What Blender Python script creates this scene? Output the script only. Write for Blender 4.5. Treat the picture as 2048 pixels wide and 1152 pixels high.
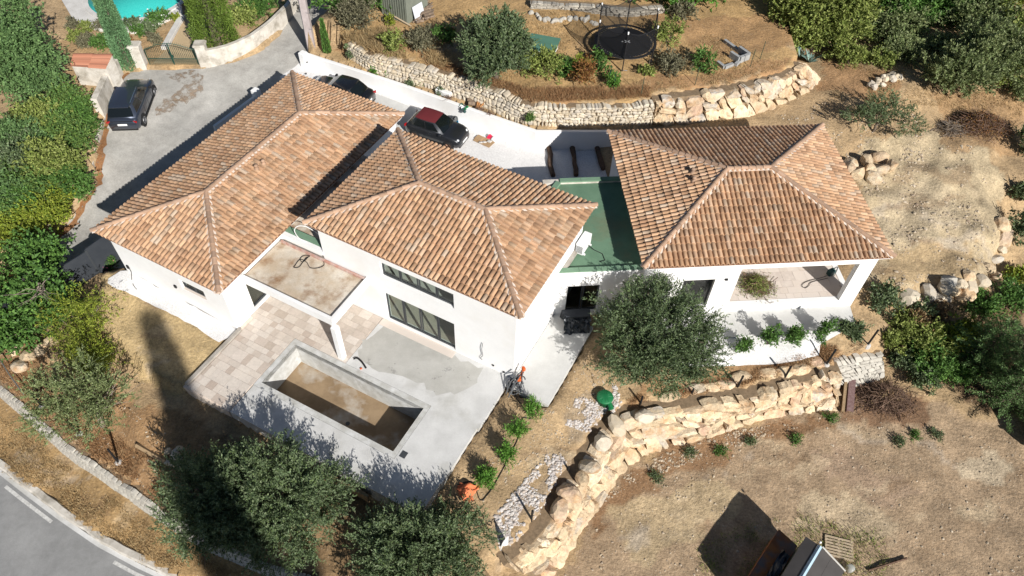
import bpy, bmesh, math, random
import numpy as np
from mathutils import Vector, Matrix

for o in list(bpy.data.objects): bpy.data.objects.remove(o)
S = bpy.context.scene
COL = S.collection
rng = np.random.default_rng(7)
random.seed(7)
RAD = math.radians

# ------------------------------------------------------------------ camera
HC = 28.4; FPX = 1486.76; PITCH = RAD(50.324); ROLL = RAD(-2.53)
_f = np.array([0, math.cos(PITCH), -math.sin(PITCH)]); _r = np.array([1., 0, 0]); _d = np.cross(_f, _r)
R_ = math.cos(ROLL)*_r + math.sin(ROLL)*_d
D_ = -math.sin(ROLL)*_r + math.cos(ROLL)*_d
CM = np.array([R_, D_, _f])
cd = bpy.data.cameras.new('drone_camera'); cam = bpy.data.objects.new('drone_camera', cd); COL.objects.link(cam)
cd.sensor_width = 36; cd.lens = 36*FPX/2048; cd.clip_start = .5; cd.clip_end = 800
m = Matrix.Identity(4)
for i in range(3):
    m[i][0] = R_[i]; m[i][1] = -D_[i]; m[i][2] = -_f[i]
m[2][3] = HC
cam.matrix_world = m
S.camera = cam

# ------------------------------------------------------------------ sky, sun, exposure
SAZ, SEL = -32.0, 31.6          # direction in which shadows run, sun height
w = bpy.data.worlds.new('World'); S.world = w; w.use_nodes = True
wn = w.node_tree.nodes; wl = w.node_tree.links
sky = wn.new('ShaderNodeTexSky'); sky.sky_type = 'NISHITA'; sky.sun_disc = False
sky.sun_elevation = RAD(SEL); sky.sun_rotation = RAD(180+SAZ); sky.air_density = .85; sky.dust_density = .3; sky.altitude = 300
wl.new(sky.outputs[0], wn['Background'].inputs[0]); wn['Background'].inputs[1].default_value = .05
sd = bpy.data.lights.new('sun', 'SUN'); sd.energy = 5.0; sd.angle = RAD(.53); sd.color = (1, .965, .91)
so = bpy.data.objects.new('sun', sd); COL.objects.link(so)
dv = Vector((math.sin(RAD(SAZ))*math.cos(RAD(SEL)), math.cos(RAD(SAZ))*math.cos(RAD(SEL)), -math.sin(RAD(SEL))))
so.rotation_euler = dv.to_track_quat('-Z', 'Y').to_euler(); so.location = (20, -30, 40)
S.view_settings.view_transform = 'Standard'; S.view_settings.look = 'None'
S.view_settings.exposure = .44; S.view_settings.gamma = 1
S.render.engine = 'CYCLES'
S.cycles.max_bounces = 6; S.cycles.transparent_max_bounces = 12

# ------------------------------------------------------------------ helpers: placing
def at(px, py, z=0.):
    d = np.array([(px-1024)/FPX, (py-576)/FPX, 1.]) @ CM
    return np.array([0, 0, HC]) + (z-HC)/d[2]*d
TH = RAD(63.9); E1 = np.array([math.cos(TH), math.sin(TH)]); E2 = np.array([E1[1], -E1[0]])
def W(a, b, z=0.):
    q = a*E1 + b*E2; return np.array([q[0], q[1], z])
T3 = RAD(6.7); F1 = np.array([math.cos(T3), math.sin(T3)]); F2 = np.array([-F1[1], F1[0]]); C3 = np.array([10.903, 27.076])
def V(u, v, z=0.):
    q = C3 + u*F1 + v*F2; return np.array([q[0], q[1], z])

# ------------------------------------------------------------------ helpers: materials
MATS = {}
def mat(name, col, rough=.85, col2=None, scale=3., detail=6., isl=0., isl_cols=None, bump=0., bscale=40., metal=0., spec=.3,
        transl=0., coat=0., extra=None, holes=None, grain=0., gscale=16., flame=False, col3=None, scale3=.6, alpha=1.):
    """procedural surface: base colour, noise towards col2, random tint for each loose piece, bump"""
    m = bpy.data.materials.new(name); m.use_nodes = True; MATS[name] = m
    nt = m.node_tree; N = nt.nodes; L = nt.links; b = N['Principled BSDF']
    b.inputs['Roughness'].default_value = rough; b.inputs['Metallic'].default_value = metal
    b.inputs['Specular IOR Level'].default_value = spec
    if coat: b.inputs['Coat Weight'].default_value = coat; b.inputs['Coat Roughness'].default_value = .05
    tc = N.new('ShaderNodeTexCoord'); geo = N.new('ShaderNodeNewGeometry')
    cur = None
    def rgb(c):
        n = N.new('ShaderNodeRGB'); n.outputs[0].default_value = (*c, 1); return n.outputs[0]
    def mix(a, bb, fac, mode='MIX'):
        n = N.new('ShaderNodeMix'); n.data_type = 'RGBA'; n.blend_type = mode
        if isinstance(fac, float): n.inputs[0].default_value = fac
        else: L.new(fac, n.inputs[0])
        L.new(a, n.inputs[6]); L.new(bb, n.inputs[7]); return n.outputs[2]
    def noise(sc, det=6., rgh=.6):
        n = N.new('ShaderNodeTexNoise'); n.inputs['Scale'].default_value = sc; n.inputs['Detail'].default_value = det
        n.inputs['Roughness'].default_value = rgh; L.new(geo.outputs['Position'], n.inputs['Vector']); return n.outputs[0]
    def ramp(x, p0, p1):
        n = N.new('ShaderNodeMapRange'); n.inputs[1].default_value = p0; n.inputs[2].default_value = p1; L.new(x, n.inputs[0]); return n.outputs[0]
    if col == 'ATTR':
        a = N.new('ShaderNodeAttribute'); a.attribute_name = 'zone'; cur = a.outputs[0]
    else: cur = rgb(col)
    def mathn(op, a, bb):
        n = N.new('ShaderNodeMath'); n.operation = op
        for k, x in enumerate((a, bb)):
            if isinstance(x, (int, float)): n.inputs[k].default_value = x
            else: L.new(x, n.inputs[k])
        return n.outputs[0]
    rnd = None
    if isl_cols or isl:
        oi = N.new('ShaderNodeObjectInfo')
        rnd = mathn('FRACT', mathn('ADD', geo.outputs['Random Per Island'], oi.outputs['Random']), 0)
    if isl_cols:
        cr = N.new('ShaderNodeValToRGB'); cr.color_ramp.interpolation = 'LINEAR'
        el = cr.color_ramp.elements
        while len(el) < len(isl_cols): el.new(.5)
        for i, c in enumerate(isl_cols):
            el[i].position = i/(len(isl_cols)-1); el[i].color = (*c, 1)
        L.new(rnd, cr.inputs[0]); cur = cr.outputs[0]
    if col2 is not None:
        cur = mix(cur, rgb(col2), ramp(noise(scale, detail), .38, .66))
    if col3 is not None:
        cur = mix(cur, rgb(col3), ramp(noise(scale3, 5.), .5, .68))
    if isl:
        hv = N.new('ShaderNodeHueSaturation'); L.new(cur, hv.inputs['Color'])
        L.new(mathn('ADD', mathn('MULTIPLY', mathn('FRACT', mathn('MULTIPLY', rnd, 7.31), 0), isl), 1-isl*.5), hv.inputs['Value']); cur = hv.outputs[0]
    if grain:
        hv = N.new('ShaderNodeHueSaturation'); L.new(cur, hv.inputs['Color'])
        g1 = ramp(noise(gscale, 6., .75), .3, .7); g2 = ramp(noise(gscale*.17, 5., .7), .3, .7)
        L.new(mathn('ADD', mathn('MULTIPLY', mathn('ADD', g1, mathn('MULTIPLY', g2, .7)), grain), 1-grain*.85), hv.inputs['Value']); cur = hv.outputs[0]
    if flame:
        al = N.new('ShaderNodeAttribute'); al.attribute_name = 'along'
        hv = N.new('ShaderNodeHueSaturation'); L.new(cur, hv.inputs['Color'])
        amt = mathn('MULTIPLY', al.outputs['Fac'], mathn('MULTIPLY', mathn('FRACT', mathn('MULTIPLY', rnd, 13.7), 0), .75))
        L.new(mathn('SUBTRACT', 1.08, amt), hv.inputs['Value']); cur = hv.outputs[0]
    if extra: cur = extra(N, L, cur, mix, noise, ramp, rgb, mathn, geo, tc)
    L.new(cur, b.inputs['Base Color'])
    if bump:
        bn = N.new('ShaderNodeBump'); bn.inputs['Strength'].default_value = min(1, bump); bn.inputs['Distance'].default_value = .02*max(1, bump)
        L.new(noise(bscale, 5., .65), bn.inputs['Height']); L.new(bn.outputs[0], b.inputs['Normal'])
    if transl:
        t = N.new('ShaderNodeBsdfTranslucent'); L.new(cur, t.inputs[0]); ms = N.new('ShaderNodeMixShader'); ms.inputs[0].default_value = transl
        L.new(b.outputs[0], ms.inputs[1]); L.new(t.outputs[0], ms.inputs[2]); L.new(ms.outputs[0], N['Material Output'].inputs[0])
    if holes:
        t = N.new('ShaderNodeBsdfTransparent'); ms = N.new('ShaderNodeMixShader'); L.new(ramp(noise(holes[0], 7., .7), holes[1], holes[2]), ms.inputs[0])
        L.new(t.outputs[0], ms.inputs[1]); L.new(b.outputs[0], ms.inputs[2]); L.new(ms.outputs[0], N['Material Output'].inputs[0])
    if alpha < 1:
        t = N.new('ShaderNodeBsdfTransparent'); ms = N.new('ShaderNodeMixShader'); ms.inputs[0].default_value = alpha
        L.new(t.outputs[0], ms.inputs[1]); L.new(b.outputs[0], ms.inputs[2]); L.new(ms.outputs[0], N['Material Output'].inputs[0])
    return m
def glass(name, tint):
    m = bpy.data.materials.new(name); m.use_nodes = True; nt = m.node_tree; N = nt.nodes; L = nt.links
    t = N.new('ShaderNodeBsdfTransparent'); t.inputs[0].default_value = (*tint, 1)
    g = N.new('ShaderNodeBsdfGlossy'); g.inputs['Roughness'].default_value = .02
    
    x = N.new('ShaderNodeMixShader'); x.inputs[0].default_value = .07; L.new(t.outputs[0], x.inputs[1]); L.new(g.outputs[0], x.inputs[2])
    L.new(x.outputs[0], N['Material Output'].inputs[0]); MATS[name] = m; return m

# ------------------------------------------------------------------ helpers: meshes
class MB:
    def __init__(s): s.v = []; s.f = []
    def add(s, vs, fs):
        o = len(s.v); s.v += [tuple(map(float, q)) for q in vs]; s.f += [tuple(i+o for i in f) for f in fs]; return s
    def box(s, c, size, rz=0., rot=None):
        hx, hy, hz = [q/2 for q in size]
        vs = np.array([(x, y, z) for x in (-hx, hx) for y in (-hy, hy) for z in (-hz, hz)])
        if rot is None: rot = Matrix.Rotation(rz, 3, 'Z')
        vs = vs @ np.array(rot).T + np.array(c)
        return s.add(vs, [(0, 1, 3, 2), (4, 6, 7, 5), (0, 4, 5, 1), (2, 3, 7, 6), (0, 2, 6, 4), (1, 5, 7, 3)])
    def bbox(s, c, size, rz=0., bev=.03, rot=None):
        """box with chamfered vertical and top edges"""
        hx, hy, hz = [q/2 for q in size]; b = bev
        lay = [(-hz, 0), (hz-b, 0), (hz, b)]
        vs = []
        for z, i in lay:
            x, y = hx-i, hy-i
            vs += [(-x+b, -y, z), (x-b, -y, z), (x, -y+b, z), (x, y-b, z), (x-b, y, z), (-x+b, y, z), (-x, y-b, z), (-x, -y+b, z)]
        if rot is None: rot = Matrix.Rotation(rz, 3, 'Z')
        vs = np.array(vs) @ np.array(rot).T + np.array(c)
        fs = [tuple(range(7, -1, -1)), tuple(range(16, 24))]
        for l in range(2):
            for k in range(8): fs.append((l*8+k, l*8+(k+1) % 8, (l+1)*8+(k+1) % 8, (l+1)*8+k))
        return s.add(vs, fs)
    def prism(s, poly, z0, z1):
        n = len(poly)
        poly = np.array([q[:2] for q in poly], float)
        ar = np.sum(poly[:, 0]*np.roll(poly[:, 1], -1)-np.roll(poly[:, 0], -1)*poly[:, 1])
        if ar < 0: poly = poly[::-1]
        zz = lambda z: z if hasattr(z, '__len__') else [z]*n
        a0, a1 = zz(z0), zz(z1)
        if ar < 0 and hasattr(z1, '__len__'): a1 = a1[::-1]
        if ar < 0 and hasattr(z0, '__len__'): a0 = a0[::-1]
        vs = [(*p, z) for p, z in zip(poly, a0)]+[(*p, z) for p, z in zip(poly, a1)]
        fs = [tuple(range(n-1, -1, -1)), tuple(range(n, 2*n))]+[(i, (i+1) % n, n+(i+1) % n, n+i) for i in range(n)]
        return s.add(vs, fs)
    def tube(s, pts, r, n=6, cap=True):
        pts = np.array(pts, float); k = len(pts)
        rr = np.array(r if hasattr(r, '__len__') else [r]*k, float)
        t = np.gradient(pts, axis=0); t /= np.maximum(np.linalg.norm(t, axis=1), 1e-9)[:, None]
        ref = np.array([0, 0, 1.]) if abs(t[:, 2]).mean() < .8 else np.array([1., 0, 0])
        vs = []
        for i in range(k):
            x = np.cross(t[i], ref); x /= max(np.linalg.norm(x), 1e-9); y = np.cross(t[i], x)
            for j in range(n):
                an = 2*math.pi*j/n; vs.append(pts[i]+rr[i]*(math.cos(an)*x+math.sin(an)*y))
        fs = [(i*n+j, i*n+(j+1) % n, (i+1)*n+(j+1) % n, (i+1)*n+j) for i in range(k-1) for j in range(n)]
        if cap: fs += [tuple(range(n-1, -1, -1)), tuple(range((k-1)*n, k*n))]
        return s.add(vs, fs)
    def lathe(s, prof, c, n=16, axis=None, close=False):
        """prof = [(r, h)...] around z at c (or around a given axis)"""
        vs = [(r*math.cos(2*math.pi*j/n), r*math.sin(2*math.pi*j/n), h) for r, h in prof for j in range(n)]
        vs = np.array(vs)
        if axis is not None:
            q = Vector((0, 0, 1)).rotation_difference(Vector(axis)); vs = vs @ np.array(q.to_matrix()).T
        vs = vs+np.array(c)
        k = len(prof)
        fs = [(i*n+j, i*n+(j+1) % n, (i+1)*n+(j+1) % n, (i+1)*n+j) for i in range(k-1) for j in range(n)]
        if not close: fs += [tuple(range(n-1, -1, -1)), tuple(range((k-1)*n, k*n))]
        else: fs += [((k-1)*n+j, (k-1)*n+(j+1) % n, (j+1) % n, j) for j in range(n)]
        return s.add(vs, fs)
    def quad(s, *p): return s.add(p, [tuple(range(len(p)))])
    def build(s, name, mt, parent=None, smooth=False, bevel=0.):
        vs = np.array(s.v, float)
        off = np.array(root_loc(parent))
        me = bpy.data.meshes.new(name); me.from_pydata((vs-off).tolist(), [], s.f); me.update()
        return link(name, me, mt, parent, smooth, bevel)
def root_loc(o):
    if o is None: return (0, 0, 0)
    while o.parent: o = o.parent
    return tuple(o.location)
def link(name, me, mt, parent=None, smooth=False, bevel=0.):
    if isinstance(mt, str): mt = MATS[mt]
    if mt and not me.materials: me.materials.append(mt)
    me.polygons.foreach_set('use_smooth', [bool(smooth)]*len(me.polygons))
    o = bpy.data.objects.new(name, me); COL.objects.link(o)
    if parent: o.parent = parent
    if bevel:
        md = o.modifiers.new('bevel', 'BEVEL'); md.width = bevel; md.segments = 2; md.limit_method = 'ANGLE'
    return o
def npmesh(name, vs, quads, mt, parent=None, smooth=False):
    """fast mesh of quads from arrays"""
    vs = np.asarray(vs, np.float32)-np.array(root_loc(parent), np.float32); quads = np.asarray(quads, np.int32); k = quads.shape[1]
    me = bpy.data.meshes.new(name); me.vertices.add(len(vs)); me.vertices.foreach_set('co', vs.ravel())
    me.loops.add(quads.size); me.loops.foreach_set('vertex_index', quads.ravel())
    me.polygons.add(len(quads)); me.polygons.foreach_set('loop_start', np.arange(0, quads.size, k, dtype=np.int32))
    me.update(calc_edges=True)
    return link(name, me, mt, parent, smooth)
def tag(o, label=None, cat=None, group=None, kind=None):
    if label: o['label'] = label
    if cat: o['category'] = cat
    if group: o['group'] = group
    if kind: o['kind'] = kind
    return o
def thing(name, label, cat, loc, group=None):
    o = bpy.data.objects.new(name, None); COL.objects.link(o); o.location = tuple(map(float, loc)); o.empty_display_size = .3
    return tag(o, label, cat, group)
def struct(o): o['kind'] = 'structure'; return o
def copy_tree(o, parent=None):
    c = o.copy(); COL.objects.link(c); c.parent = parent
    for ch in o.children: copy_tree(ch, c)
    return c
def inpoly(P, poly):
    P = np.asarray(P, float); poly = np.array([q[:2] for q in poly], float); r = np.zeros(len(P), bool); j = len(poly)-1
    for i in range(len(poly)):
        xi, yi = poly[i]; xj, yj = poly[j]
        c = ((yi > P[:, 1]) != (yj > P[:, 1])) & (P[:, 0] < (xj-xi)*(P[:, 1]-yi)/((yj-yi) if yj != yi else 1e-9)+xi)
        r ^= c; j = i
    return r
def vnoise(P, sc, seed=0):
    """cheap smooth value noise on XY arrays, 0..1"""
    P = np.asarray(P)[:, :2]/sc+seed*17.3; i = np.floor(P).astype(np.int64); f = P-i; f = f*f*(3-2*f)
    def h(a, b): 
        x = np.sin(a*127.1+b*311.7+seed*74.7)*43758.5453; return x-np.floor(x)
    a, b = i[:, 0], i[:, 1]
    return (h(a, b)*(1-f[:, 0])+h(a+1, b)*f[:, 0])*(1-f[:, 1])+(h(a, b+1)*(1-f[:, 0])+h(a+1, b+1)*f[:, 0])*f[:, 1]
def resample(pts, step):
    pts = np.array(pts, float); d = np.r_[0, np.cumsum(np.linalg.norm(np.diff(pts[:, :2], axis=0), axis=1))]
    n = max(2, int(d[-1]/step)+1); s = np.linspace(0, d[-1], n)
    return np.stack([np.interp(s, d, pts[:, k]) for k in range(pts.shape[1])], 1)
# ------------------------------------------------------------------ materials
def stains(c, sc, lo, hi):
    def f(N, L, cur, mix, noise, ramp, rgb, mathn, geo, tc):
        return mix(cur, rgb(c), ramp(noise(sc, 4.), lo, hi))
    return f
mat('render_white', (.80, .795, .785), .9, (.77, .765, .755), 1.2, bump=.15, bscale=120, col3=(.75, .735, .71), scale3=.5, grain=.04)
mat('concrete', (.58, .575, .56), .9, (.50, .495, .48), 1.1, bump=.2, bscale=60, col3=(.36, .35, .315), scale3=.30, grain=.12)
mat('concrete_new', (.56, .555, .535), .88, (.50, .495, .475), .9, bump=.2, bscale=70, grain=.12)
mat('concrete_damp', (.385, .375, .345), .75, (.45, .44, .41), 1.2, bump=.15, bscale=60, grain=.12, holes=(1.0, .30, .40))
mat('concrete_raw', (.40, .37, .33), .92, (.30, .27, .23), 2.2, bump=.4, bscale=30)
mat('slab_stained', (.46, .37, .27), .8, (.60, .55, .47), .75, 4., bump=.2, bscale=40, col3=(.24, .13, .06), scale3=.9, grain=.25)
mat('pool_grey', (.50, .50, .48), .9, (.38, .37, .34), 2.5, bump=.3, bscale=40, col3=(.58, .58, .57), scale3=1.5)
mat('pool_floor', (.30, .215, .13), .8, (.21, .145, .085), 1.2, bump=.2, bscale=30, col3=(.48, .45, .40), scale3=.55)
mat('travertine', (.5, .4, .32), .75, isl_cols=[(.42, .35, .29), (.55, .49, .43), (.60, .53, .46), (.48, .41, .35), (.62, .56, .50), (.44, .36, .30), (.57, .51, .45), (.62, .55, .48)], bump=.15, bscale=50, grain=.2, gscale=9.)
mat('travertine_light', (.6, .52, .45), .75, isl_cols=[(.56, .48, .41), (.62, .54, .47), (.66, .59, .53), (.52, .45, .40)], bump=.15, bscale=50, col2=(.62, .55, .49), scale=4.)
mat('mortar', (.66, .57, .49), .95, (.58, .48, .40), 8., bump=.4, bscale=50)
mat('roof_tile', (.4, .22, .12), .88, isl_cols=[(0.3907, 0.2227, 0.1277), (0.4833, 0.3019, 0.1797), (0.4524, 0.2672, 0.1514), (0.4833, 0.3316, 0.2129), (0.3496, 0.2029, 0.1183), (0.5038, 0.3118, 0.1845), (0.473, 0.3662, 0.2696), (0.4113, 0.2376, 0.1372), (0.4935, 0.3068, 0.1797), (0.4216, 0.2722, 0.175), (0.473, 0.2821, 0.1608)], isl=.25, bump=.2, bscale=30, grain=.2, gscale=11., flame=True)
mat('ridge_tile', (.4, .25, .16), .9, isl_cols=[(.34, .22, .15), (.42, .28, .195), (.37, .24, .16), (.29, .20, .145)], isl=.3, bump=.25, bscale=30, grain=.25)
mat('old_tile', (.36, .14, .08), .9, isl_cols=[(.32, .13, .08), (.42, .19, .12), (.26, .11, .07)], isl=.3, bump=.3)
mat('underlay', (.22, .12, .075), .95)
mat('green_felt', (.125, .215, .14), .85, (.10, .18, .115), 1.3, bump=.12, bscale=60, col3=(.15, .18, .11), scale3=.5, grain=.15)
mat('green_felt_edge', (.165, .27, .18), .8, (.14, .235, .155), 2., bump=.1)
mat('frame_grey', (.045, .05, .055), .5, spec=.5)
mat('dark_panel', (.035, .04, .048), .6, (.045, .05, .058), 2.)
glass('pane_glass', (.80, .84, .82)); glass('window_dark', (.62, .65, .64))
mat('interior', (.62, .60, .56), .9); mat('interior_floor', (.56, .50, .42), .6, (.48, .43, .35), 1.5)
mat('asphalt', (.27, .268, .262), .93, (.235, .233, .228), 2.2, bump=.5, bscale=90, grain=.2, gscale=30., col3=(.30, .297, .29), scale3=.4)
mat('drive_asphalt', (.39, .375, .345), .95, (.30, .285, .26), .9, 10., bump=.6, bscale=50, col3=(.46, .44, .405), scale3=.45, grain=.38, gscale=12.)
mat('road_paint', (.62, .61, .58), .8, (.42, .41, .39), 9., bump=.3)
mat('leaf_litter', (.22, .10, .04), .95, (.30, .165, .08), 9., bump=.8, bscale=60, grain=.4, holes=(3.5, .30, .42))
mat('mud', (.27, .195, .135), .95, (.33, .27, .21), 4., bump=.5, holes=(2.4, .44, .64))
mat('gravel_white', (.80, .785, .77), .95, (.60, .585, .57), 22., 3., bump=1.5, bscale=26, grain=.15, gscale=20.)
mat('gravel_tan', (.50, .38, .23), .95, (.42, .31, .18), 30., 3., bump=.8, bscale=40)
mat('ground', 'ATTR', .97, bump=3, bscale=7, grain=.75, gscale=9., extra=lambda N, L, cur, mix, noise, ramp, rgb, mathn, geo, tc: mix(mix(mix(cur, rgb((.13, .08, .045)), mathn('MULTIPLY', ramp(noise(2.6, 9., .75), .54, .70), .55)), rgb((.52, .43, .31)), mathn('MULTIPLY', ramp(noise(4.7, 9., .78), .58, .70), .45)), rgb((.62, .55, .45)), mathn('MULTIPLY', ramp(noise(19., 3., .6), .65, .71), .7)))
mat('stone_pale', (.5, .42, .3), .93, isl_cols=[(.50, .41, .29), (.58, .49, .36), (.62, .55, .44), (.44, .40, .35), (.56, .45, .30), (.52, .48, .41), (.64, .57, .46)], isl=.25, bump=.8, bscale=16, col2=(.50, .43, .33), scale=6., grain=.25, gscale=9.)
mat('stone_boulder', (.55, .42, .27), .92, isl_cols=[(.47, .345, .215), (.57, .455, .30), (.51, .365, .225), (.55, .45, .32), (.42, .39, .35), (.61, .52, .39), (.46, .29, .20), (.57, .455, .30), (.52, .40, .265)], isl=.32, bump=3., bscale=6., col2=(.57, .45, .30), scale=2.2, col3=(.47, .30, .165), scale3=1.6, grain=.55, gscale=6.)
mat('stone_grey', (.36, .34, .30), .95, isl_cols=[(.42, .40, .35), (.48, .45, .39), (.38, .36, .32), (.50, .47, .41)], isl=.2, bump=.7, bscale=18, col2=(.40, .37, .32), scale=7.)
mat('wall_core', (.24, .17, .105), .97, (.16, .115, .07), 6., bump=1., bscale=20)
mat('old_render', (.60, .56, .50), .93, (.46, .42, .36), 2.2, bump=.4, bscale=25, col3=(.30, .27, .22), scale3=1.3)
mat('deck_pale', (.60, .58, .55), .9, (.50, .48, .45), 2., bump=.2)
mat('pool_water', (.03, .36, .33), .08, (.05, .44, .40), 14., bump=.3, bscale=9, spec=.5)
mat('bark', (.10, .075, .055), .95, (.16, .13, .10), 12., bump=1., bscale=30)
mat('twig_grey', (.25, .21, .17), .95, (.17, .13, .10), 10.)
mat('twig_brown', (.13, .075, .05), .95, isl=.6, col2=(.22, .15, .11), scale=8.)
def leafmat(n, cols, tr=.22, rough=.6): mat(n, cols[0], rough, isl_cols=cols, isl=.5, transl=tr, spec=.25, grain=.45, gscale=2.2)
leafmat('leaf_olive', [(0.0642, 0.1007, 0.0466), (0.1374, 0.1923, 0.0915), (0.1007, 0.1465, 0.0699), (0.2289, 0.2746, 0.1581), (0.1097, 0.1557, 0.0499), (0.0732, 0.1097, 0.0466)])
leafmat('leaf_olive_light', [(0.105, 0.1488, 0.0526), (0.175, 0.2275, 0.0826), (0.2625, 0.2975, 0.15), (0.1488, 0.1925, 0.075), (0.21, 0.2275, 0.09)])
leafmat('leaf_green', [(0.0475, 0.1135, 0.0273), (0.0871, 0.1815, 0.0424), (0.1344, 0.2572, 0.053), (0.0711, 0.1437, 0.0303), (0.1107, 0.2118, 0.0454)])
leafmat('leaf_bright', [(0.06, 0.15, 0.02), (0.1, 0.24, 0.035), (0.15, 0.3, 0.05), (0.08, 0.18, 0.03)])
leafmat('leaf_yellow', [(0.1495, 0.2185, 0.023), (0.253, 0.3105, 0.0345), (0.345, 0.368, 0.0575), (0.115, 0.1725, 0.023), (0.1955, 0.23, 0.0345)])
leafmat('leaf_hedge', [(0.0562, 0.1155, 0.033), (0.1013, 0.189, 0.0495), (0.1575, 0.252, 0.0578), (0.0788, 0.147, 0.0363), (0.2025, 0.273, 0.066)])
leafmat('leaf_conifer', [(0.0788, 0.1512, 0.054), (0.1237, 0.216, 0.072), (0.1688, 0.27, 0.099), (0.1013, 0.1836, 0.063)])
leafmat('leaf_cypress', [(0.0938, 0.1875, 0.0843), (0.1312, 0.2438, 0.1125), (0.1595, 0.2812, 0.1312), (0.1125, 0.2157, 0.0938)])
leafmat('leaf_cypress_olive', [(0.081, 0.1406, 0.0198), (0.135, 0.2063, 0.033), (0.18, 0.2625, 0.0495), (0.108, 0.1688, 0.0248)])
leafmat('leaf_khaki', [(0.1521, 0.2028, 0.0448), (0.2535, 0.3042, 0.0747), (0.338, 0.3718, 0.1196), (0.1859, 0.2366, 0.0523), (0.1014, 0.1436, 0.0299)])
leafmat('leaf_grey', [(0.13, 0.125, 0.07), (0.18, 0.17, 0.1), (0.21, 0.195, 0.125), (0.1, 0.1, 0.055)])
leafmat('leaf_dry', [(0.2, 0.12, 0.055), (0.3, 0.2, 0.1), (0.15, 0.085, 0.04), (0.38, 0.28, 0.15), (0.24, 0.16, 0.08)], .1)
leafmat('leaf_rust', [(0.22, 0.09, 0.03), (0.3, 0.15, 0.05), (0.16, 0.06, 0.025), (0.2, 0.16, 0.04)], .15)
leafmat('leaf_agave', [(0.13, 0.2, 0.17), (0.18, 0.26, 0.23), (0.1, 0.16, 0.13)], .05)
leafmat('grass_dry', [(0.36, 0.25, 0.12), (0.46, 0.34, 0.18), (0.28, 0.18, 0.08), (0.52, 0.41, 0.23)], .15, .8)
leafmat('grass_rust', [(0.28, 0.15, 0.07), (0.36, 0.21, 0.1), (0.22, 0.11, 0.05), (0.42, 0.29, 0.16)], .15, .8)
leafmat('petal_pink', [(0.55, 0.12, 0.22), (0.6, 0.2, 0.3)], .1)
mat('petal_white', (.8, .8, .78), .7)
mat('pebble', (.5, .42, .33), .95, isl_cols=[(.40, .32, .22), (.50, .42, .32), (.32, .25, .17), (.44, .37, .28), (.28, .21, .15)])
mat('rubble', (.5, .45, .42), .95, isl_cols=[(.50, .46, .43), (.62, .58, .55), (.38, .33, .30), (.56, .52, .48), (.44, .36, .29)])
mat('car_blue', (.055, .066, .092), .32, metal=.6, coat=1., spec=.5); mat('car_grey', (.035, .037, .041), .3, metal=.55, coat=1., spec=.5)
mat('car_black', (.008, .008, .009), .25, coat=1., spec=.5); mat('car_white', (.72, .73, .74), .3, coat=.6, spec=.5)
mat('soft_top', (.13, .018, .022), .85, bump=.1, bscale=200); mat('tyre', (.018, .018, .018), .9); mat('rim', (.28, .28, .29), .4, metal=.8)
mat('rim_bronze', (.16, .09, .06), .45, metal=.7); mat('chrome', (.65, .65, .66), .18, metal=1.); mat('plastic_black', (.015, .015, .016), .6)
mat('lamp_red', (.30, .01, .012), .25, coat=.5); mat('lamp_clear', (.60, .62, .64), .15, coat=.5); mat('plate_white', (.78, .78, .76), .5); mat('cabin_dark', (.03, .03, .03), .8)
mat('gate_green', (.012, .055, .038), .5, spec=.5); mat('sign_green', (.06, .36, .08), .5); mat('pole_concrete', (.44, .38, .37), .92, (.36, .31, .30), 3., bump=.3)
mat('metal_shed', (.20, .215, .175), .6, (.17, .185, .15), 3., metal=.1); mat('sheet_white', (.55, .57, .60), .6); mat('log_end', (.22, .16, .11), .95, isl=.7, col2=(.12, .09, .07), scale=9.)
mat('table_green', (.09, .20, .14), .6, (.08, .175, .125), 2.); mat('white_paint', (.75, .75, .74), .5); mat('net_black', (.012, .012, .013), .9, alpha=.42)
mat('mat_black', (.012, .012, .014), .8); mat('steel', (.42, .43, .44), .4, metal=.8); mat('block_grey', (.34, .345, .34), .95, (.28, .28, .275), 5., bump=.4)
mat('ac_white', (.74, .74, .73), .5); mat('black_rubber', (.014, .014, .015), .6); mat('grey_cable', (.09, .095, .10), .6); mat('hose_white', (.70, .69, .66), .5)
mat('orange', (.62, .12, .02), .6, (.5, .09, .015), 6.); mat('orange_cloth', (.75, .23, .10), .85, (.65, .17, .07), 7., bump=.6, bscale=20)
mat('wrap_black', (.018, .022, .028), .35, (.04, .048, .058), 7., spec=.5, bump=1., bscale=14); mat('tank_green', (.012, .16, .055), .55, (.01, .13, .045), 6.)
mat('board_white', (.78, .78, .77), .5); mat('post_black', (.012, .012, .013), .6); mat('footing', (.52, .50, .47), .95, (.42, .40, .37), 8., bump=.5)
mat('rust', (.30, .115, .035), .9, (.20, .075, .03), 4., bump=.4, col3=(.14, .11, .10), scale3=1.1); mat('rusty_beam', (.15, .085, .08), .85, (.22, .15, .14), 9., bump=.3)
mat('roof_dark', (.075, .068, .064), .7, (.09, .082, .078), 1.5); mat('ridge_blue', (.40, .53, .62), .45, (.34, .46, .55), 3.); mat('trim_pale', (.62, .60, .55), .6)
mat('timber', (.34, .24, .14), .9, (.26, .18, .10), 10., bump=.3); mat('timber_pale', (.46, .37, .26), .9, (.38, .29, .19), 10., bump=.3); mat('log_dark', (.085, .05, .035), .95, (.14, .09, .06), 9., bump=1.2, bscale=18)
mat('cardboard', (.40, .27, .15), .9, (.34, .22, .12), 5.); mat('red_plastic', (.55, .02, .06), .5); mat('bucket_blue', (.02, .36, .60), .5); mat('bag_dark', (.07, .09, .08), .7, isl=.4)
mat('plastic_clear', (.55, .57, .54), .2, alpha=.5); mat('machine_green', (.03, .075, .07), .5)

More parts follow.
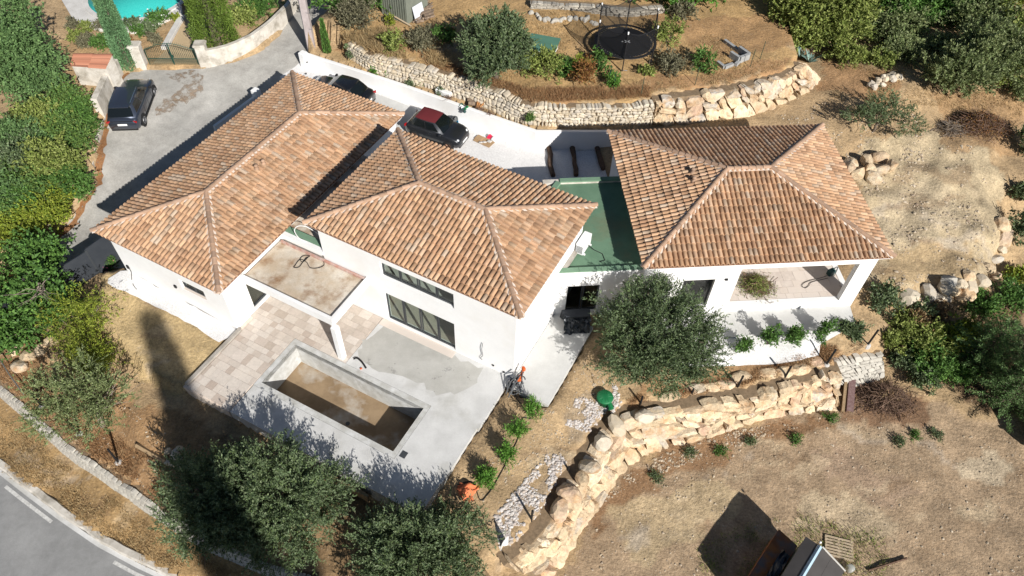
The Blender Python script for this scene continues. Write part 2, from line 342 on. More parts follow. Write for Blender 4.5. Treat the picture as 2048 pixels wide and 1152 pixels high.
# ------------------------------------------------------------------ terrain heights (metres above the terrace)
def PX(lst): return [at(*q) for q in lst]
L1 = [(608, 105, 1.45), (640, 116, 1.45), (800, 167, 1.45), (860, 188, 1.45), (930, 213, 1.45), (1074, 262, 1.45), (1160, 262, 1.45), (1240, 262, 1.45)]
L2 = [(693, 112, 1.4), (737, 139, 1.4), (779, 154, 1.4), (820, 166, 1.4), (862, 175, 1.4), (900, 189, 1.4), (945, 205, 1.4), (987, 221, 1.4), (1023, 238, 1.4), (1054, 247, 1.4), (1085, 251, 1.4), (1147, 252, 1.35), (1200, 252, 1.3), (1250, 250, 1.25), (1306, 246, 1.2), (1400, 243, 1.15), (1500, 231, 1.1), (1545, 216, 1.1), (1590, 197, 1.1), (1628, 180, 1.15)]
L2W = PX(L2); L1W = PX(L1)
LB = [(985, 1175, -2.2), (1090, 1160, -2.2), (1115, 1143, -2.2), (1147, 1084, -2.2), (1185, 1032, -2.2), (1220, 981, -2.2), (1245, 940, -2.2), (1285, 912, -2.2), (1325, 898, -2.2), (1378, 884, -2.2), (1437, 868, -2.2), (1481, 852, -2.2), (1544, 834, -2.2), (1590, 828, -2.2), (1681, 821, -2.2)]
LBT = [(985, 1150, -.65), (1012, 1138, -.62), (1069, 1092, -.6), (1105, 1050, -.58), (1135, 985, -.55), (1168, 945, -.5), (1195, 900, -.5), (1222, 858, -.5), (1265, 832, -.5), (1325, 830, -.5), (1387, 818, -.5), (1444, 806, -.5), (1494, 803, -.5), (1531, 791, -.5), (1584, 773, -.5), (1687, 752, -.55)]
LBW = PX(LB); LBTW = PX(LBT)
RW = [(-120, 680, -1.5), (0, 786, -1.5), (60, 838, -1.5), (120, 893, -1.5), (200, 950, -1.5), (260, 990, -1.5), (330, 1040, -1.5), (420, 1094, -1.5), (520, 1136, -1.5), (640, 1175, -1.5), (800, 1210, -1.5), (1000, 1240, -1.5)]   # wall beside the road
RWW = PX(RW)
TLINE = PX([(693, 86, 2.25), (737, 110, 2.5), (789, 122, 2.52), (852, 139, 2.55), (900, 152, 2.58), (935, 164, 2.6), (968, 174, 2.62), (1003, 187, 2.65), (1040, 207, 2.65), (1065, 213, 2.65), (1106, 215, 2.65), (1180, 216, 2.63), (1245, 216, 2.6), (1310, 209, 2.6)])
TLINE2 = PX([(1308, 205, 2.6), (1360, 196, 2.6), (1419, 189, 2.6), (1459, 183, 2.6), (1519, 170, 2.6), (1569, 157, 2.55), (1608, 140, 2.5), (1612, 126, 2.5)])
def shift(line, d):
    q = resample(np.array([p[:3] for p in line]), .4); t = np.gradient(q[:, :2], axis=0); t /= np.linalg.norm(t, axis=1)[:, None]
    q[:, 0] += t[:, 1]*d; q[:, 1] -= t[:, 0]*d; return list(q)
L1S = shift(L1W, -.32); ABND = shift(TLINE, -.36)+shift(TLINE2, -.6); LBS = shift(LBTW, -.6); RWS = shift(RWW, -.32)
REG = []
def region(poly, pts): REG.append((np.array([q[:2] for q in poly]), np.array(pts)))
GLOB = PX([(700, 60, 2.7), (1700, 200, 1.5), (1800, 150, 1.9), (1950, 100, 2.2), (2048, 0, 3), (1650, 240, 1.1), (1800, 260, .95), (1950, 280, .8), (2040, 330, .2), (1560, 232, 1.1), (1420, 250, 1.1),
  (1750, 380, .5), (1850, 450, .35), (1800, 550, .15), (1950, 430, .25), (1720, 560, .1), (1690, 330, .6), (1880, 330, .55), (1760, 470, .3), (1900, 540, .1), (1650, 300, .8),
  (2030, 560, -1.7), (2060, 450, -1.4), (1900, 650, -1.3), (1830, 650, -.9), (1750, 650, -.4), (1980, 720, -2.1), (1840, 720, -1.6), (1780, 740, -1.9), (1890, 785, -2.1), (1960, 825, -2.2), (1830, 765, -2.05), (2040, 850, -2.3), (1930, 760, -2.1), (1720, 690, -.5),
  (200, 720, -.5), (330, 830, -.7), (440, 835, -.7), (110, 690, -.7), (40, 740, -1.2), (100, 850, -1.45), (200, 925, -1.45), (330, 1020, -1.45), (420, 1075, -1.45), (600, 1140, -1.4), (0, 770, -1.45), (0, 640, -1.3),
  (470, 870, -.8), (700, 1005, -.9), (850, 1060, -.9), (900, 1150, -1.0), (750, 1200, -1.3),
  (950, 900, -.2), (1000, 850, -.12), (1100, 800, -.12), (1050, 1000, -.4), (1150, 900, -.45), (1250, 800, -.4), (1350, 790, -.5), (1450, 765, -.5), (1560, 745, -.5), (1650, 715, -.5), (1030, 800, -.1), (960, 1000, -.35), (1020, 1090, -.55), (1180, 720, -.1), (1130, 640, -.1), (1300, 720, -.12),
  (1500, 660, -.1), (1680, 650, -.15), (1440, 690, -.1), (1600, 680, -.12),
  (0, 0, 1.2), (150, 0, 1.1), (330, 0, 1.0), (420, 60, .9), (200, 100, .9), (100, 200, .9), (50, 350, .6), (0, 450, .2), (170, 300, .7), (520, 0, 1.2)])
GLOB += [np.array(q, float) for q in ((-90, 20, -3), (-90, 90, 4), (0, 110, 9), (90, 100, 6), (90, 30, -4), (0, -40, -6), (60, -40, -6), (-60, -40, -6))]
region([at(-400, 400, -1), at(-100, 560, -1.9)]+RWS+[np.array((6., -10)), np.array((-60., -20))], PX([(q[0], q[1], -2.0) for q in RW]) + [np.array((-60., -20, -3))] + PX([(0, 900, -2.35), (120, 1000, -2.35), (250, 1100, -2.35), (0, 1100, -2.45), (100, 1152, -2.45), (-100, 800, -2.2)]))
region(LBS+[at(1660, 722, -.9), at(1768, 698, -1.2), at(1790, 745, -2), at(1850, 790, -2.1), at(1950, 840, -2.2), at(2250, 860, -2.4), np.array((60., 5)), np.array((40., -25)), np.array((3., -10))],
  PX([(1300, 1000, -2.2), (1700, 900, -2.2), (1900, 1100, -2.25), (1100, 1150, -2.2), (1500, 1100, -2.2), (1800, 820, -2.15), (2000, 900, -2.3), (1700, 780, -2.1)])+LBW+[np.array((40., -25, -3.))])
yard = [W(12.7, -27.6), at(205, 545, .2), at(190, 640, 0), at(300, 745, -.1), at(372, 782, -.1), W(9.0, -20.2), W(12.7, -20.3)]
region(yard, PX([(255, 540, .28), (473, 659, -.06), (210, 560, .22), (372, 778, -.15), (300, 740, -.1), (200, 650, 0), (350, 610, .1)]))
CPTS = PX([(545, 80, .95), (470, 125, .85), (405, 138, .75), (298, 140, .65), (262, 145, .6), (237, 150, .55), (215, 215, .35), (190, 300, 0), (183, 380, -.5), (100, 475, -1.2), (0, 560, -1.8), (600, 20, 1.2), (680, -10, 1.4), (630, 95, .9),
  (820, 300, .3), (960, 300, .2), (1100, 320, .12), (1190, 300, .1), (700, 190, .45), (600, 150, .55), (500, 200, .42), (400, 250, .1), (300, 330, -.3), (230, 400, -.85), (150, 470, -1.25)])
cpoly = L1S[::-1]+[at(632, 92, .9), at(700, -40, 1.4), at(612, -40, 1.4), at(560, 72, .95), at(520, 104, .9), at(470, 125, .85), at(405, 138, .75), at(298, 140, .65), at(262, 145, .6), at(237, 152, .55), at(215, 215, .35), at(192, 300, 0), at(186, 380, -.5), at(95, 478, -1.2), at(0, 550, -1.8), at(-150, 650, -2.3), at(-60, 690, -2.2), at(110, 560, -1.4), W(12.9, -28.6), W(13.5, -27.5), W(26.2, -27.5), W(26.2, -20.5), W(23.1, -20.4), W(23.1, -7.9), V(-8.9, 2.2), V(-5.3, 2.2), V(-5.3, 4.5), V(-5.3, 9.5)]
region(cpoly, CPTS)
region(L1S+ABND[:60][::-1]+[at(690, 92, 1.4), at(655, 78, 1.3), at(628, 98, 1.2)], PX([(700, 140, 1.33), (900, 197, 1.33), (1074, 258, 1.33)]))
agar = ABND+[at(1600, 108, 2.5), at(1580, 60, 2.7), at(1560, -260, 4), at(600, -300, 3.4), at(672, 40, 2.0), at(690, 92, 1.9)]
region(agar, PX([(700, 95, 2.3), (737, 108, 2.5), (852, 137, 2.55), (968, 170, 2.6), (1040, 205, 2.65), (1106, 213, 2.65), (1234, 214, 2.6), (1300, 198, 2.6), (1459, 179, 2.6), (1569, 154, 2.55), (1620, 137, 2.45), (900, 80, 2.8), (1100, 100, 2.8), (1300, 120, 2.8), (1500, 120, 2.75), (700, 0, 2.7), (1000, 0, 3.1), (1300, 20, 3.0), (1150, -100, 4), (1100, 15, 3.3)]))
def idw(P, pts):
    d2 = ((P[:, None, :2]-pts[None, :, :2])**2).sum(2)+.05
    wt = d2**-1.6; return (wt*pts[None, :, 2]).sum(1)/wt.sum(1)
PATIO = [W(9.05, -20.2), W(9.2, -8.1), W(16.05, -7.85), W(16.0, -5.83), W(19.8, -5.83), W(19.8, -7.8), W(16.5, -7.8), W(16.5, -20.4)]
BUILT = [[W(12.5, -27.4), W(12.5, -20.3), W(26.4, -20.3), W(26.4, -27.4)], [W(16.3, -20.5), W(16.3, -7.7), W(23.2, -7.7), W(23.2, -20.5)], [V(-9.5, -4), V(-9.5, 2.3), V(-5.2, 2.3), V(-5.2, -4)], [V(-5.5, -4.4), V(5.5, -4.4), V(5.5, 4.4), V(-5.5, 4.4)]]
ROADP = PX([(-250, 790, -2.42), (0, 931, -2.42), (60, 978, -2.42), (120, 1023, -2.42), (200, 1078, -2.42), (280, 1121, -2.42), (360, 1158, -2.42), (460, 1193, -2.42), (640, 1240, -2.42)])+[np.array((3., -5.)), np.array((-40., -20))]
PLATF = PX([(1690, 280, .8), (1900, 250, .8), (2020, 330, .3), (2020, 470, 0), (1960, 580, 0), (1820, 620, 0), (1730, 600, .1), (1800, 520, .2)])
LOTP = PX([(1200, 1060, -2.2), (1260, 960, -2.2), (1680, 830, -2.2), (2100, 880, -2.3), (2100, 1200, -2.2), (1150, 1200, -2.2)])
def yard_z(P): return idw(np.asarray(P, float), REG[2][1])
def hz(P):
    P = np.atleast_2d(np.asarray(P, float))[:, :2]
    z = idw(P, np.array(GLOB))
    for poly, pts in REG:
        k = inpoly(P, poly)
        if k.any(): z[k] = idw(P[k], pts)
    rough = inpoly(P, PLATF)*1.6+inpoly(P, LOTP)*.35
    z += (vnoise(P, 1.7, 1)-.5)*.10+(vnoise(P, .6, 2)-.5)*.05+rough*((vnoise(P, 1.1, 3)-.5)*.16+(vnoise(P, .5, 4)-.5)*.10)
    for b in BUILT:
        k = inpoly(P, b); z[k] = np.minimum(z[k], -.25)
    k = inpoly(P, cpoly); z[k] -= .07
    k = inpoly(P, ROADP); z[k] = -2.6
    k = inpoly(P, PATIO); z[k] = -.45
    k = inpoly(P, [W(10.4, -18), W(10.4, -10.1), W(13.7, -10.1), W(13.7, -18)]); z[k] = -2.2
    return z
def gp(px, py, dz=0.):
    """where the sight line through a pixel meets the ground"""
    z = 0.
    for _ in range(12):
        q = at(px, py, z); z = .5*z+.5*float(hz(q)[0])
    q = at(px, py, z); q[2] = z+dz; return q
def gz(x, y): return float(hz([(x, y)])[0])
# ground sheet: fine near the photo's field, coarse to the distance
xs = np.r_[-400, -250, -150, -100, np.arange(-75, -47, 3.), np.arange(-46, 46, .22), np.arange(47, 76, 3.), 100, 150, 250, 400]
ys = np.r_[-300, -150, -80, -50, np.arange(-30, 4, 3.), np.arange(5, 66, .22), np.arange(67, 96, 3.), 130, 200, 400]
gx, gy = np.meshgrid(xs, ys); GP = np.stack([gx.ravel(), gy.ravel()], 1)
GZ = hz(GP); far = (np.abs(GP[:, 0]) > 80) | (GP[:, 1] < -40) | (GP[:, 1] > 100)
GV = np.c_[GP, GZ]; nx, ny = len(xs), len(ys)
ii = (np.arange(ny-1)[:, None]*nx+np.arange(nx-1)[None]).ravel()
GG = GZ.reshape(ny, nx)
def hgrid(P):
    P = np.atleast_2d(np.asarray(P, float))[:, :2]; i = np.clip(np.searchsorted(xs, P[:, 0])-1, 0, nx-2); j = np.clip(np.searchsorted(ys, P[:, 1])-1, 0, ny-2)
    u = np.clip((P[:, 0]-xs[i])/(xs[i+1]-xs[i]), 0, 1); v = np.clip((P[:, 1]-ys[j])/(ys[j+1]-ys[j]), 0, 1)
    return (GG[j, i]*(1-u)+GG[j, i+1]*u)*(1-v)+(GG[j+1, i]*(1-u)+GG[j+1, i+1]*u)*v
hz = hgrid
gobj = struct(npmesh('ground', GV, np.stack([ii, ii+1, ii+nx+1, ii+nx], 1), 'ground', smooth=True))
# colour of the soil itself, zone by zone
zc = np.tile(np.array([.40, .30, .19]), (len(GP), 1))
WP = GP+np.c_[(vnoise(GP, 1.3, 5)-.5)*1.3+(vnoise(GP, .45, 6)-.5)*.5, (vnoise(GP, 1.3, 7)-.5)*1.3+(vnoise(GP, .45, 8)-.5)*.5]
def zone(poly, c, strength=1., world=False):
    pw = poly if world else [gp(*q) for q in poly]
    k = inpoly(WP, pw); zc[k] = zc[k]*(1-strength)+np.array(c)*strength
zone(agar, (.42, .29, .15), 1, True)
zone([(640, 110), (760, 115), (900, 150), (1000, 180), (1080, 215), (1300, 200), (1480, 185), (1600, 150), (1560, 120), (1400, 150), (1200, 175), (1050, 185), (900, 120), (760, 80), (690, 80)], (.33, .20, .11), .8)
zone([(1300, 40), (1420, 30), (1600, 60), (1620, 110), (1500, 110), (1380, 90)], (.30, .18, .10), .6)
zone(RWW[1:]+[np.array((6., -10)), np.array((-60., -20)), at(-300, 600, -2)], (.36, .25, .13), 1, True)
zone([(0, 640), (60, 660), (240, 800), (330, 850), (330, 1030), (200, 940), (0, 770)], (.31, .19, .10), .8)
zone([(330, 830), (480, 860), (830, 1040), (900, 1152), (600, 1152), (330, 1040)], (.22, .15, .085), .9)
zone([(210, 560), (300, 600), (470, 670), (420, 800), (330, 800), (200, 680)], (.46, .36, .21), 1)
zone([(980, 860), (1100, 790), (1180, 690), (1230, 760), (1100, 960), (990, 1100), (930, 1000)], (.40, .30, .19), 1)
zone([(1060, 960), (1110, 900), (1140, 960), (1090, 1060), (1000, 1110), (1000, 1040)], (.33, .265, .20), .8)
zone([(1160, 810), (1230, 770), (1240, 830), (1180, 870), (1120, 860)], (.36, .29, .215), .8)
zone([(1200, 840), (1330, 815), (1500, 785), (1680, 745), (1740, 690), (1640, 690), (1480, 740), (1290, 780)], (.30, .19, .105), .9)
zone(LBW+[at(1720, 770, -2.1), at(1850, 800, -2.1), at(2200, 860, -2.3), np.array((40., -25)), np.array((3., -10))], (.365, .28, .20), 1, True)
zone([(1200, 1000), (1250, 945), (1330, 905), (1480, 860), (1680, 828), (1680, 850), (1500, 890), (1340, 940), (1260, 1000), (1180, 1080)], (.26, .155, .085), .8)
zone([(1230, 1000), (1450, 950), (1500, 1010), (1380, 1100), (1250, 1120)], (.47, .385, .26), .8)
zone([(1620, 980), (1760, 1000), (1800, 1060), (1700, 1070), (1600, 1020)], (.50, .42, .31), .8)
zone([(1900, 930), (1990, 890), (2040, 930), (1990, 970), (1920, 970)], (.54, .47, .37), .8)
zone([(1640, 900), (1800, 930), (1850, 1000), (1760, 1000), (1650, 960)], (.36, .27, .21), .6)
zone([(1700, 300), (1900, 260), (2000, 330), (2010, 460), (1960, 560), (1800, 610), (1720, 560)], (.455, .385, .275), 1)
zone([(1760, 380), (1880, 360), (1930, 440), (1860, 500), (1770, 470)], (.50, .43, .32), .8)
zone([(1780, 500), (1960, 500), (1900, 600), (1740, 600)], (.40, .30, .18), .7)
zone([(1630, 120), (1800, 140), (1800, 210), (1640, 190)], (.36, .22, .12), .8)
zone([(1860, 180), (2048, 180), (2048, 320), (1900, 300)], (.34, .22, .12), .7)
zone([(625, 105), (700, 110), (1000, 240), (1180, 258), (1070, 258), (800, 165)], (.42, .31, .18), 1)
zone([(100, 80), (250, 90), (300, 60), (420, 40), (420, 130), (240, 130), (100, 200)], (.44, .31, .18), 1)
zone([(1690, 770), (1760, 770), (1850, 800), (1840, 850), (1690, 830)], (.22, .13, .08), .8)
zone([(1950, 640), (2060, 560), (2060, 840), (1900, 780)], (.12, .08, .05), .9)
rz_ = np.random.default_rng(33)
for cx, cy in ((1350, 1000), (1450, 930), (1560, 960), (1700, 870), (1750, 960), (1850, 930), (1950, 1010), (1900, 1080), (1820, 1050), (1620, 900), (1280, 1090), (1400, 1060), (2000, 950), (1540, 900), (1780, 400), (1850, 380), (1820, 460), (1900, 420), (1880, 500), (1780, 540), (1930, 360), (1100, 870), (1000, 930), (1080, 900), (260, 680), (330, 720), (900, 120), (1150, 100), (1450, 150), (100, 960), (240, 1040), (60, 900)):
    for _ in range(2):
        ax, ay = cx+rz_.normal(0, 30), cy+rz_.normal(0, 18); rx, ry, ph_ = rz_.uniform(18, 60), rz_.uniform(5, 14), rz_.uniform(-.5, .5)
        pl_ = [(ax+rx*math.cos(t)*math.cos(ph_)-ry*math.sin(t)*math.sin(ph_), ay+rx*math.cos(t)*math.sin(ph_)+ry*math.sin(t)*math.cos(ph_)) for t in np.linspace(0, 5.9, 12)]
        zone(pl_, ((.24, .16, .10), (.50, .42, .31), (.30, .22, .15), (.43, .39, .35))[rz_.integers(4)], .45)
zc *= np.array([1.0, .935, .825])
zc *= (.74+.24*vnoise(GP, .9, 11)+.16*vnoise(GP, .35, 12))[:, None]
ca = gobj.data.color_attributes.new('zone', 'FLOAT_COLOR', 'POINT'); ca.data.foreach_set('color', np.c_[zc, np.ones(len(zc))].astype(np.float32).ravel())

# ------------------------------------------------------------------ driveway, court, road
def sheet(name, poly, mt, dz=.03, step=.5, zf=None, parent=None):
    """flat-lying sheet: the outline cut into a fine grid that follows the ground"""
    poly = np.array([q[:2] for q in poly]); bm = bmesh.new()
    f = bm.faces.new([bm.verts.new((x, y, 0)) for x, y in poly]); bmesh.ops.triangulate(bm, faces=[f])
    for ax in (0, 1):
        for c in np.arange(math.floor(poly[:, ax].min()/step)*step, poly[:, ax].max()+step, step):
            bmesh.ops.bisect_plane(bm, geom=bm.verts[:]+bm.edges[:]+bm.faces[:], plane_co=(c, c, 0), plane_no=(1-ax, ax, 0))
    vs = np.array([v.co[:2] for v in bm.verts]); z = (zf(vs) if zf else hz(vs))+dz
    for v, q in zip(bm.verts, z): v.co.z = q
    bmesh.ops.recalc_face_normals(bm, faces=bm.faces)
    if sum(f.normal.z for f in bm.faces) < 0: bmesh.ops.reverse_faces(bm, faces=bm.faces)
    me = bpy.data.meshes.new(name); bm.to_mesh(me); bm.free(); return link(name, me, mt, parent, True)
def drive_z(P): return idw(np.asarray(P, float), np.array(CPTS))
def wob(line, amp, step, seed):
    r = np.random.default_rng(seed); q = resample(line, step); q[1:-1, :2] += r.normal(0, amp, (len(q)-2, 2)); return list(q)
drive = [W(26.6, -27.9), W(13.6, -27.9), at(112, 548, -1.4), at(-60, 690, -2.2), at(-150, 650, -2.3)] + wob([at(0, 552, -1.8), at(95, 480, -1.2), at(186, 382, -.5), at(192, 300, 0), at(215, 217, .35), at(240, 153, .55)], .06, .4, 3) + [at(262, 146, .6), at(298, 141, .65), at(405, 139, .75), at(470, 126, .85), at(520, 105, .9), at(560, 73, .95), at(612, -40, 1.4), at(705, -40, 1.4), at(640, 80, .95), at(612, 112, .75), at(601, 125, .68), at(560, 155, .55)]
struct(sheet('driveway', drive, 'drive_asphalt', .05, .5, drive_z))
court = [at(601, 125, .68)]+[np.array([q[0]-.05, q[1]-.1, 0]) for q in L1W[1:]]+[V(-5.2, 8.4), V(-5.2, 2.4), V(-8.9, 2.4), W(23.2, -7.9), W(23.2, -20.4), W(26.4, -20.4), W(26.6, -27.9), at(560, 155, .55)]
struct(sheet('gravel_court', court, 'gravel_white', .055, .5, drive_z))
apron = [W(26.5, -20.2), W(26.6, -22.5), at(700, 170, .5), at(850, 225, .4), at(905, 262, .3), at(885, 300, .3), W(24.6, -17.5), W(23.2, -17.6), W(23.2, -20.3)]
struct(sheet('concrete_apron', apron, 'concrete_new', .075, .5, drive_z))
lit = [at(0, 556, -1.8), at(95, 483, -1.2), at(188, 383, -.5), at(196, 300, 0), at(219, 217, .35), at(243, 155, .55), at(262, 147, .6), at(232, 180, .45), at(215, 260, .2), at(208, 310, 0), at(200, 370, -.4), at(170, 420, -.8), at(110, 495, -1.25), at(40, 550, -1.6), at(0, 580, -1.8)]
struct(sheet('leaf_litter', wob(lit+[lit[0]], .07, .3, 9)[:-1], 'leaf_litter', .075, .5, drive_z))
for k, pl in enumerate(([(330, 150), (400, 142), (412, 165), (395, 190), (352, 215), (340, 200), (370, 175)], [(315, 215), (360, 180), (372, 195), (335, 235), (312, 235)])):
    q = [at(*c, float(drive_z([at(*c, .3)])[0])) for c in pl]
    struct(sheet('mud_stain', wob(q+[q[0]], .10, .3, 20+k)[:-1], 'mud' if k < 2 else 'leaf_litter', .068+.003*k, .5, drive_z))
gs = [W(12.62, -27.2), W(12.62, -20.5), at(470, 672, -.05), at(438, 685, -.06), at(400, 660, .03), at(340, 628, .1), at(280, 598, .17), at(232, 579, .23), at(214, 567, .25), at(222, 552, .27), at(248, 540, .28)]
struct(sheet('gravel_strip', wob(gs+[gs[0]], .03, .35, 11)[:-1], 'gravel_white', .07, .4, yard_z))
gb = [V(-4.6, -5.9, 0), V(5.2, -5.5), gp(1640, 690), gp(1637, 712), gp(1600, 722), gp(1480, 733), gp(1430, 733), gp(1380, 735), gp(1330, 730)]
struct(sheet('gravel_bed', gb, 'gravel_white', .06, .5))
# lower road: asphalt strip, kerb, broken edge line
ROADZ = -2.42
kerb = PX([(-200, 815, ROADZ), (0, 938, ROADZ), (60, 985, ROADZ), (120, 1030, ROADZ), (200, 1085, ROADZ), (280, 1128, ROADZ), (360, 1165, ROADZ), (460, 1200, ROADZ), (640, 1250, ROADZ)])
kr = resample(kerb, .5)
nrm = np.gradient(kr[:, :2], axis=0); nrm /= np.linalg.norm(nrm, axis=1)[:, None]; nrm = np.c_[-nrm[:, 1], nrm[:, 0]]
if (nrm[0] @ np.array([1, 1.])) < 0: nrm = -nrm
def strip(name, o0, o1, z0, z1, mt, s=slice(None), parent=None):
    b = MB(); a = kr[s]; n = nrm[s]; k = len(a)
    vs = [(*(a[i, :2]+n[i]*o0), z0) for i in range(k)]+[(*(a[i, :2]+n[i]*o1), z1) for i in range(k)]
    b.add(vs, [(i, i+1, k+i+1, k+i) for i in range(k-1)])
    o = b.build(name, mt, parent)
    bm = bmesh.new(); bm.from_mesh(o.data); bmesh.ops.recalc_face_normals(bm, faces=bm.faces)
    if sum(f.normal.z for f in bm.faces) < 0: bmesh.ops.reverse_faces(bm, faces=bm.faces)
    bm.to_mesh(o.data); bm.free(); return o
road = struct(strip('road', -9, .02, ROADZ, ROADZ, 'asphalt'))
for i in range(2, len(kr)-4, 13):
    strip('edge_line', -.45, -.31, ROADZ+.006, ROADZ+.006, 'road_paint', slice(i, i+7), road)
strip('gutter', -.18, 0, ROADZ+.005, ROADZ+.012, 'concrete', parent=road)
kb = MB(); k = len(kr); J = np.random.default_rng(4).normal(0, .02, (k, 2))
prof = [(0, -.1), (0, .14), (.06, .17), (.30, .16), (.36, .05), (.36, -.2)]
kb.add([(*(kr[i, :2]+nrm[i]*(o+J[i, 0])), ROADZ+h+J[i, 1]*.6) for i in range(k) for o, h in prof], [(i*6+j, (i+1)*6+j, (i+1)*6+j+1, i*6+j+1) for i in range(k-1) for j in range(5)])
struct(kb.build('kerb', 'old_render'))
# ------------------------------------------------------------------ the villa
villa = thing('villa', 'white villa with three hipped clay tile roofs and flat roofed links', 'villa', W(18, -14, 0))
SL = .294
PITCH_T, ROW, TLEN = .228, .365, .43
prof = [(-.5, .0), (-.465, .044), (-.37, .078), (-.2, .093), (-.04, .094), (.12, .081), (.26, .049), (.345, .006), (.42, -.010), (.5, .0)]
TP = []          # (roof, mesh verts world, matrix or None, score)
def tile_grid():
    vs = []; NP = len(prof)
    for j, (y, lift, tap) in enumerate(((-.0, .045, 1.0), (TLEN, .0, .88))):
        for x, h in prof: vs.append((x*PITCH_T*tap if -.45 < x < .3 else x*PITCH_T, y, h+lift))
    for x, h in prof: vs.append((x*PITCH_T, .004, h+.045-.036))
    fs = [(i, i+1, NP+i+1, NP+i) for i in range(NP-1)]+[(2*NP+i, 2*NP+i+1, i+1, i) for i in range(NP-1)]
    return np.array(vs), fs
TV, TF = tile_grid()
def roof(c, du, L, Wd, ze, label):
    c = np.array(c); u = np.array(du); v = np.array([-u[1], u[0]])
    rp = MB(); H = SL*Wd/2
    cs = [c+a*L/2*u+b*Wd/2*v for a, b in ((-1, -1), (1, -1), (1, 1), (-1, 1))]
    r0, r1 = c-(L-Wd)/2*u, c+(L-Wd)/2*u
    zb = ze-.035
    vs = [(*q, zb) for q in cs]+[(*r0, zb+H), (*r1, zb+H)]+[(*q, zb-.06) for q in cs]
    rp.add(vs, [(0, 1, 5, 4), (1, 2, 5), (2, 3, 4, 5), (3, 0, 4), (9, 8, 7, 6)]+[(i, 6+i, 6+(i+1) % 4, (i+1) % 4) for i in range(4)])
    rf = rp.build('roof', 'underlay', villa); rf['label'] = label
    s = MB(); q = [c+a*(L/2-.06)*u+b*(Wd/2-.06)*v for a, b in ((-1, -1), (1, -1), (1, 1), (-1, 1))]
    s.prism(q, zb-.16, zb-.062); s.build('soffit', 'render_white', rf)
    for k in range(4):
        P0 = cs[k]; t = cs[(k+1) % 4]-P0; El = np.linalg.norm(t); t = t/El; n = np.array([-t[1], t[0]])
        nc = int(round(El/PITCH_T)); p = El/nc
        M = np.array([[t[0], n[0], 0], [t[1], n[1], 0], [0, 0, 1]])
        for i in range(nc):
            s0 = (i+.5)*p; ro = -.05; row = 0
            while ro < Wd/2:
                if s0+p*.5 > ro and s0-p*.5 < El-ro:
                    d = TV.copy(); d[:, 0] += s0+rng.normal(0, .004); d[:, 1] += ro+rng.normal(0, .006); d[:, 2] += rng.normal(0, .003)
                    full = d[:, 0].min() >= ro+TLEN and d[:, 0].max() <= El-ro-TLEN and ro+TLEN < Wd/2
                    d[:, 1] = np.minimum(d[:, 1], Wd/2)
                    rr = np.maximum(d[:, 1], 0)
                    d[:, 0] = np.clip(d[:, 0], np.minimum(rr, El/2), np.maximum(El-rr, El/2))
                    if np.ptp(d[:, 0]) > .05:
                        z = ze+SL*d[:, 1]+d[:, 2]
                        wv = np.c_[P0+d[:, :1]*t+d[:, 1:2]*n, z]
                        cen = wv.mean(0); tc_ = np.array([0, 0, HC])-cen; dist = np.linalg.norm(tc_)
                        nn = np.array([-n[0]*SL, -n[1]*SL, 1]); sc = (nn @ tc_)/dist**3
                        TP.append((rf, wv, sc if full else -1, M, np.array([*(P0+(s0)*t+ro*n), ze+SL*ro])))
                ro += ROW*math.cos(math.atan(SL))
    # hip and ridge caps on a mortar bed
    for A, B in [((*cs[0], ze), (*r0, ze+H)), ((*cs[3], ze), (*r0, ze+H)), ((*cs[1], ze), (*r1, ze+H)), ((*cs[2], ze), (*r1, ze+H)), ((*r0, ze+H), (*r1, ze+H))]:
        A, B = np.array(A), np.array(B); ln = np.linalg.norm(B-A); d = (B-A)/ln
        sd_ = np.cross(d, (0, 0, 1)); sd_ /= np.linalg.norm(sd_); up = np.cross(sd_, d)
        mb = MB(); w_ = .205; e_ = .045
        mb.add([A+sd_*w_+up*e_, A+up*.10, A-sd_*w_+up*e_, B+sd_*w_+up*e_, B+up*.10, B-sd_*w_+up*e_, A-up*.06, B-up*.06], [(0, 1, 4, 3), (1, 2, 5, 4), (2, 6, 7, 5), (6, 0, 3, 7), (0, 6, 2, 1), (3, 4, 5, 7)])
        mb.build('hip_mortar', 'mortar', rf)
        nk = int(round(ln/.36)); st = ln/nk
        for i in range(nk):
            b0 = A+d*(i*st-.05); b1 = A+d*((i+1)*st+.02); cap = MB(); vs = []
            for q, rr, lf in ((b0, .120, .075), (b1, .102, .055)):
                for j in range(7):
                    an = math.pi*j/6; vs.append(q+sd_*rr*math.cos(an)+up*(rr*.95*math.sin(an)+lf))
            for j in range(7):
                an = math.pi*j/6; vs.append(b0+sd_*.105*math.cos(an)+up*(.105*.9*math.sin(an)+.05))
            cap.add(vs, [(j, j+1, 7+j+1, 7+j) for j in range(6)]+[(14+j, 14+j+1, j+1, j) for j in range(6)])
            cap.build('ridge_tile', 'ridge_tile', rf)
    return rf
roofs = [roof((-12.833, 27.965), E1, 14.352, 7.516, 3.225, 'long clay tile roof over the single storey wing'),
         roof((-2.767, 23.422), E2, 10.603, 7.295, 5.081, 'clay tile roof over the two storey block'),
         roof((10.903, 27.076), F1, 11.477, 9.375, 3.953, 'clay tile roof over the wing with the covered terrace')]
order = sorted(range(len(TP)), key=lambda i: -TP[i][2]); chosen = set(order[:300])
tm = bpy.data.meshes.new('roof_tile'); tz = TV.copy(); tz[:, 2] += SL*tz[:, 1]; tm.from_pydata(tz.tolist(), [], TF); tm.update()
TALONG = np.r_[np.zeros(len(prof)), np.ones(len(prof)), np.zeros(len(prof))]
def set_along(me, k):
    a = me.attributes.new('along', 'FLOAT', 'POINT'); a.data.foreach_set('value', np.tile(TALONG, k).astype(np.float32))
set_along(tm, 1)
tm.materials.append(MATS['roof_tile'])
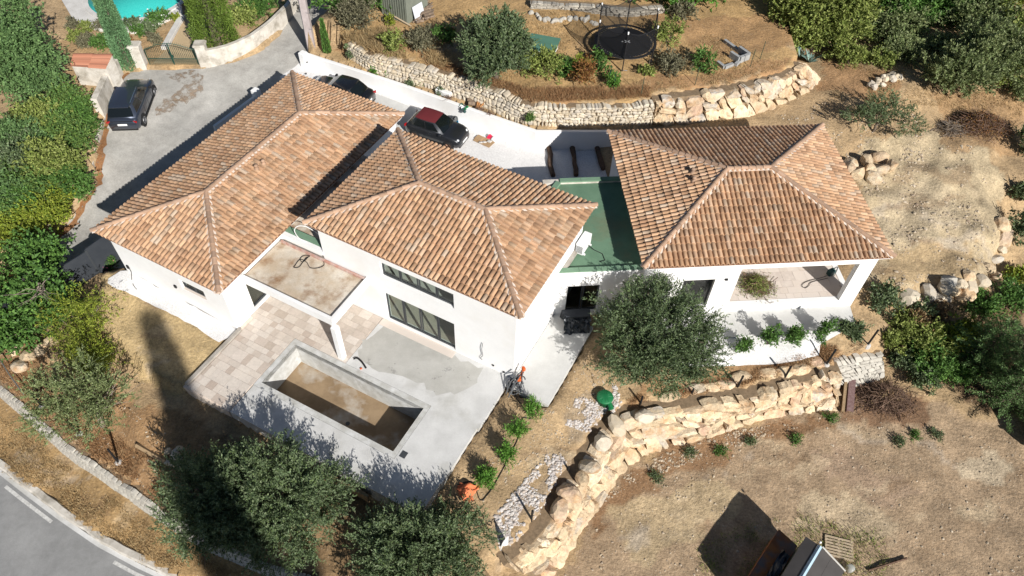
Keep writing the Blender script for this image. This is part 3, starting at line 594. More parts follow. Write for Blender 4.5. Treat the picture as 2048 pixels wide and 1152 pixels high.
vo = np.array(villa.location)
for rf in roofs:
    idx = [i for i in range(len(TP)) if TP[i][0] is rf]
    for i in [j for j in idx if j in chosen]:
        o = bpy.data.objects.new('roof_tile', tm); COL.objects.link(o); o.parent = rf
        M4 = Matrix.Identity(4); M = TP[i][3]
        for a in range(3):
            for b in range(3): M4[a][b] = M[a, b]
            M4[a][3] = TP[i][4][a]-vo[a]
        o.matrix_local = M4
    rest = [TP[i][1] for i in idx if i not in chosen]; n = len(TV)
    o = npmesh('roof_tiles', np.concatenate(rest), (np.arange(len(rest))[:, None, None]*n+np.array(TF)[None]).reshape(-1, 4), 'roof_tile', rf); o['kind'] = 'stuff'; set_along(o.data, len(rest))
def roof_point(px, py, k):
    """point on a roof plane seen through a pixel"""
    z = 3.8
    c, u, L, Wd, ze = [((-12.833, 27.965), E1, 14.352, 7.516, 3.225), ((-2.767, 23.422), E2, 10.603, 7.295, 5.081), ((10.903, 27.076), F1, 11.477, 9.375, 3.953)][k]
    v = np.array([-u[1], u[0]])
    for _ in range(30):
        q = at(px, py, z); d = q[:2]-np.array(c); r = min(L/2-abs(d @ u), Wd/2-abs(d @ v)); z = .5*z+.5*(ze+SL*r)
    return q
for px, py, k in ((514, 340, 0), (528, 330, 0), (1384, 347, 2), (1386, 364, 2)):
    q = roof_point(px, py, k); MB().lathe([(.13, -.1), (.12, .10), (.085, .16), (.09, .26), (.12, .28), (.05, .34)], q, 10).build('roof_vent', 'ridge_tile', roofs[k], True)

def panel(P, u, n, L, z0, z1, th, holes, name='wall', mt='render_white', parent=None):
    """wall from P along u, outer face towards -n... n points outwards; holes = (u0,u1,z0,z1)"""
    b = MB(); us = sorted({0, L, *[h[0] for h in holes], *[h[1] for h in holes]}); zs = sorted({z0, z1, *[h[2] for h in holes], *[h[3] for h in holes]})
    u3 = np.array([u[0], u[1], 0]); n3 = np.array([n[0], n[1], 0]); P = np.array([P[0], P[1], 0])
    bm = bmesh.new()
    grid = {}
    def vert(i, j, k):
        if (i, j, k) not in grid:
            q = P+u3*us[i]+np.array([0, 0, zs[j]])-n3*th*k; grid[(i, j, k)] = bm.verts.new(q)
        return grid[(i, j, k)]
    solid = lambda i, j: 0 <= i < len(us)-1 and 0 <= j < len(zs)-1 and not any(h[0]-1e-6 <= us[i] and us[i+1] <= h[1]+1e-6 and h[2]-1e-6 <= zs[j] and zs[j+1] <= h[3]+1e-6 for h in holes)
    for i in range(len(us)-1):
        for j in range(len(zs)-1):
            if not solid(i, j): continue
            bm.faces.new([vert(i, j, 0), vert(i+1, j, 0), vert(i+1, j+1, 0), vert(i, j+1, 0)])
            bm.faces.new([vert(i, j, 1), vert(i, j+1, 1), vert(i+1, j+1, 1), vert(i+1, j, 1)])
            for di, dj, e in ((-1, 0, ((i, j), (i, j+1))), (1, 0, ((i+1, j+1), (i+1, j))), (0, -1, ((i+1, j), (i, j))), (0, 1, ((i, j+1), (i+1, j+1)))):
                if not solid(i+di, j+dj): bm.faces.new([vert(*e[0], 0), vert(*e[1], 0), vert(*e[1], 1), vert(*e[0], 1)])
    bmesh.ops.recalc_face_normals(bm, faces=bm.faces)
    me = bpy.data.meshes.new(name); bm.to_mesh(me); bm.free(); me.transform(Matrix.Translation(-Vector(root_loc(parent))))
    return link(name, me, mt, parent)
def window(P, u, n, u0, u1, z0, z1, nl, inset=.12, gl='pane_glass', name='window', label=None, sill=None):
    """framed window of nl panes set into an opening"""
    u3 = np.array([u[0], u[1], 0]); n3 = np.array([n[0], n[1], 0]); P = np.array([P[0], P[1], 0])-n3*inset; an = math.atan2(u[1], u[0])
    w = MB(); f = .055
    def bar(a, b, c, d, t=.07): w.box(P+u3*(a+b)/2+np.array([0, 0, (c+d)/2]), (b-a, t, d-c), an)
    bar(u0, u1, z0, z0+f); bar(u0, u1, z1-f, z1); bar(u0, u0+f, z0+f, z1-f); bar(u1-f, u1, z0+f, z1-f)
    o = w.build(name, 'frame_grey', villa)
    if label: o['label'] = label
    st = (u1-u0)/nl
    for i in range(nl):
        a, b = u0+i*st, u0+(i+1)*st
        fr = MB(); w2 = w; w = fr
        off = .012*(i % 2)
        P += n3*off
        bar(a+.02, b-.02, z0+f, z0+f+.05, .045); bar(a+.02, b-.02, z1-f-.05, z1-f, .045); bar(a+.02, a+.07, z0+f+.05, z1-f-.05, .045); bar(b-.07, b-.02, z0+f+.05, z1-f-.05, .045)
        fr.build('sash', 'frame_grey', o)
        g = MB(); q = [P+u3*x+np.array([0, 0, z]) for x, z in ((a+.06, z0+f+.04), (b-.06, z0+f+.04), (b-.06, z1-f-.04), (a+.06, z1-f-.04))]
        g.add(q+[k-n3*.012 for k in q], [(0, 1, 2, 3), (7, 6, 5, 4), (0, 4, 5, 1), (1, 5, 6, 2), (2, 6, 7, 3), (3, 7, 4, 0)]); g.build('pane', gl, o)
        P -= n3*off; w = w2
    if sill:
        MB().box(P+n3*(inset/2)+u3*(u0+u1)/2+np.array([0, 0, z0-.0+.012]), (u1-u0-.01, inset-.04, .02), an).build('sill', sill, o)
    return o
nE1, nE2 = -E1, -E2
TW = .28
# left wing: walls a 12.63..26.31, b -27.25..-20.40
h1 = 3.06
panel(W(12.63, -27.25), E2, nE1, 6.85, -.6, h1, TW, [(4.0, 5.5, 1.28, 1.98)], parent=villa)
panel(W(12.63+TW, -20.40), E1, E2, 13.68-2*TW, -.6, h1, TW, [(1.0, 2.0, .12, 2.15)], parent=villa)
panel(W(26.31, -27.25), E2, E1, 6.85, -1.2, h1, TW, [], parent=villa)
panel(W(12.63+TW, -27.25), E1, nE2, 13.68-2*TW, -2., h1, TW, [], parent=villa)
window(W(12.63, -27.25), E2, nE1, 4.0, 5.5, 1.28, 1.98, 2, .16, 'window_dark', sill='travertine_light')
window(W(12.63+TW, -20.40), E1, E2, 1.0, 2.0, .12, 2.15, 1, .14, 'window_dark', 'glazed_door')
MB().box(W(19.47, -23.83, .05), (13.1, 6.3, .1), TH).build('floor', 'interior_floor', villa)
# two storey block: walls a 16.50..23.13, b -17.76..-7.82
h2 = 4.93
panel(W(16.50, -17.76), E2, nE1, 9.94, -.6, h2, TW, [(3.22, 6.92, .12, 2.13), (3.22, 6.96, 3.23, 4.22)], parent=villa)
panel(W(16.50+TW, -7.82), E1, E2, 6.63-2*TW, -.6, h2, TW, [], parent=villa)
panel(W(23.13, -17.76), E2, E1, 9.94, -.6, h2, TW, [], parent=villa)
panel(W(16.50+TW, -17.76), E1, nE2, 6.63-2*TW, -.6, h2, TW, [], parent=villa)
window(W(16.50, -17.76), E2, nE1, 3.22, 6.92, .12, 2.13, 4, .13, 'pane_glass', 'glazed_door')
window(W(16.50, -17.76), E2, nE1, 3.22, 6.96, 3.23, 4.22, 4, .18, 'pane_glass')
MB().box(W(16.50-.0, -12.69, 3.215)+np.array([*(E1*.09), 0]), (3.7, .16, .02), TH-math.pi/2).build('sill', 'mortar', villa)
MB().box(W(19.8, -12.79, .05), (6.0, 9.3, .1), TH).build('floor', 'interior_floor', villa)
MB().box(W(19.8, -12.79, 2.72), (6.0, 9.3, .25), TH).build('upper_floor', 'interior', villa)
for a0, b0, a1, b1 in ((19.5, -17.4, 19.5, -8.2), (20.2, -12.6, 22.8, -12.6)):
    q0, q1 = W(a0, b0), W(a1, b1); MB().box((q0+q1)/2+np.array([0, 0, 1.35]), (np.linalg.norm(q1-q0), .1, 2.5), math.atan2(*(q1-q0)[1::-1])).build('partition', 'interior', villa)
# flat roof between the wing and the block
ln = MB(); ln.box(W(19.9, -19.08, 1.2), (6.3, 2.6, 3.4), TH); ln.build('link_wall', 'render_white', villa)
MB().box(W(19.9, -19.08, 2.93), (6.3, 2.6, .06), TH).build('flat_roof', 'slab_stained', villa)
up = MB(); up.box(W(16.86, -19.08, 3.02), (.30, 2.6, .24), TH); up.build('felt_upstand', 'green_felt_edge', villa)
MB().box(W(16.58, -19.08, 2.98), (.22, 2.62, .22), TH).build('parapet', 'render_white', villa)
# roof slab over the terrace, on one column
sl = MB(); zt = 2.72
sl.box(W(15.18, -17.83, zt-.19), (2.60, 4.92, .10), TH); slab = sl.build('canopy_slab', 'slab_stained', villa)
slab['label'] = 'stained concrete canopy roof over the tiled terrace'
pb = MB(); pb.box(W(13.81, -17.80, zt-.20), (.16, 5.06, .42), TH); pb.build('canopy_beam', 'render_white', slab)
pb = MB(); pb.box(W(15.205, -15.335, zt-.203), (2.62, .15, .42), TH); pb.build('canopy_beam', 'render_white', slab)
pb = MB(); pb.box(W(13.73, -15.20, 1.15), (.29, .27, 2.31), TH); pb.build('column', 'render_white', slab, bevel=.01)
MB().box(W(16.4, -17.8, zt-.09), (.10, 4.8, .11), TH).build('flashing', 'red_brown' if 'red_brown' in MATS else mat('red_brown', (.42, .21, .16), .8, (.5, .42, .38), 3.), slab)
# green felt roof between block and right wing
panel(V(-9.6, -4.0), F1, -F2, 4.3, -.5, 3.02, TW, [(.75, 2.28, .1, 2.08)], parent=villa)
window(V(-9.6, -4.0), F1, -F2, .75, 2.28, .1, 2.08, 2, .17, 'window_dark')
panel(V(-9.4, 2.3), F1, F2, 4.0, -.5, 3.0, TW, [], mt='old_render', parent=villa)
gr_ = [V(-9.45, -3.96), V(-5.3, -3.96), V(-5.3, 2.28), V(-8.55, 2.28), V(-9.0, 1.55), V(-9.3, .5), V(-9.6, -2)]
MB().prism(gr_, 2.80, 2.90).build('felt_roof', 'green_felt', villa)
def upstand(pts, n0):
    b = MB(); 
    for p, q in zip(pts[:-1], pts[1:]):
        p, q = np.array(p), np.array(q); d = (q-p)[:2]; L = np.linalg.norm(d)
        nseg = max(1, int(L/1.0))
        for i in range(nseg):
            a = p+(q-p)*(i/nseg); c = p+(q-p)*((i+1)/nseg); b = MB(); m_ = (a+c)/2; b.box((m_[0], m_[1], 2.985+.002*(i % 2)), (np.linalg.norm((c-a)[:2])-.012, .26, .17), math.atan2(d[1], d[0])); b.build('felt_upstand', 'green_felt_edge', villa)
upstand([V(-9.45, -3.84), V(-5.3, -3.84)], 0); upstand([V(-8.55, 2.16), V(-5.3, 2.16)], 0); upstand([V(-9.05, 1.4), V(-8.62, 2.06)], 0)
# raw concrete upstand at the foot of the block beside the green roof
MB().box(W(21.7, -7.72, 2.97), (1.6, .18, .16), TH).build('raw_kerb', 'concrete_raw', villa)
# right wing: walls u +-5.40, v +-4.35, floor .46
h3 = 3.80; fz = .46
panel(V(-5.40, -4.35), F1, -F2, 10.80, -.6, h3, TW, [(1.85, 3.34, .5, 2.54), (4.42, 10.02, fz, 3.17)], parent=villa)
panel(V(5.40, -4.35+TW), F2, F1, 8.70-2*TW, -.6, h3, TW, [(.35, 4.3, fz, 3.17)], parent=villa)
panel(V(-5.40, 4.35), F1, F2, 10.80, -.6, h3, TW, [], parent=villa)
panel(V(-5.40, -4.35+TW), F2, -F1, 8.70-2*TW, -.6, h3, TW, [], parent=villa)
panel(V(-1.2, -4.35+TW), F2, F1, 5.0, fz, 3.6, .2, [], 'terrace_wall', parent=villa)
panel(V(-1.2, .75), F1, -F2, 6.32, fz, 3.6, .2, [], 'terrace_wall', parent=villa)
window(V(-5.40, -4.35), F1, -F2, 1.85, 3.34, .5, 2.54, 1, .18, 'window_dark')
MB().box(V(-3.3, 0, fz-.06), (4.0, 8.2, .1), T3).build('floor', 'interior_floor', villa)
MB().box(V(1.95, -1.8, 3.42), (6.2, 4.9, .1), T3).build('terrace_ceiling', 'render_white', villa)
tf = MB(); tf.box(V(1.98, -1.8, fz-.20), (6.5, 5.0, .3), T3); tfl = tf.build('terrace_floor', 'mortar', villa)
r2 = np.random.default_rng(5)
v0 = -4.33
while v0 < .6:
    hgt_ = float(r2.choice([.4, .4, .6])); u0 = -1.18
    while u0 < 5.2:
        wd = float(r2.choice([.4, .6, .6, .9])); u1 = min(u0+wd, 5.36)
        MB().box(V((u0+u1)/2, v0+hgt_/2, fz-.045+r2.normal(0, .0015)), (u1-u0-.008, hgt_-.008, .05), T3).build('paving_tile', 'travertine_light', tfl); u0 = u1
    v0 += hgt_
# concrete apron in front of the right wing
struct(MB().prism([V(-5.2, -4.36), V(-5.2, -5.95), V(-4.6, -6.05), V(5.2, -5.55), V(5.37, -4.37)], -.4, .0).build('wing_apron', 'concrete_new'))

# ------------------------------------------------------------------ terrace, paving, pool
pt = MB()
def pbox(a0, a1, b0, b1, z0, z1, b): b.box(W((a0+a1)/2, (b0+b1)/2, (z0+z1)/2), (a1-a0, b1-b0, z1-z0), TH)
pat = MB(); pa0, pa1 = 10.62, 13.52; pb0, pb1 = -17.76, -10.29
pbox(9.08, pa0, -17.72, -8.05, -.9, 0, pat); pbox(pa0, pa1, pb1, -8.0, -.9, 0, pat); pbox(pa1, 16.5, -14.86, -7.92, -.9, 0, pat)
patio = struct(pat.build('terrace_slab', 'concrete'))
stp = MB(); pbox(16.02, 20.9, -7.80, -5.83, -.5, .03, stp); struct(stp.build('side_path', 'concrete_new'))
pbx = MB(); pbox(9.06, 16.49, -20.38, pb0, -.9, -.035, pbx); pbox(pa1, 16.49, pb0, -14.87, -.9, -.035, pbx)
pave = struct(pbx.build('paved_terrace', 'mortar'))
r3 = np.random.default_rng(12)
def pave_area(a0, a1, b0, b1):
    a = a0
    while a < a1-.05:
        da = float(r3.choice([.30, .40, .40, .60])); 
        if a+da > a1-.15: da = a1-a
        b = b0-float(r3.uniform(0, .3))
        while b < b1-.05:
            db = float(r3.choice([.30, .40, .60, .60])); c0, c1 = max(b, b0), min(b+db, b1)
            if c1-c0 > .03:
                MB().box(W(a+da/2, (c0+c1)/2, -.02+r3.normal(0, .0015)), (da-.009, c1-c0-.009, .045), TH).build('paving_tile', 'travertine', pave)
            b += db
        a += da
pave_area(9.12, 13.52, -20.15, -17.78); pave_area(13.52, 16.48, -20.38, -14.88)
MB().box(W(10.95, -20.29, .02), (3.5, .17, .12), TH).build('edging', 'concrete_raw', pave)
pave_edge = MB(); pbox(16.1, 16.49, -14.84, -10.8, .004, .02, pave_edge); pave_edge.build('threshold_strip', 'travertine_light', patio)
dp = PX([(770, 650, 0), (905, 712, 0), (965, 738, 0), (955, 765, 0), (915, 792, 0), (870, 790, 0), (845, 765, 0), (800, 755, 0), (735, 728, 0), (712, 705, 0), (735, 672, 0)])
struct(sheet('damp_patch', wob(dp+[dp[0]], .09, .35, 51)[:-1], 'concrete_damp', .004, .5, lambda P: np.zeros(len(P))))
pool = thing('swimming_pool', 'empty rectangular concrete swimming pool in the terrace', 'pool', W(12, -14, 0))
ia0, ia1, ib0, ib1 = 10.89, 13.25, -17.50, -10.52; fl = -1.42
bs = MB()
q = [W(a, b) for a, b in ((ia0, ib0), (ia0, ib1), (ia1, ib1), (ia1, ib0))]
for k in range(4):
    a, b = q[k], q[(k+1) % 4]; MB().add([(*a[:2], fl), (*b[:2], fl), (*b[:2], -.0), (*a[:2], 0)], [(0, 1, 2, 3), (3, 2, 1, 0)][:1]).build('pool_wall', 'pool_grey', pool)
MB().add([(*p[:2], fl) for p in q], [(0, 1, 2, 3)]).build('pool_floor', 'pool_floor', pool)
cp = MB(); pbox(pa0+.012, ia0, pb0+.012, pb1-.012, -.3, -.006, cp); pbox(ia1, pa1-.012, pb0+.012, pb1-.012, -.3, -.006, cp); pbox(ia0, ia1, pb0+.012, ib0, -.3, -.006, cp); pbox(ia0, ia1, ib1, pb1-.012, -.3, -.006, cp)
cp.build('coping', 'pool_grey', pool)
MB().lathe([(.10, -.02), (.10, .012), (.07, .016)], W(11.6, -13.6, fl), 14).build('drain', 'frame_grey', pool)
MB().box(W(10.98, -10.06, .006), (.30, .26, .02), TH).build('skimmer_lid', 'frame_grey', pool)

lw = thing('low_wall', 'low white wall with an end pillar between the drive and the left wing', 'wall', at(470, 215, .6))
slab_a, slab_b = at(512, 184, 1.25), at(430, 258, .85)
d = slab_b-slab_a; L_ = np.linalg.norm(d[:2]); an = math.atan2(d[1], d[0]); m_ = (slab_a+slab_b)/2
MB().box((m_[0], m_[1], .2), (L_, .18, 1.75), an).build('wall_face', 'render_white', lw)
MB().bbox((slab_a[0], slab_a[1], .55), (.42, .42, 1.75), an, .02).build('end_pillar', 'render_white', lw)
# ------------------------------------------------------------------ stones and walls
def rock_mesh(seed, sub=2, cuts=9, rough=.06):
    r = np.random.default_rng(seed); bm = bmesh.new(); bmesh.ops.create_icosphere(bm, subdivisions=sub, radius=1)
    v = np.array([q.co[:] for q in bm.verts])
    for _ in range(cuts):
        n = r.normal(size=3); n /= np.linalg.norm(n); d = r.uniform(.55, .85); e = v @ n-d; k = e > 0; v[k] -= np.outer(e[k]*.92, n)
    v += r.normal(0, rough*.5, v.shape)
    v /= np.abs(v).max(0)
    for q, c in zip(bm.verts, v): q.co = c
    me = bpy.data.meshes.new('rock'); bm.to_mesh(me); bm.free(); return me
ROCKS = [rock_mesh(100+i) for i in range(14)]
PEB = [rock_mesh(300+i, 1, 5, .1) for i in range(8)]
def set_mat(lst, mt):
    out = []
    for me in lst:
        c = me.copy(); c.materials.append(MATS[mt]); out.append(c)
    return out
ROCK_B = set_mat(ROCKS, 'stone_boulder'); ROCK_P = set_mat(ROCKS, 'stone_pale'); ROCK_G = set_mat(ROCKS, 'stone_grey')
mat('stone_old', (.3, .28, .24), .95, isl_cols=[(.30, .275, .235), (.36, .33, .28), (.25, .225, .19), (.40, .37, .31)], isl=.3, bump=.7, bscale=18, grain=.4, gscale=9.)
for me in ROCK_B+ROCK_P+ROCK_G: me.polygons.foreach_set('use_smooth', [False]*len(me.polygons))
def place(me, name, pos, scale, rot, parent=None):
    o = bpy.data.objects.new(name, me); COL.objects.link(o); o.parent = parent
    o.location = tuple(np.array(pos)-np.array(root_loc(parent))) if parent else tuple(pos)
    o.scale = scale; o.rotation_euler = rot; return o
def lines2(base, top, step):
    b, t = np.array(base, float), np.array(top, float)
    def par(p): d = np.r_[0, np.cumsum(np.linalg.norm(np.diff(p, axis=0), axis=1))]; return d/d[-1], d[-1]
    sb, Lb = par(b); stp, _ = par(t); n = max(4, int(Lb/step)); s = np.linspace(0, 1, n)
    return np.stack([np.interp(s, sb, b[:, k]) for k in range(3)], 1), np.stack([np.interp(s, stp, t[:, k]) for k in range(3)], 1), Lb
def outward(B, T, side):
    t = np.gradient(B, axis=0); t[:, 2] = 0; t /= np.linalg.norm(t, axis=1)[:, None]
    n = np.c_[t[:, 1], -t[:, 0], np.zeros(len(t))]*side; return t, n
def core(root, B, T, N, back, mt='wall_core', inset=.14, low=.4):
    k = len(B); vs = []
    for i in range(k):
        b = B[i]-N[i]*inset; t = T[i]-N[i]*inset
        vs += [b-np.array([0, 0, low]), t-np.array([0, 0, .06]), t-N[i]*back-np.array([0, 0, .05]), b-N[i]*back-np.array([0, 0, low])]
    fs = [(i*4+j, (i+1)*4+j, (i+1)*4+(j+1) % 4, i*4+(j+1) % 4) for i in range(k-1) for j in range(4)]+[(0, 1, 2, 3), ((k-1)*4+3, (k-1)*4+2, (k-1)*4+1, (k-1)*4)]
    m_ = MB().add(vs, fs); return m_.build('wall_core', mt, root)
def stone_verts(c4, N, depth, bulge, r, cut=(.70, .80), rough=0.):
    """pillow stone on four face corners (bl, br, tr, tl)"""
    c4 = [np.array(q) for q in c4]; vs = []; n = 5 if rough else 4
    g = [-.5, -.24, .02, .25, .5] if rough else [-.5, -.18, .18, .5]
    for y in g:
        for x in g:
            X, Y = x+.5, y+.5; ed = abs(x) == .5 or abs(y) == .5
            if abs(x) == .5 and abs(y) == .5: kx = r.uniform(*cut); X = .5+(X-.5)*kx; Y = .5+(Y-.5)*kx
            elif rough: X += r.normal(0, .03); Y += r.normal(0, .03)
            p = (c4[0]*(1-X)+c4[1]*X)*(1-Y)+(c4[3]*(1-X)+c4[2]*X)*Y
            vs.append(p+N*((0 if ed else bulge)+r.normal(0, bulge*.22+rough*(.5 if ed else 1.))))
    ring = list(range(n))+[n*k+n-1 for k in range(1, n)]+[n*(n-1)+k for k in range(n-2, -1, -1)]+[n*k for k in range(n-2, 0, -1)]; m_ = len(ring)
    vs += [vs[i]-N*depth for i in ring]
    fs = [(j*n+i, j*n+i+1, (j+1)*n+i+1, (j+1)*n+i) for j in range(n-1) for i in range(n-1)]
    fs += [(ring[(a+1) % m_], ring[a], n*n+a, n*n+(a+1) % m_) for a in range(m_)]
    return vs, fs
def stone_wall(root, base, top, side, rows, lr, depth, mt, seed, bulge=.05, ncap=300, gap=.012, top_depth=None, wav=.28, jt=.035, cut=(.70, .80), piece='stone', inset=.14, back=.45, rough=0.):
    r = np.random.default_rng(seed); B, T, L = lines2(base, top, .25); t, N = outward(B, T, side); n = len(B)
    core(root, B, T, N, back, inset=inset)
    def face(s, y):
        x = np.clip(s/L*(n-1), 0, n-1.001); i = int(x); f = x-i
        b = B[i]*(1-f)+B[i+1]*f; tt = T[i]*(1-f)+T[i+1]*f; return b*(1-y)+tt*y, N[i]
    st = []
    ph = r.uniform(0, 9, rows+1)
    def yb(k, s):
        if k <= 0: return -.12
        if k >= rows: return 1.+.05*math.sin(s*2.3)+.03*math.sin(s*5.1)
        return (k+wav*math.sin(s*.9+ph[k])+wav*.55*math.sin(s*2.7+ph[k]*2))/rows
    for k in range(rows):
        s = r.uniform(-.2, 0)
        while s < L:
            ln_ = r.uniform(*lr); a, b = max(s, 0)+gap, min(s+ln_, L)-gap
            if b-a > .06:
                j = r.normal(0, jt, 8); j[4:] *= .6
                c4 = [face(a+j[0], yb(k, a)+gap+j[4])[0], face(b+j[1], yb(k, b)+gap+j[5])[0], face(b+j[2], yb(k+1, b)-gap+j[6])[0], face(a+j[3], yb(k+1, a)-gap+j[7])[0]]
                _, nn = face((a+b)/2, .5)
                st.append(stone_verts(c4, nn, (top_depth if (top_depth and k == rows-1) else depth), bulge*r.uniform(.6, 1.5), r, cut, rough))
            s += ln_
    d = [np.linalg.norm(np.mean(v, 0)-np.array([0, 0, HC])) for v, f in st]; od = np.argsort(d); ind = set(od[:ncap].tolist()); rest = MB()
    for i, (v, f) in enumerate(st):
        if i in ind: MB().add(v, f).build(piece, mt, root)
        else: rest.add(v, f)
    if rest.v: tag(rest.build('stones', mt, root), kind='stuff')
def boulder_wall(root, base, top, side, rows, size, depth, meshes, seed):
    r = np.random.default_rng(seed); B, T, L = lines2(base, top, .3); t, N = outward(B, T, side); n = len(B)
    core(root, B, T, N, .7, inset=.32)
    for k in range(rows):
        s = r.uniform(-.3, 0)
        while s < L:
            w_ = size*r.choice([.55, .8, 1., 1.15, 1.5])*r.uniform(.85, 1.15); x = np.clip((s+w_/2)/L*(n-1), 0, n-1.001); i = int(x)
            y = (k+.5+r.normal(0, .12))/rows
            hgt_ = np.linalg.norm(T[i]-B[i])/rows
            p = B[i]*(1-y)+T[i]*y-N[i]*(.16+r.uniform(-.06, .08))
            an = math.atan2(t[i][1], t[i][0])
            lean = math.atan2(np.linalg.norm((T[i]-B[i])[:2]), (T[i]-B[i])[2])
            place(meshes[r.integers(len(meshes))], 'boulder', p, (w_*.56, depth*r.uniform(.8, 1.1), hgt_*.60*r.uniform(.85, 1.15)), (-lean*side*.8+r.normal(0, .12), r.normal(0, .14), an+r.normal(0, .12)), root)
            s += w_*.98
def slab_wall(root, pts, th, z0f, z1, mt, name='wall_face'):
    """rendered wall along a polyline"""
    q = resample(pts, .6); t, N = outward(np.c_[q[:, :2], np.zeros(len(q))], None, 1); vs = []
    for i in range(len(q)):
        a = q[i, :2]; n = N[i, :2]; zb = z0f(a); zt = z1(i/(len(q)-1)) if callable(z1) else z1
        vs += [(*(a+n*th/2), zb), (*(a+n*th/2), zt-.02), (*(a+n*(th/2-.02)), zt), (*(a-n*(th/2-.02)), zt), (*(a-n*th/2), zt-.02), (*(a-n*th/2), zb)]
    k = len(q); fs = [(i*6+j, (i+1)*6+j, (i+1)*6+j+1, i*6+j+1) for i in range(k-1) for j in range(5)]+[(0, 1, 2, 3, 4, 5), tuple((k-1)*6+j for j in range(5, -1, -1))]
    b = MB().add(vs, fs); return b.build(name, mt, root)

rw = thing('retaining_wall', 'white rendered retaining wall behind the gravel court', 'wall', L1W[3])
slab_wall(rw, [np.array([q[0], q[1]]) for q in L1W], .22, lambda a: -.4, 1.46, 'render_white')
q = at(606, 108, 1.5); MB().bbox((q[0], q[1], .75), (.42, .42, 1.75), -.5, .02).build('end_pillar', 'render_white', rw)
for px, py in ((615, 123), (612.5, 146)):
    MB().lathe([(.045, -.02), (.05, .06), (.02, .065)], at(px, py, 1.2 if py < 130 else .75)+np.array([0, -.05, 0]), 8, (0, -1, .1)).build('bracket', 'plastic_black', rw)
ds = thing('dry_stone_wall', 'pale dry stone wall holding up the dry garden behind the court', 'wall', L2W[6])
Tl = TLINE
stone_wall(ds, L2W[:15], Tl, 1, 7, (.15, .40), .3, 'stone_pale', 3, .035, 300, .008, .42, .32, .04, (.6, .9))
bw = thing('boulder_wall', 'curved wall of big golden boulders ending near the upper trees', 'wall', L2W[16])
stone_wall(bw, L2W[14:]+[at(1637, 150, 1.6)], TLINE2, 1, 3, (.35, 1.25), .5, 'stone_boulder', 8, .05, 300, .014, .40, .36, .10, (.66, 1.0), 'boulder', .18, .6, .03)
bl = thing('boulder_wall', 'long wall of big golden boulders below the front garden', 'wall', LBW[9])
stone_wall(bl, LBW[1:], LBTW[1:], 1, 5, (.28, 1.2), .5, 'stone_boulder', 15, .04, 300, .012, .35, .42, .10, (.66, 1.0), 'boulder', .16, .7, .032)
rk = PX([(1142, 985, -.45), (1120, 1020, -.5), (1180, 935, -.4), (1205, 885, -.35), (1235, 850, -.3), (1290, 832, -.35), (1165, 955, -.4)])
for i, (q, s) in enumerate(zip(rk, ((.62, .45, .35), (.5, .4, .4), (.5, .45, .35), (.42, .5, .35), (.55, .4, .35), (.5, .35, .3), (.4, .35, .3)))):
    place((ROCK_B+ROCK_P)[(i*5+2) % 28], 'boulder', q, s, (.1*i, .2, i*1.3), bl)
b2 = thing('stone_wall', 'low pale stone wall beside the brush pile', 'wall', at(1730, 750, -2))
stone_wall(b2, PX([(1690, 775, -2.0), (1735, 762, -2.0), (1770, 750, -2.0)]), PX([(1640, 735, -.75), (1700, 718, -.9), (1768, 706, -1.2)]), 1, 7, (.12, .32), .3, 'stone_grey', 21, .015, 300, .006, .25, .3, .025, (.75, 1.0))
lr_ = thing('stone_wall', 'grey stone wall along the roadside verge', 'wall', RWW[5])
mid = [q+np.array([.22, .22, .0]) for q in RWW]
stone_wall(lr_, [np.array([q[0]-.12, q[1]-.16, -2.25]) for q in RWW], [np.array([q[0]+.05, q[1]+.1, -1.42]) for q in RWW], 1, 6, (.12, .30), .2, 'stone_grey', 31, .012, 300, .004, .16, .3, .02, (.8, 1.0), 'stone', .10, .42)
# old walls at the top of the garden
for k, (bs_, tp_, lb) in enumerate((([(1060, 22, 3.1), (1130, 26, 3.1), (1200, 28, 3.05)], [(1060, 6, 3.6), (1130, 10, 3.6), (1205, 14, 3.55)], 'weathered stone wall above the ping pong table at the top edge'),
                                  ([(1200, 30, 3.05), (1260, 34, 3.0), (1330, 26, 3.0)], [(1205, 16, 3.5), (1262, 20, 3.45), (1330, 14, 3.45)], 'weathered stone wall behind the trampoline'))):
    w_ = thing('stone_wall', lb, 'wall', at(*bs_[1])); stone_wall(w_, PX(bs_), PX(tp_), 1, 5, (.18, .42), .3, 'stone_old', 41+k, .025, 300, .008, .3, .3, .04, (.6, 1.0))
eg = thing('stone_edging', 'broken row of old stones across the dry garden', 'stones', gp(1110, 40)); r_ = np.random.default_rng(77)
for i in range(26):
    f = i/25; q = gp(1062+f*130+r_.normal(0, 3), 26+f*26+8*math.sin(f*6)+r_.normal(0, 2)); place(ROCK_G[i % 14], 'stone', q, tuple(r_.uniform(.12, .24, 3)), tuple(r_.uniform(0, 3, 3)), eg)
fb = thing('boulder_wall', 'short stack of cream boulders at the right wing corner', 'wall', gp(1730, 340))
for i, (px, py, sx, sz_) in enumerate(((1700, 332, .5, .4), (1712, 352, .55, .4), (1728, 325, .5, .42), (1735, 345, .5, .4), (1755, 322, .55, .42), (1758, 345, .7, .34), (1778, 338, .5, .35), (1694, 345, .4, .35), (1742, 362, .55, .3))):
    place(ROCK_B[(i*3) % 14], 'boulder', gp(px, py, .22), (sx, .42, sz_), (.15*i, .1, i*.7), fb)
fw = thing('stone_wall', 'pale stones of a collapsed wall under the upper bushes', 'stones', gp(1765, 165))
for i in range(16):
    q = gp(1738+i*4+r_.normal(0, 2), 172-i*1.2+r_.normal(0, 4), .1); place(ROCK_P[i % 14], 'stone', q, tuple(r_.uniform(.16, .34, 3)), tuple(r_.uniform(0, 3, 3)), fw)
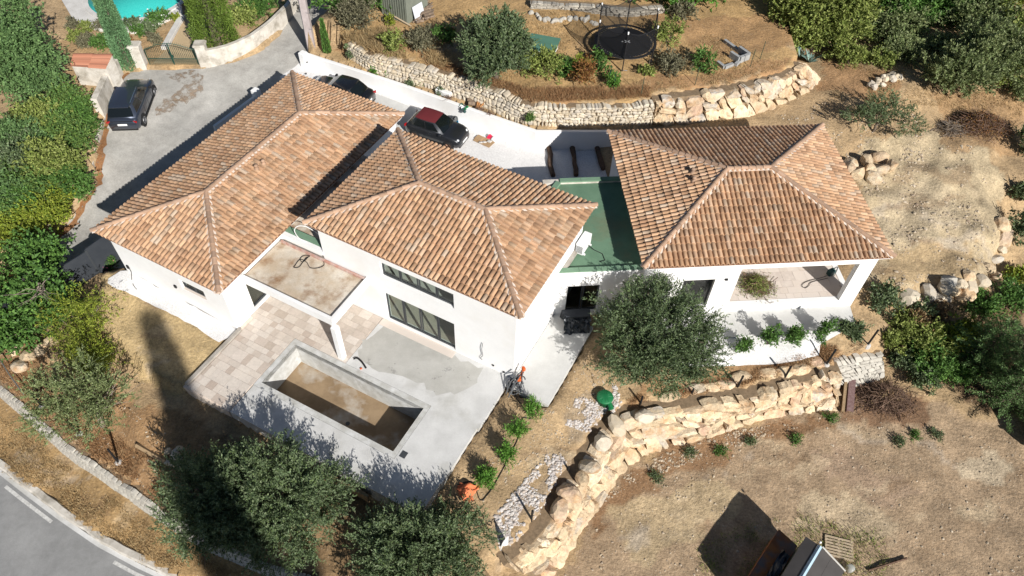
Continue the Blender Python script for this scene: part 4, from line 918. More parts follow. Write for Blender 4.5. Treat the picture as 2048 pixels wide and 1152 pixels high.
# loose boulders round the edge of the dirt platform
edge = [(2000, 452), (2008, 478), (2000, 500), (1990, 520), (1975, 538), (1985, 555), (1960, 565), (1940, 575), (1925, 590), (1905, 585), (1892, 598), (1870, 600), (1850, 606), (1832, 602), (1915, 570), (1890, 575), (1935, 555), (1880, 612), (1815, 596), (1858, 590)]
ORD = ['first', 'second', 'third', 'fourth', 'fifth', 'sixth', 'seventh', 'eighth', 'ninth', 'tenth', 'eleventh', 'twelfth', 'thirteenth', 'last']
EDGEW = ['pale boulder on the platform rim, %s counted down from the right' % w_ for w_ in ORD]+['pale boulder just left of the bluish flat boulder', 'pale boulder above the bluish flat boulder', 'pale boulder set back from the rim near its corner', 'pale boulder fallen below the platform rim', 'pale boulder nearest the right wing on the platform rim', 'pale boulder set back behind the left end of the rim']
for i, (px, py) in enumerate(edge):
    s = r_.uniform(.28, .55); q = gp(px, py, .1)
    tag(place((ROCK_B+ROCK_P)[(i*7) % 28], 'boulder', q, (s*1.2, s*.9, s*.75), tuple(r_.uniform(-.5, .5, 2))+(i*1.1,)), EDGEW[i], 'boulder', 'boulders on the platform edge')
tag(place(ROCK_G[3], 'boulder', gp(1894, 568, .2), (.6, .45, .3), (.1, .2, .4)), 'bluish grey flat boulder on the platform edge', 'boulder')
# stone blocks under the gravel bed in front of the right wing
sb = thing('stone_bench', 'row of sandy rock ledges under the gravel bed', 'rocks', gp(1500, 745))
for i, (px, py, s) in enumerate(((1628, 722, .55), (1600, 736, .5), (1572, 742, .45), (1530, 745, .5), (1490, 752, .55), (1450, 768, .6), (1420, 772, .5), (1392, 778, .45), (1340, 792, .5))):
    place(ROCK_B[(i*5) % 14], 'boulder', gp(px, py, -.08), (s*1.25, .34, .22), (.1, 0, .15+.1*math.sin(i)), sb)

# neighbour's walls and the gate
nw = thing('garden_wall', 'curved old rendered garden wall beside the drive', 'wall', at(500, 110, .9))
cw = PX([(404, 134, .75), (430, 132, .8), (470, 121, .85), (510, 102, .9), (545, 76, .95), (580, 38, 1.1), (606, 0, 1.25), (625, -40, 1.4)])
slab_wall(nw, cw, .28, lambda a: .2, lambda f: 1.95+.35*f, 'old_render')
cpn = [np.array([q[0], q[1]]) for q in cw]
tag(MB().box(at(416, 106, 1.5)+np.array([-.03, -.22, 0]), (.42, .03, .26), .05).build('address_plate', 'sign_green', nw), 'small green plate on the garden wall')
MB().box(at(416, 105, 1.5)+np.array([-.03, -.24, .0]), (.16, .01, .12), .05).build('plate_emblem', 'white_paint', nw)
hw = thing('garden_wall', 'white rendered wall beside the parked blue estate car', 'wall', at(215, 190, .4))
slab_wall(hw, PX([(243, 150, .55), (228, 180, .45), (207, 240, .2)]), .35, lambda a: -.2, 1.7, 'old_render')
hk = thing('garden_wall', 'low crumbling wall under the long hedge', 'wall', at(150, 420, -.7))
slab_wall(hk, PX([(205, 250, .2), (188, 300, 0), (180, 378, -.5), (92, 474, -1.2), (0, 546, -1.8), (-140, 640, -2.3)]), .34, lambda a: -2.6, lambda f: .55-2.05*f, 'old_render')
gate = thing('garden_gate', 'green wrought iron double gate with an arched spiked top', 'gate', at(350, 132, .68))
gA, gB = at(301, 133, .70), at(400, 133, .74); gd = (gB-gA); gL = np.linalg.norm(gd[:2]); gu = gd/gL; gzb = .74
def gpt(s, z): q = gA+gu*s; return np.array([q[0], q[1], gzb+z])
arch = lambda s: 1.25+.42*math.sin(math.pi*min(max(s/gL, 0), 1))**1.3
for lf in (0, 1):
    s0, s1 = (.03, gL/2-.02) if lf == 0 else (gL/2+.02, gL-.03)
    leaf_ = MB(); 
    for s in (s0, s1): leaf_.tube([gpt(s, 0), gpt(s, arch(s)-.05)], .028, 4)
    for z in (.06, .55): leaf_.tube([gpt(s0, z), gpt(s1, z)], .022, 4)
    leaf_.tube([gpt(s, arch(s)-.06) for s in np.linspace(s0, s1, 10)], .024, 4)
    o = leaf_.build('gate_leaf', 'gate_green', gate)
    for s in np.linspace(s0, s1, 14)[1:-1]:
        MB().tube([gpt(s, .06), gpt(s, arch(s)), gpt(s, arch(s)+.13)], [.011, .011, .002], 4).build('bar', 'gate_green', o)
    for s in np.linspace(s0, s1, 27)[1:-1:2]: MB().tube([gpt(s, .06), gpt(s, .55)], .009, 4).build('bar', 'gate_green', o)
MB().box(gpt(gL/2+.08, .72), (.09, .06, .16), 0).build('lock', 'gate_green', gate)
for px, py, lb in ((283, 139, 'rough stone gate pillar on the cypress side'), (411, 137, 'rough stone gate pillar beside the green plate')):
    q = at(px, py, .7); p = thing('gate_pillar', lb, 'pillar', (q[0], q[1], .5), 'gate pillars')
    MB().bbox((q[0], q[1]+.25, 1.35), (.62, .62, 1.75), .1, .05).build('shaft', 'old_render', p); MB().bbox((q[0], q[1]+.25, 2.29), (.74, .74, .14), .1, .05).build('cap', 'old_render', p)
# neighbour's terrace and pool
dk = struct(MB().prism(PX([(100, -40, 1.25), (135, 20, 1.15), (150, 45, 1.15), (200, 60, 1.1), (285, 64, 1.1), (345, 34, 1.1), (365, 32, 1.1), (358, -40, 1.2)]), .6, 1.22).build('pool_deck', 'deck_pale'))
npl = thing('swimming_pool', 'turquoise round ended pool of the neighbour', 'pool', at(276, 0, 1.25)); c = at(276, -12, 1.25)
MB().lathe([(3.2, -.02), (3.2, .012)], (c[0], c[1], 1.235), 40).build('water', 'pool_water', npl, True)
MB().lathe([(3.2, -.02), (3.2, .05), (3.5, .05), (3.5, -.02)], (c[0], c[1], 1.235), 40, None, True).build('coping', 'deck_pale', npl)
struct(sheet('gravel_path', [gp(346, 86), gp(372, 30), gp(385, -20), gp(450, -20), gp(440, 60), gp(405, 110), gp(402, 128), gp(306, 128)], 'gravel_tan', .04, .5))
pe = thing('path_edging', 'pale rendered edging strip beside the gravel path', 'edging', gp(345, 70)); slab_wall(pe, [gp(330, 100), gp(345, 70), gp(366, 34)], .4, lambda a: .5, lambda f: 1.12, 'deck_pale')
hut = thing('garden_hut', 'small hut with a red clay tile roof behind the hedge', 'hut', at(185, 135, .8))
h0, h1_, h2_, h3_ = at(143, 131, 2.2), at(148, 110, 2.6), at(224, 110, 2.6), at(212, 136, 2.2)
MB().prism([h0, h3_, h2_, h1_], .4, [2.15, 2.15, 2.55, 2.55]).build('wall', 'old_render', hut)
for i in range(9):
    for j in range(2):
        f0 = (i+.5)/9; a = (h1_*(1-f0)+h0*f0); b = (h2_*(1-f0)+h3_*f0); a, b = a+(b-a)*(j*.5), a+(b-a)*(j*.5+.52); d = (b-a)/np.linalg.norm(b-a); sdv = np.array([d[1], -d[0], 0])
        t_ = MB(); t_.add([q+sdv*.16*math.cos(math.pi*k/5)+np.array([0, 0, .1*math.sin(math.pi*k/5)+.02-.03*j]) for q in (a, b) for k in range(6)], [(k, k+1, 7+k, 6+k) for k in range(5)]); t_.build('roof_tile', 'old_tile', hut, True)
MB().add([h0, h3_, h2_, h1_], [(0, 1, 2, 3)]).build('roof', 'old_tile', hut)
# dark boundary panels by the drive corner
fp = thing('boundary_fence', 'dark grey boundary panels between the drive and the yard', 'fence', at(140, 530, -.6))
fa = [at(226, 494, .1), at(186, 527, 0.), at(146, 560, -.2), at(112, 588, -.35)]
for i in range(3):
    a, b = fa[i], fa[i+1]; m_ = (a+b)/2; zt_ = 1.02-.14*i
    MB().box((m_[0], m_[1], zt_-1.2), (np.linalg.norm((b-a)[:2])-.03, .06, 2.4), math.atan2(*(b-a)[1::-1])).build('panel', 'dark_panel', fp)
    MB().box((a[0], a[1], zt_-1.15), (.09, .09, 2.45), math.atan2(*(b-a)[1::-1])).build('post', 'frame_grey', fp)
# ------------------------------------------------------------------ vegetation
CAMP = np.array([0, 0, HC])
def unit(a): return a/np.maximum(np.linalg.norm(a, axis=-1, keepdims=True), 1e-9)
def leaf_mesh(name, pos, d, L, Wd, mt, parent, r):
    n = len(pos); d = unit(d); sd_ = unit(np.cross(d, r.normal(size=(n, 3)))); L = np.asarray(L).reshape(-1, 1)*np.ones((n, 1)); Wd = np.asarray(Wd).reshape(-1, 1)*np.ones((n, 1))
    v = np.empty((n, 4, 3)); v[:, 0] = pos; v[:, 1] = pos+d*L*.45+sd_*Wd*.5; v[:, 2] = pos+d*L; v[:, 3] = pos+d*L*.45-sd_*Wd*.5
    return npmesh(name, v.reshape(-1, 3), np.arange(4*n).reshape(-1, 4), mt, parent)
def lobes_points(lobes, n, r, shell=.55):
    """clump centres spread over ellipsoid lobes, denser towards the skin, sunk parts of other lobes left out"""
    lob = np.array(lobes, float); vol = np.prod(lob[:, 3:6], axis=1)**.67; out = []; nor = []
    for l, k in zip(lob, r.multinomial(n, vol/vol.sum())):
        u = unit(r.normal(size=(k, 3))); rad = r.uniform(shell, 1.03, k)[:, None]
        rad *= (1+.22*np.sin(u[:, :1]*5+l[0]*3)*np.sin(u[:, 1:2]*6+l[1])+.12*np.sin(u[:, 2:3]*9))
        out.append(l[:3]+u*rad*l[3:6]); nor.append(u)
    return np.concatenate(out), np.concatenate(nor)
def foliage(root, lobes, mt, clumps, twigs, leaves, tl=.4, L=.09, Wd=.03, up=.5, out=.8, jit=.7, shell=.55, seed=1, name='crown', clump_r=.25, floor=None):
    r = np.random.default_rng(seed); c, n = lobes_points(lobes, clumps, r, shell)
    tb = np.repeat(c, twigs, 0)+r.normal(0, clump_r, (clumps*twigs, 3)); tn = np.repeat(n, twigs, 0)
    td = unit(tn*out+np.array([0, 0, up])+r.normal(0, jit, tb.shape)); ln = tl*r.uniform(.5, 1.2, (len(tb), 1))
    f = np.tile(np.linspace(.1, 1, leaves), len(tb))[:, None]
    P = np.repeat(tb, leaves, 0)+np.repeat(td*ln, leaves, 0)*f; D = np.repeat(td, leaves, 0)+r.normal(0, .75, P.shape)
    if floor is not None:
        k = P[:, 2] > floor; P, D = P[k], D[k]
    return leaf_mesh(name, P, D, L*r.uniform(.7, 1.35, len(P)), Wd*r.uniform(.7, 1.3, len(P)), mt, root, r)
def trunk(root, base, tips, r0, mt='bark', seed=0, name='trunk'):
    r = np.random.default_rng(seed); b = MB(); base = np.array(base); mid = base*.45+np.mean(tips, 0)*.55; fork = base*.62+mid*.38
    fork = base+(np.mean(tips, 0)-base)*.42; fork[:2] += r.normal(0, .1, 2)
    pts = [base-np.array([0, 0, .15]), base+(fork-base)*.35+np.append(r.normal(0, .05, 2), 0), base+(fork-base)*.7+np.append(r.normal(0, .05, 2), 0), fork]
    b.tube(pts, [r0*1.35, r0, r0*.9, r0*.75], 8)
    for t in tips:
        t = np.array(t); m1 = fork+(t-fork)*.35+r.normal(0, .12, 3); m2 = fork+(t-fork)*.7+r.normal(0, .12, 3)
        b.tube([fork-np.array([0, 0, .05]), m1, m2, t], [r0*.55, r0*.42, r0*.25, r0*.08], 6)
        for _ in range(2):
            e = m2+r.normal(0, .45, 3); b.tube([m1, (m1+e)/2+r.normal(0, .08, 3), e], [r0*.25, r0*.15, r0*.04], 5)
    return b.build(name, mt, root, True)
def tree(name, label, cat, base, lobes, mt, group=None, r0=.14, seed=1, ntips=6, bark='bark', **k):
    """lobes relative to the base: (dx, dy, z above base, rx, ry, rz)"""
    base = np.array(base, float); root = thing(name, label, cat, base, group)
    lob = [(base[0]+l[0], base[1]+l[1], base[2]+l[2], l[3], l[4], l[5]) for l in lobes]
    r = np.random.default_rng(seed+500); cs, _ = lobes_points(lob, ntips, r, .4); trunk(root, base, cs, r0, bark, seed)
    foliage(root, lob, mt, seed=seed, **k); return root
def shrub(label, px, py, rad, h, mt, cat='shrub', name='shrub', group=None, seed=1, dens=1., flowers=None, sq=1., stems=True, **k):
    base = gp(px, py); root = thing(name, label, cat, base, group); r = np.random.default_rng(seed+900)
    lob = [(base[0], base[1], base[2]+h*.5, rad, rad*sq, h*.55)]
    for _ in range(3):
        a = r.uniform(0, 6.3); lob.append((base[0]+math.cos(a)*rad*.5, base[1]+math.sin(a)*rad*.5*sq, base[2]+h*r.uniform(.4, .75), rad*.55, rad*.55, h*.35))
    if stems:
        b = MB()
        for _ in range(5):
            e = base+np.array([*r.normal(0, rad*.4, 2), h*r.uniform(.5, .9)]); b.tube([base-np.array([0, 0, .1]), base+(e-base)*.5+r.normal(0, .05, 3), e], [.022, .015, .005], 4)
        b.build('stem', 'bark', root)
    kw = dict(clumps=int(60*dens), twigs=7, leaves=6, tl=.3*max(.6, rad), L=.12, Wd=.06, clump_r=.12*max(.5, rad), shell=.3, floor=base[2]-.02); kw.update(k)
    foliage(root, lob, mt, seed=seed, name='foliage', **kw)
    if flowers:
        c, n = lobes_points(lob, 40, r, .9); leaf_mesh('blossom', c, n, .12, .12, flowers, root, r)
    return root
OL = dict(twigs=11, leaves=14, tl=.5, L=.115, Wd=.042, up=.65, out=1.0, jit=.40, clump_r=.15)
# the olives
b = gp(1300, 740); b[2] = -.12
tree('olive_tree', 'large round olive tree in front of the link between block and wing', 'olive tree', b,
     [(-.1, .1, 2.5, 2.3, 1.8, 1.5), (-1.1, 1.0, 2.8, 1.4, 1.2, 1.1), (.9, .6, 2.5, 1.45, 1.2, 1.1), (1.5, -.5, 2.1, 1.3, 1.1, 1.0), (-1.1, -.6, 2.2, 1.4, 1.1, 1.1), (.1, -1.0, 1.7, 1.5, 1.0, .9), (-.2, 1.4, 3.1, 1.4, 1.0, .9)], 'leaf_olive', 'olive trees', .16, 11, 9, clumps=520, **OL)
b = at(548, 985, 1.0); b[2] = -.9
tree('olive_tree', 'broad olive tree below the pool terrace', 'olive tree', b,
     [(0, -.1, 2.0, 2.2, 1.6, 1.3), (1.5, .1, 1.7, 1.3, 1.1, 1.0), (-1.6, .3, 1.8, 1.5, 1.2, 1.1), (-.5, 1.0, 2.2, 1.4, .8, .9), (1.0, -1.0, 1.5, 1.3, 1.0, .9), (-1.2, -1.1, 1.5, 1.5, 1.1, 1.0), (.2, -1.7, 1.2, 1.4, .9, .8)], 'leaf_olive', 'olive trees', .18, 12, 9, clumps=430, **OL)
b = at(470, 985, 0)+np.array([-.6, -.5, 0]); b[2] = -1.1
tree('olive_tree', 'shaded olive tree by the roadside wall, next to the broad olive', 'olive tree', b,
     [(0, 0, 2.2, 1.6, 1.4, 1.2), (-1.1, .5, 1.9, 1.1, 1.1, 1.0), (.8, -.9, 1.8, 1.2, 1.0, 1.0), (-.3, -1.2, 1.6, 1.2, .9, .9)], 'leaf_olive', 'olive trees', .14, 13, 7, clumps=190, **OL)
b = at(835, 1085, .6); b[2] = -1.0
tree('olive_tree', 'olive tree at the bottom edge under the terrace corner', 'olive tree', b,
     [(0, -.1, 1.6, 1.8, 1.4, 1.1), (1.2, .5, 1.6, 1.2, 1.0, .9), (-1.2, -.1, 1.4, 1.2, 1.1, .9), (.7, -1.0, 1.3, 1.5, 1.0, .9), (-.8, -1.1, 1.2, 1.4, 1.0, .8)], 'leaf_olive', 'olive trees', .16, 14, 8, clumps=360, **OL)
b = gp(205, 850)
tree('olive_tree', 'thin pruned olive tree by the roadside wall', 'olive tree', b,
     [(-.2, .2, 2.3, 1.0, .8, .7), (-1.3, .2, 2.2, .9, .8, .7), (1.0, .2, 2.2, .8, .8, .7), (-.4, 1.1, 2.5, .9, .7, .6), (.5, -.8, 1.7, .8, .7, .6), (-1.2, -.7, 1.7, .9, .7, .6)], 'leaf_olive_light', 'olive trees', .12, 15, 8, 'twig_grey', clumps=150, **{**OL, 'twigs': 7})
b = gp(992, 158)
tree('olive_tree', 'dark bushy olive tree beside the ping pong table', 'olive tree', b,
     [(0, .2, 2.1, 1.6, 1.4, 1.2), (-.8, .3, 2.3, 1.1, 1.0, 1.0), (.7, .4, 2.2, 1.0, .9, .9), (-.2, -.6, 1.5, 1.3, .9, .8), (.3, .9, 2.8, 1.1, .8, .7)], 'leaf_olive', 'olive trees', .13, 16, 7, clumps=210, **{**OL, 'L': .15, 'Wd': .065})
b = gp(1745, 262)
tree('olive_tree', 'small spreading olive tree behind the right wing', 'olive tree', b,
     [(0, .2, 1.2, .9, .6, .5), (-1.1, -.2, 1.0, .8, .6, .5), (1.0, .2, 1.3, .8, .6, .5), (1.6, -.5, 1.0, .6, .5, .5), (.3, .8, 1.6, .8, .5, .4)], 'leaf_olive', 'olive trees', .08, 17, 7, clumps=85, **{**OL, 'twigs': 7})
b = gp(1935, 165)
tree('olive_tree', 'wide leaning olive tree at the upper right', 'olive tree', b,
     [(0, .2, 1.9, 2.0, 1.2, .9), (-1.8, -.9, 1.4, 1.5, 1.0, .9), (1.8, .6, 2.0, 1.6, 1.1, .9), (-.6, -1.2, 1.2, 1.3, .8, .8), (2.8, .2, 1.6, 1.1, 1.0, .8), (.8, 1.4, 2.4, 1.5, .9, .8)], 'leaf_olive_light', 'olive trees', .14, 18, 8, clumps=330, **{**OL, 'L': .17, 'Wd': .07, 'twigs': 9})
# upper right wood
KH = dict(twigs=9, leaves=10, tl=.45, L=.19, Wd=.095, up=.2, out=.8, jit=.6, clump_r=.25)
b = gp(1625, 100)
tree('tree', 'dense khaki green tree above the boulder wall', 'tree', b, [(0, .4, 2.4, 2.2, 1.5, 2.0), (-1.6, .8, 2.2, 1.4, 1.2, 1.7), (1.7, .6, 2.2, 1.6, 1.3, 1.8), (.3, -.3, 1.3, 2.0, 1.0, 1.1), (-.8, 1.6, 3.2, 1.9, 1.2, 1.5), (1.4, 1.8, 3.2, 1.8, 1.2, 1.5)], 'leaf_khaki', 'trees above the boulder wall', .16, 21, 7, clumps=380, **KH)
b = gp(1770, 55)
tree('tree', 'mixed green tree right of the khaki tree', 'tree', b, [(0, .5, 2.2, 1.8, 1.3, 1.7), (-.8, -.4, 1.4, 1.3, 1.0, 1.1), (1.1, .4, 2.0, 1.3, 1.1, 1.3)], 'leaf_green', 'trees above the boulder wall', .14, 22, 6, clumps=170, **KH)
for i, (px, py, rad, h, mt, lb) in enumerate(((1385, 14, 1.9, 2.6, 'leaf_bright', 'fresh green tree at the top edge behind the block ruin'), (1290, -4, 1.6, 2.2, 'leaf_green', 'dark green tree at the top edge behind the trampoline'), (1480, -8, 2.0, 3.0, 'leaf_green', 'shady tree at the top edge left of the khaki tree'),
      (1880, -6, 2.2, 2.8, 'leaf_khaki', 'khaki tree at the top edge on the right'), (2010, 20, 1.6, 2.4, 'leaf_yellow', 'yellow green tree in the top right corner'), (1700, -30, 2.2, 3.2, 'leaf_khaki', 'khaki tree cut by the top edge'), (1790, 80, 1.5, 1.8, 'leaf_olive_light', 'low olive green tree beside the collapsed wall'), (1860, 45, 1.7, 2.0, 'leaf_green', 'green tree between the khaki trees'), (1950, 60, 1.7, 2.2, 'leaf_olive_light', 'grey green tree behind the leaning olive'), (2040, 110, 1.6, 2.2, 'leaf_khaki', 'khaki tree cut by the right edge'), (1560, 20, 1.6, 2.6, 'leaf_khaki', 'khaki tree left of the agaves'), (700, 20, 1.7, 2.4, 'leaf_green', 'dark tree beside the lane at the top edge'))):
    b = gp(px, py); tree('tree', lb, 'tree', b, [(0, .4, h*.6, rad, rad*.8, h*.45), (-rad*.6, -.2, h*.5, rad*.7, rad*.6, h*.35), (rad*.6, .2, h*.6, rad*.7, rad*.6, h*.35)], mt, 'trees along the top edge', .12, 30+i, 6, clumps=110, **{**KH, 'twigs': 7})
# conifers and hedge at the left
b = gp(60, 190); b = np.array([b[0], b[1], .9])
tree('pine_tree', 'big blue green conifer in the top left corner', 'conifer', b, [(-.6, .6, 3.0, 2.6, 2.0, 2.2), (.4, -.6, 2.6, 2.0, 1.6, 1.6), (-1.8, -.5, 2.6, 2.0, 1.7, 1.6), (1.4, -.2, 2.2, 1.3, 1.2, 1.3), (-.4, 1.8, 4.2, 2.0, 1.4, 1.6), (1.6, -1.2, 1.6, 1.3, 1.0, 1.0)], 'leaf_conifer', None, .2, 41, 8, clumps=430, twigs=9, leaves=10, tl=.5, L=.16, Wd=.075, up=-.05, out=.9, jit=.55, clump_r=.25)
hd = [((20, 350), 1.5, 1.5, 'leaf_hedge', 'broad hedge bush at the left edge, middle height'), ((70, 285), 1.4, 1.6, 'leaf_conifer', 'blue green hedge bush under the big conifer'), ((0, 430), 1.4, 1.5, 'leaf_hedge', 'dark hedge bush cut by the left edge'), ((55, 415), 1.2, 1.3, 'leaf_green', 'leafy hedge bush above the ivy'), ((185, 245), .8, 1.6, 'leaf_green', 'small round hedge bush near the white wall'), ((165, 215), 1.0, 1.9, 'leaf_hedge', 'rounded hedge bush beside the white wall'), ((110, 250), 1.4, 1.7, 'leaf_khaki', 'dark hedge bush below the big conifer'), ((165, 275), 1.1, 1.5, 'leaf_hedge', 'dense hedge bush above the leaf litter'), ((60, 320), 1.5, 1.4, 'leaf_olive', 'grey green hedge bush at the left edge'), ((130, 330), 1.4, 1.6, 'leaf_khaki', 'hedge bush in the middle of the long hedge'), ((160, 370), 1.0, 1.4, 'leaf_green', 'hedge bush where the drive bends'), ((90, 385), 1.3, 1.4, 'leaf_hedge', 'dark hedge bush inside the bend'), ((25, 400), 1.5, 1.6, 'leaf_conifer', 'dark hedge bush at the left edge above the ivy'), ((115, 425), .9, 1.0, 'leaf_yellow', 'yellow green ivy bush hanging over the low wall'), ((60, 455), 1.0, 1.0, 'leaf_yellow', 'yellow green ivy bush near the left edge'), ((5, 470), 1.0, 1.0, 'leaf_yellow', 'yellow green ivy bush cut by the left edge'), ((140, 390), .7, .9, 'leaf_yellow', 'small yellow green ivy bush on the low wall')]
for i, ((px, py), rad, h, mt, lb) in enumerate(hd):
    z = .5 if py < 350 else -.1; b = at(px-26, py-6, z+h*.5); b[2] = z-.3
    tree('hedge_bush', lb, 'hedge', b, [(0, 0, .3+h*.55, rad, rad*.85, h*.5), (-rad*.5, .2, .3+h*.5, rad*.7, rad*.6, h*.42), (rad*.5, -.2, .3+h*.55, rad*.7, rad*.6, h*.4)], mt, 'bushes of the long hedge', .07, 50+i, 5, clumps=int(120*rad), twigs=8, leaves=9, tl=.32, L=.14 if mt != 'leaf_yellow' else .11, Wd=.07 if mt != 'leaf_yellow' else .075, up=.35, out=.8, jit=.65, clump_r=.18)
def cypress(label, px, py, z, rad, h, mt, seed, n, taper=.12, cat='cypress', L=.12):
    b = at(px, py, z); root = thing('cypress_tree', label, cat, b, 'cypress trees'); r = np.random.default_rng(seed)
    MB().tube([b-np.array([0, 0, .2]), b+np.array([0, 0, h*.9])], [rad*.25, .02], 7).build('trunk', 'bark', root)
    t = r.uniform(0, 1, n)**.9; an = r.uniform(0, 2*math.pi, n)
    w_ = rad*np.minimum(1, (t/.06+.5))*(1-t**1.6*(1-taper))*(1+.10*np.sin(an*5+t*14)+.07*np.sin(an*9-t*25))*r.uniform(.72, 1.03, n)
    P = b+np.c_[np.cos(an)*w_, np.sin(an)*w_, t*h]; D = np.c_[np.cos(an)*.55, np.sin(an)*.55, np.full(n, 1.)]+r.normal(0, .35, (n, 3))
    leaf_mesh('crown', P, D, L*r.uniform(.6, 1.5, n), L*.55*r.uniform(.7, 1.3, n), mt, root, r); return root
cypress('tall narrow clipped cypress beside the gate', 262, 138, .62, .62, 9.5, 'leaf_cypress', 61, 26000)
cypress('broad rounded cypress behind the curved garden wall', 437, 92, 1.0, 1.35, 6.5, 'leaf_cypress_olive', 62, 24000, .35, L=.11)
cypress('young thin cypress at the end of the planting strip', 655, 106, 1.3, .22, 2.3, 'leaf_green', 63, 2600)
# shrubs of the upper garden and planting strip
SH = [(726, 55, 1.3, 2.1, 'leaf_grey', 'big grey dry bush by the lane'), (712, 118, .5, .9, 'leaf_olive', 'grey green tuft against the dry stone wall'), (790, 100, .8, 1.1, 'leaf_khaki', 'khaki weeds below the shed'), (845, 95, .9, 1.0, 'leaf_grey', 'grey dry weeds at the edge of the garden'), (888, 84, .7, .9, 'leaf_green', 'green bush left of the dark olive'), (780, 50, .4, .5, 'leaf_yellow', 'small yellow bush beside the shed'), (900, 72, .4, .6, 'leaf_rust', 'orange brown bush left of the dark olive'),
  (1060, 140, .75, 1.2, 'leaf_khaki', 'leafy bush below the ping pong table'), (1092, 150, .9, 1.2, 'leaf_khaki', 'broad khaki bush in the row above the wall'), (1125, 150, .7, 1.0, 'leaf_green', 'dark green bush in the row above the wall'), (1162, 165, .75, 1.4, 'leaf_rust', 'rusty red and yellow bush in the row above the wall'), (1158, 148, .6, 1.2, 'leaf_yellow', 'yellow green bush behind the rusty one'), (1200, 140, .65, 1.0, 'leaf_green', 'round green bush below the trampoline'), (1225, 170, .5, .7, 'leaf_bright', 'light green bush by the wire post'),
  (1335, 85, .8, 1.5, 'leaf_khaki', 'tall khaki bush right of the trampoline'), (1345, 140, .9, .8, 'leaf_grey', 'grey dry bush right of the trampoline'), (1405, 140, .75, 1.2, 'leaf_green', 'round green bush beside the block ruin'), (1288, 150, .45, .6, 'leaf_khaki', 'little bush below the trampoline'), (1365, 35, .8, .8, 'leaf_grey', 'pale dry bush under the fresh green tree'),
  (778, 150, .22, .3, 'leaf_bright', 'light green plant in the planting strip'), (750, 146, .3, .4, 'leaf_bright', 'bright lettuce green plant in the planting strip'), (822, 172, .25, .3, 'leaf_olive', 'dark little plant in the planting strip'), (842, 168, .2, .25, 'leaf_green', 'small plant at the foot of the dry stone wall'), (880, 187, .22, .28, 'leaf_olive', 'small plant beside the white cabinet'), (1060, 240, .12, .3, 'leaf_hedge', 'tiny upright plant against the dry stone wall'),
  (430, 10, .1, .2, 'leaf_green', None), (520, 25, 1.3, 1.3, 'leaf_green', 'oleander hedge behind the curved wall'), (490, 45, 1.0, 1.1, 'leaf_khaki', 'hedge bush behind the curved wall'), (318, 44, .75, .9, 'leaf_green', 'white flowering bush by the round pool'), (352, 40, .3, .3, 'leaf_yellow', 'small yellow green bush by the round pool'), (300, 62, .6, .6, 'leaf_olive', 'dark low bush before the round pool'), (268, 60, .5, .8, 'leaf_olive', 'brown green bush before the round pool'), (278, 68, .5, .6, 'leaf_green', 'green bush behind the tall cypress'), (310, 84, .45, .5, 'leaf_grey', 'silvery bush behind the gate'), (200, 58, .5, .5, 'leaf_grey', 'silvery bush beside the pool deck'), (150, 55, .5, .5, 'leaf_grey', 'pale bush at the corner of the pool deck'), (175, 62, .5, .5, 'leaf_khaki', 'khaki bush at the corner of the pool deck'), (182, 92, .7, .6, 'leaf_grey', 'grey lavender bush behind the tiled hut'), (207, 95, .6, .7, 'leaf_green', 'green bush behind the tiled hut'), (155, 80, .5, .5, 'leaf_khaki', 'small khaki bush behind the hut'), (258, 85, .3, .3, 'leaf_rust', 'rusty ground plant behind the cypress')]
for i, (px, py, rad, h, mt, lb) in enumerate(SH):
    if not lb: continue
    fl_ = 'petal_white' if 'white flowering' in lb else ('petal_pink' if 'oleander' in lb else None)
    shrub(lb, px, py, rad, h, mt, seed=100+i, dens=max(.35, 1.25*rad*rad), flowers=fl_, group='garden shrubs', stems=rad > .3, L=.14 if rad > .4 else .08, Wd=.065)
# left corner by the yard
for i, (px, py, z, lob, mt, lb, kk) in enumerate(((75, 590, -.6, [(0, 0, 1.6, 1.5, 1.2, .9), (.9, -.9, 1.3, 1.2, 1.0, .8), (-1.0, -.6, 1.3, 1.2, 1.0, .8)], 'leaf_green', 'spreading fig tree with bare grey branches at the left edge', dict(L=.17, Wd=.11)), (150, 640, -.5, [(0, 0, 1.2, 1.1, .9, .9), (.7, .5, 1.2, .9, .8, .8), (.3, -.9, 1.0, .9, .8, .8)], 'leaf_yellow', 'yellow green bamboo like bush at the edge of the yard', dict(L=.14, Wd=.035)), (20, 660, -1.0, [(0, 0, 1.0, 1.0, .9, .7), (-.8, -.3, 1.0, .9, .8, .7)], 'leaf_green', 'leafy green bush cut by the left edge', dict(L=.15, Wd=.1)), (175, 700, -.6, [(0, 0, .8, .8, .7, .6), (.4, -.5, .7, .6, .6, .5)], 'leaf_yellow', 'yellow green bush above the pruned olive', dict(L=.13, Wd=.035)), (90, 520, -.8, [(0, 0, 1.6, 1.0, .9, .8), (-.8, 0, 1.5, .9, .8, .7)], 'leaf_green', 'dark green tree at the foot of the drive', dict(L=.15, Wd=.09)))):
    b = at(px, py, z+1.0); b[2] = z
    tree('leafy_bush', lb, 'bush', b, lob, mt, 'bushes at the left edge', .08, 160+i, 7, 'twig_grey', clumps=110, twigs=7, leaves=8, tl=.4, up=.3, out=.6, jit=.8, clump_r=.22, **kk)
br = thing('bare_branches', 'bare grey branches sticking out of the fig tree', 'branches', at(80, 590, 1)); r_ = np.random.default_rng(5); bb = MB(); o0 = at(82, 575, 1.6)
for i in range(16):
    a = r_.uniform(-2.6, -.4); l = r_.uniform(.8, 1.6); e = o0+np.array([math.cos(a)*l, math.sin(a)*l, r_.uniform(.1, .6)]); bb.tube([o0+r_.normal(0, .15, 3), (o0+e)/2+r_.normal(0, .12, 3), e], [.03, .018, .005], 4)
bb.build('branches', 'twig_grey', br)
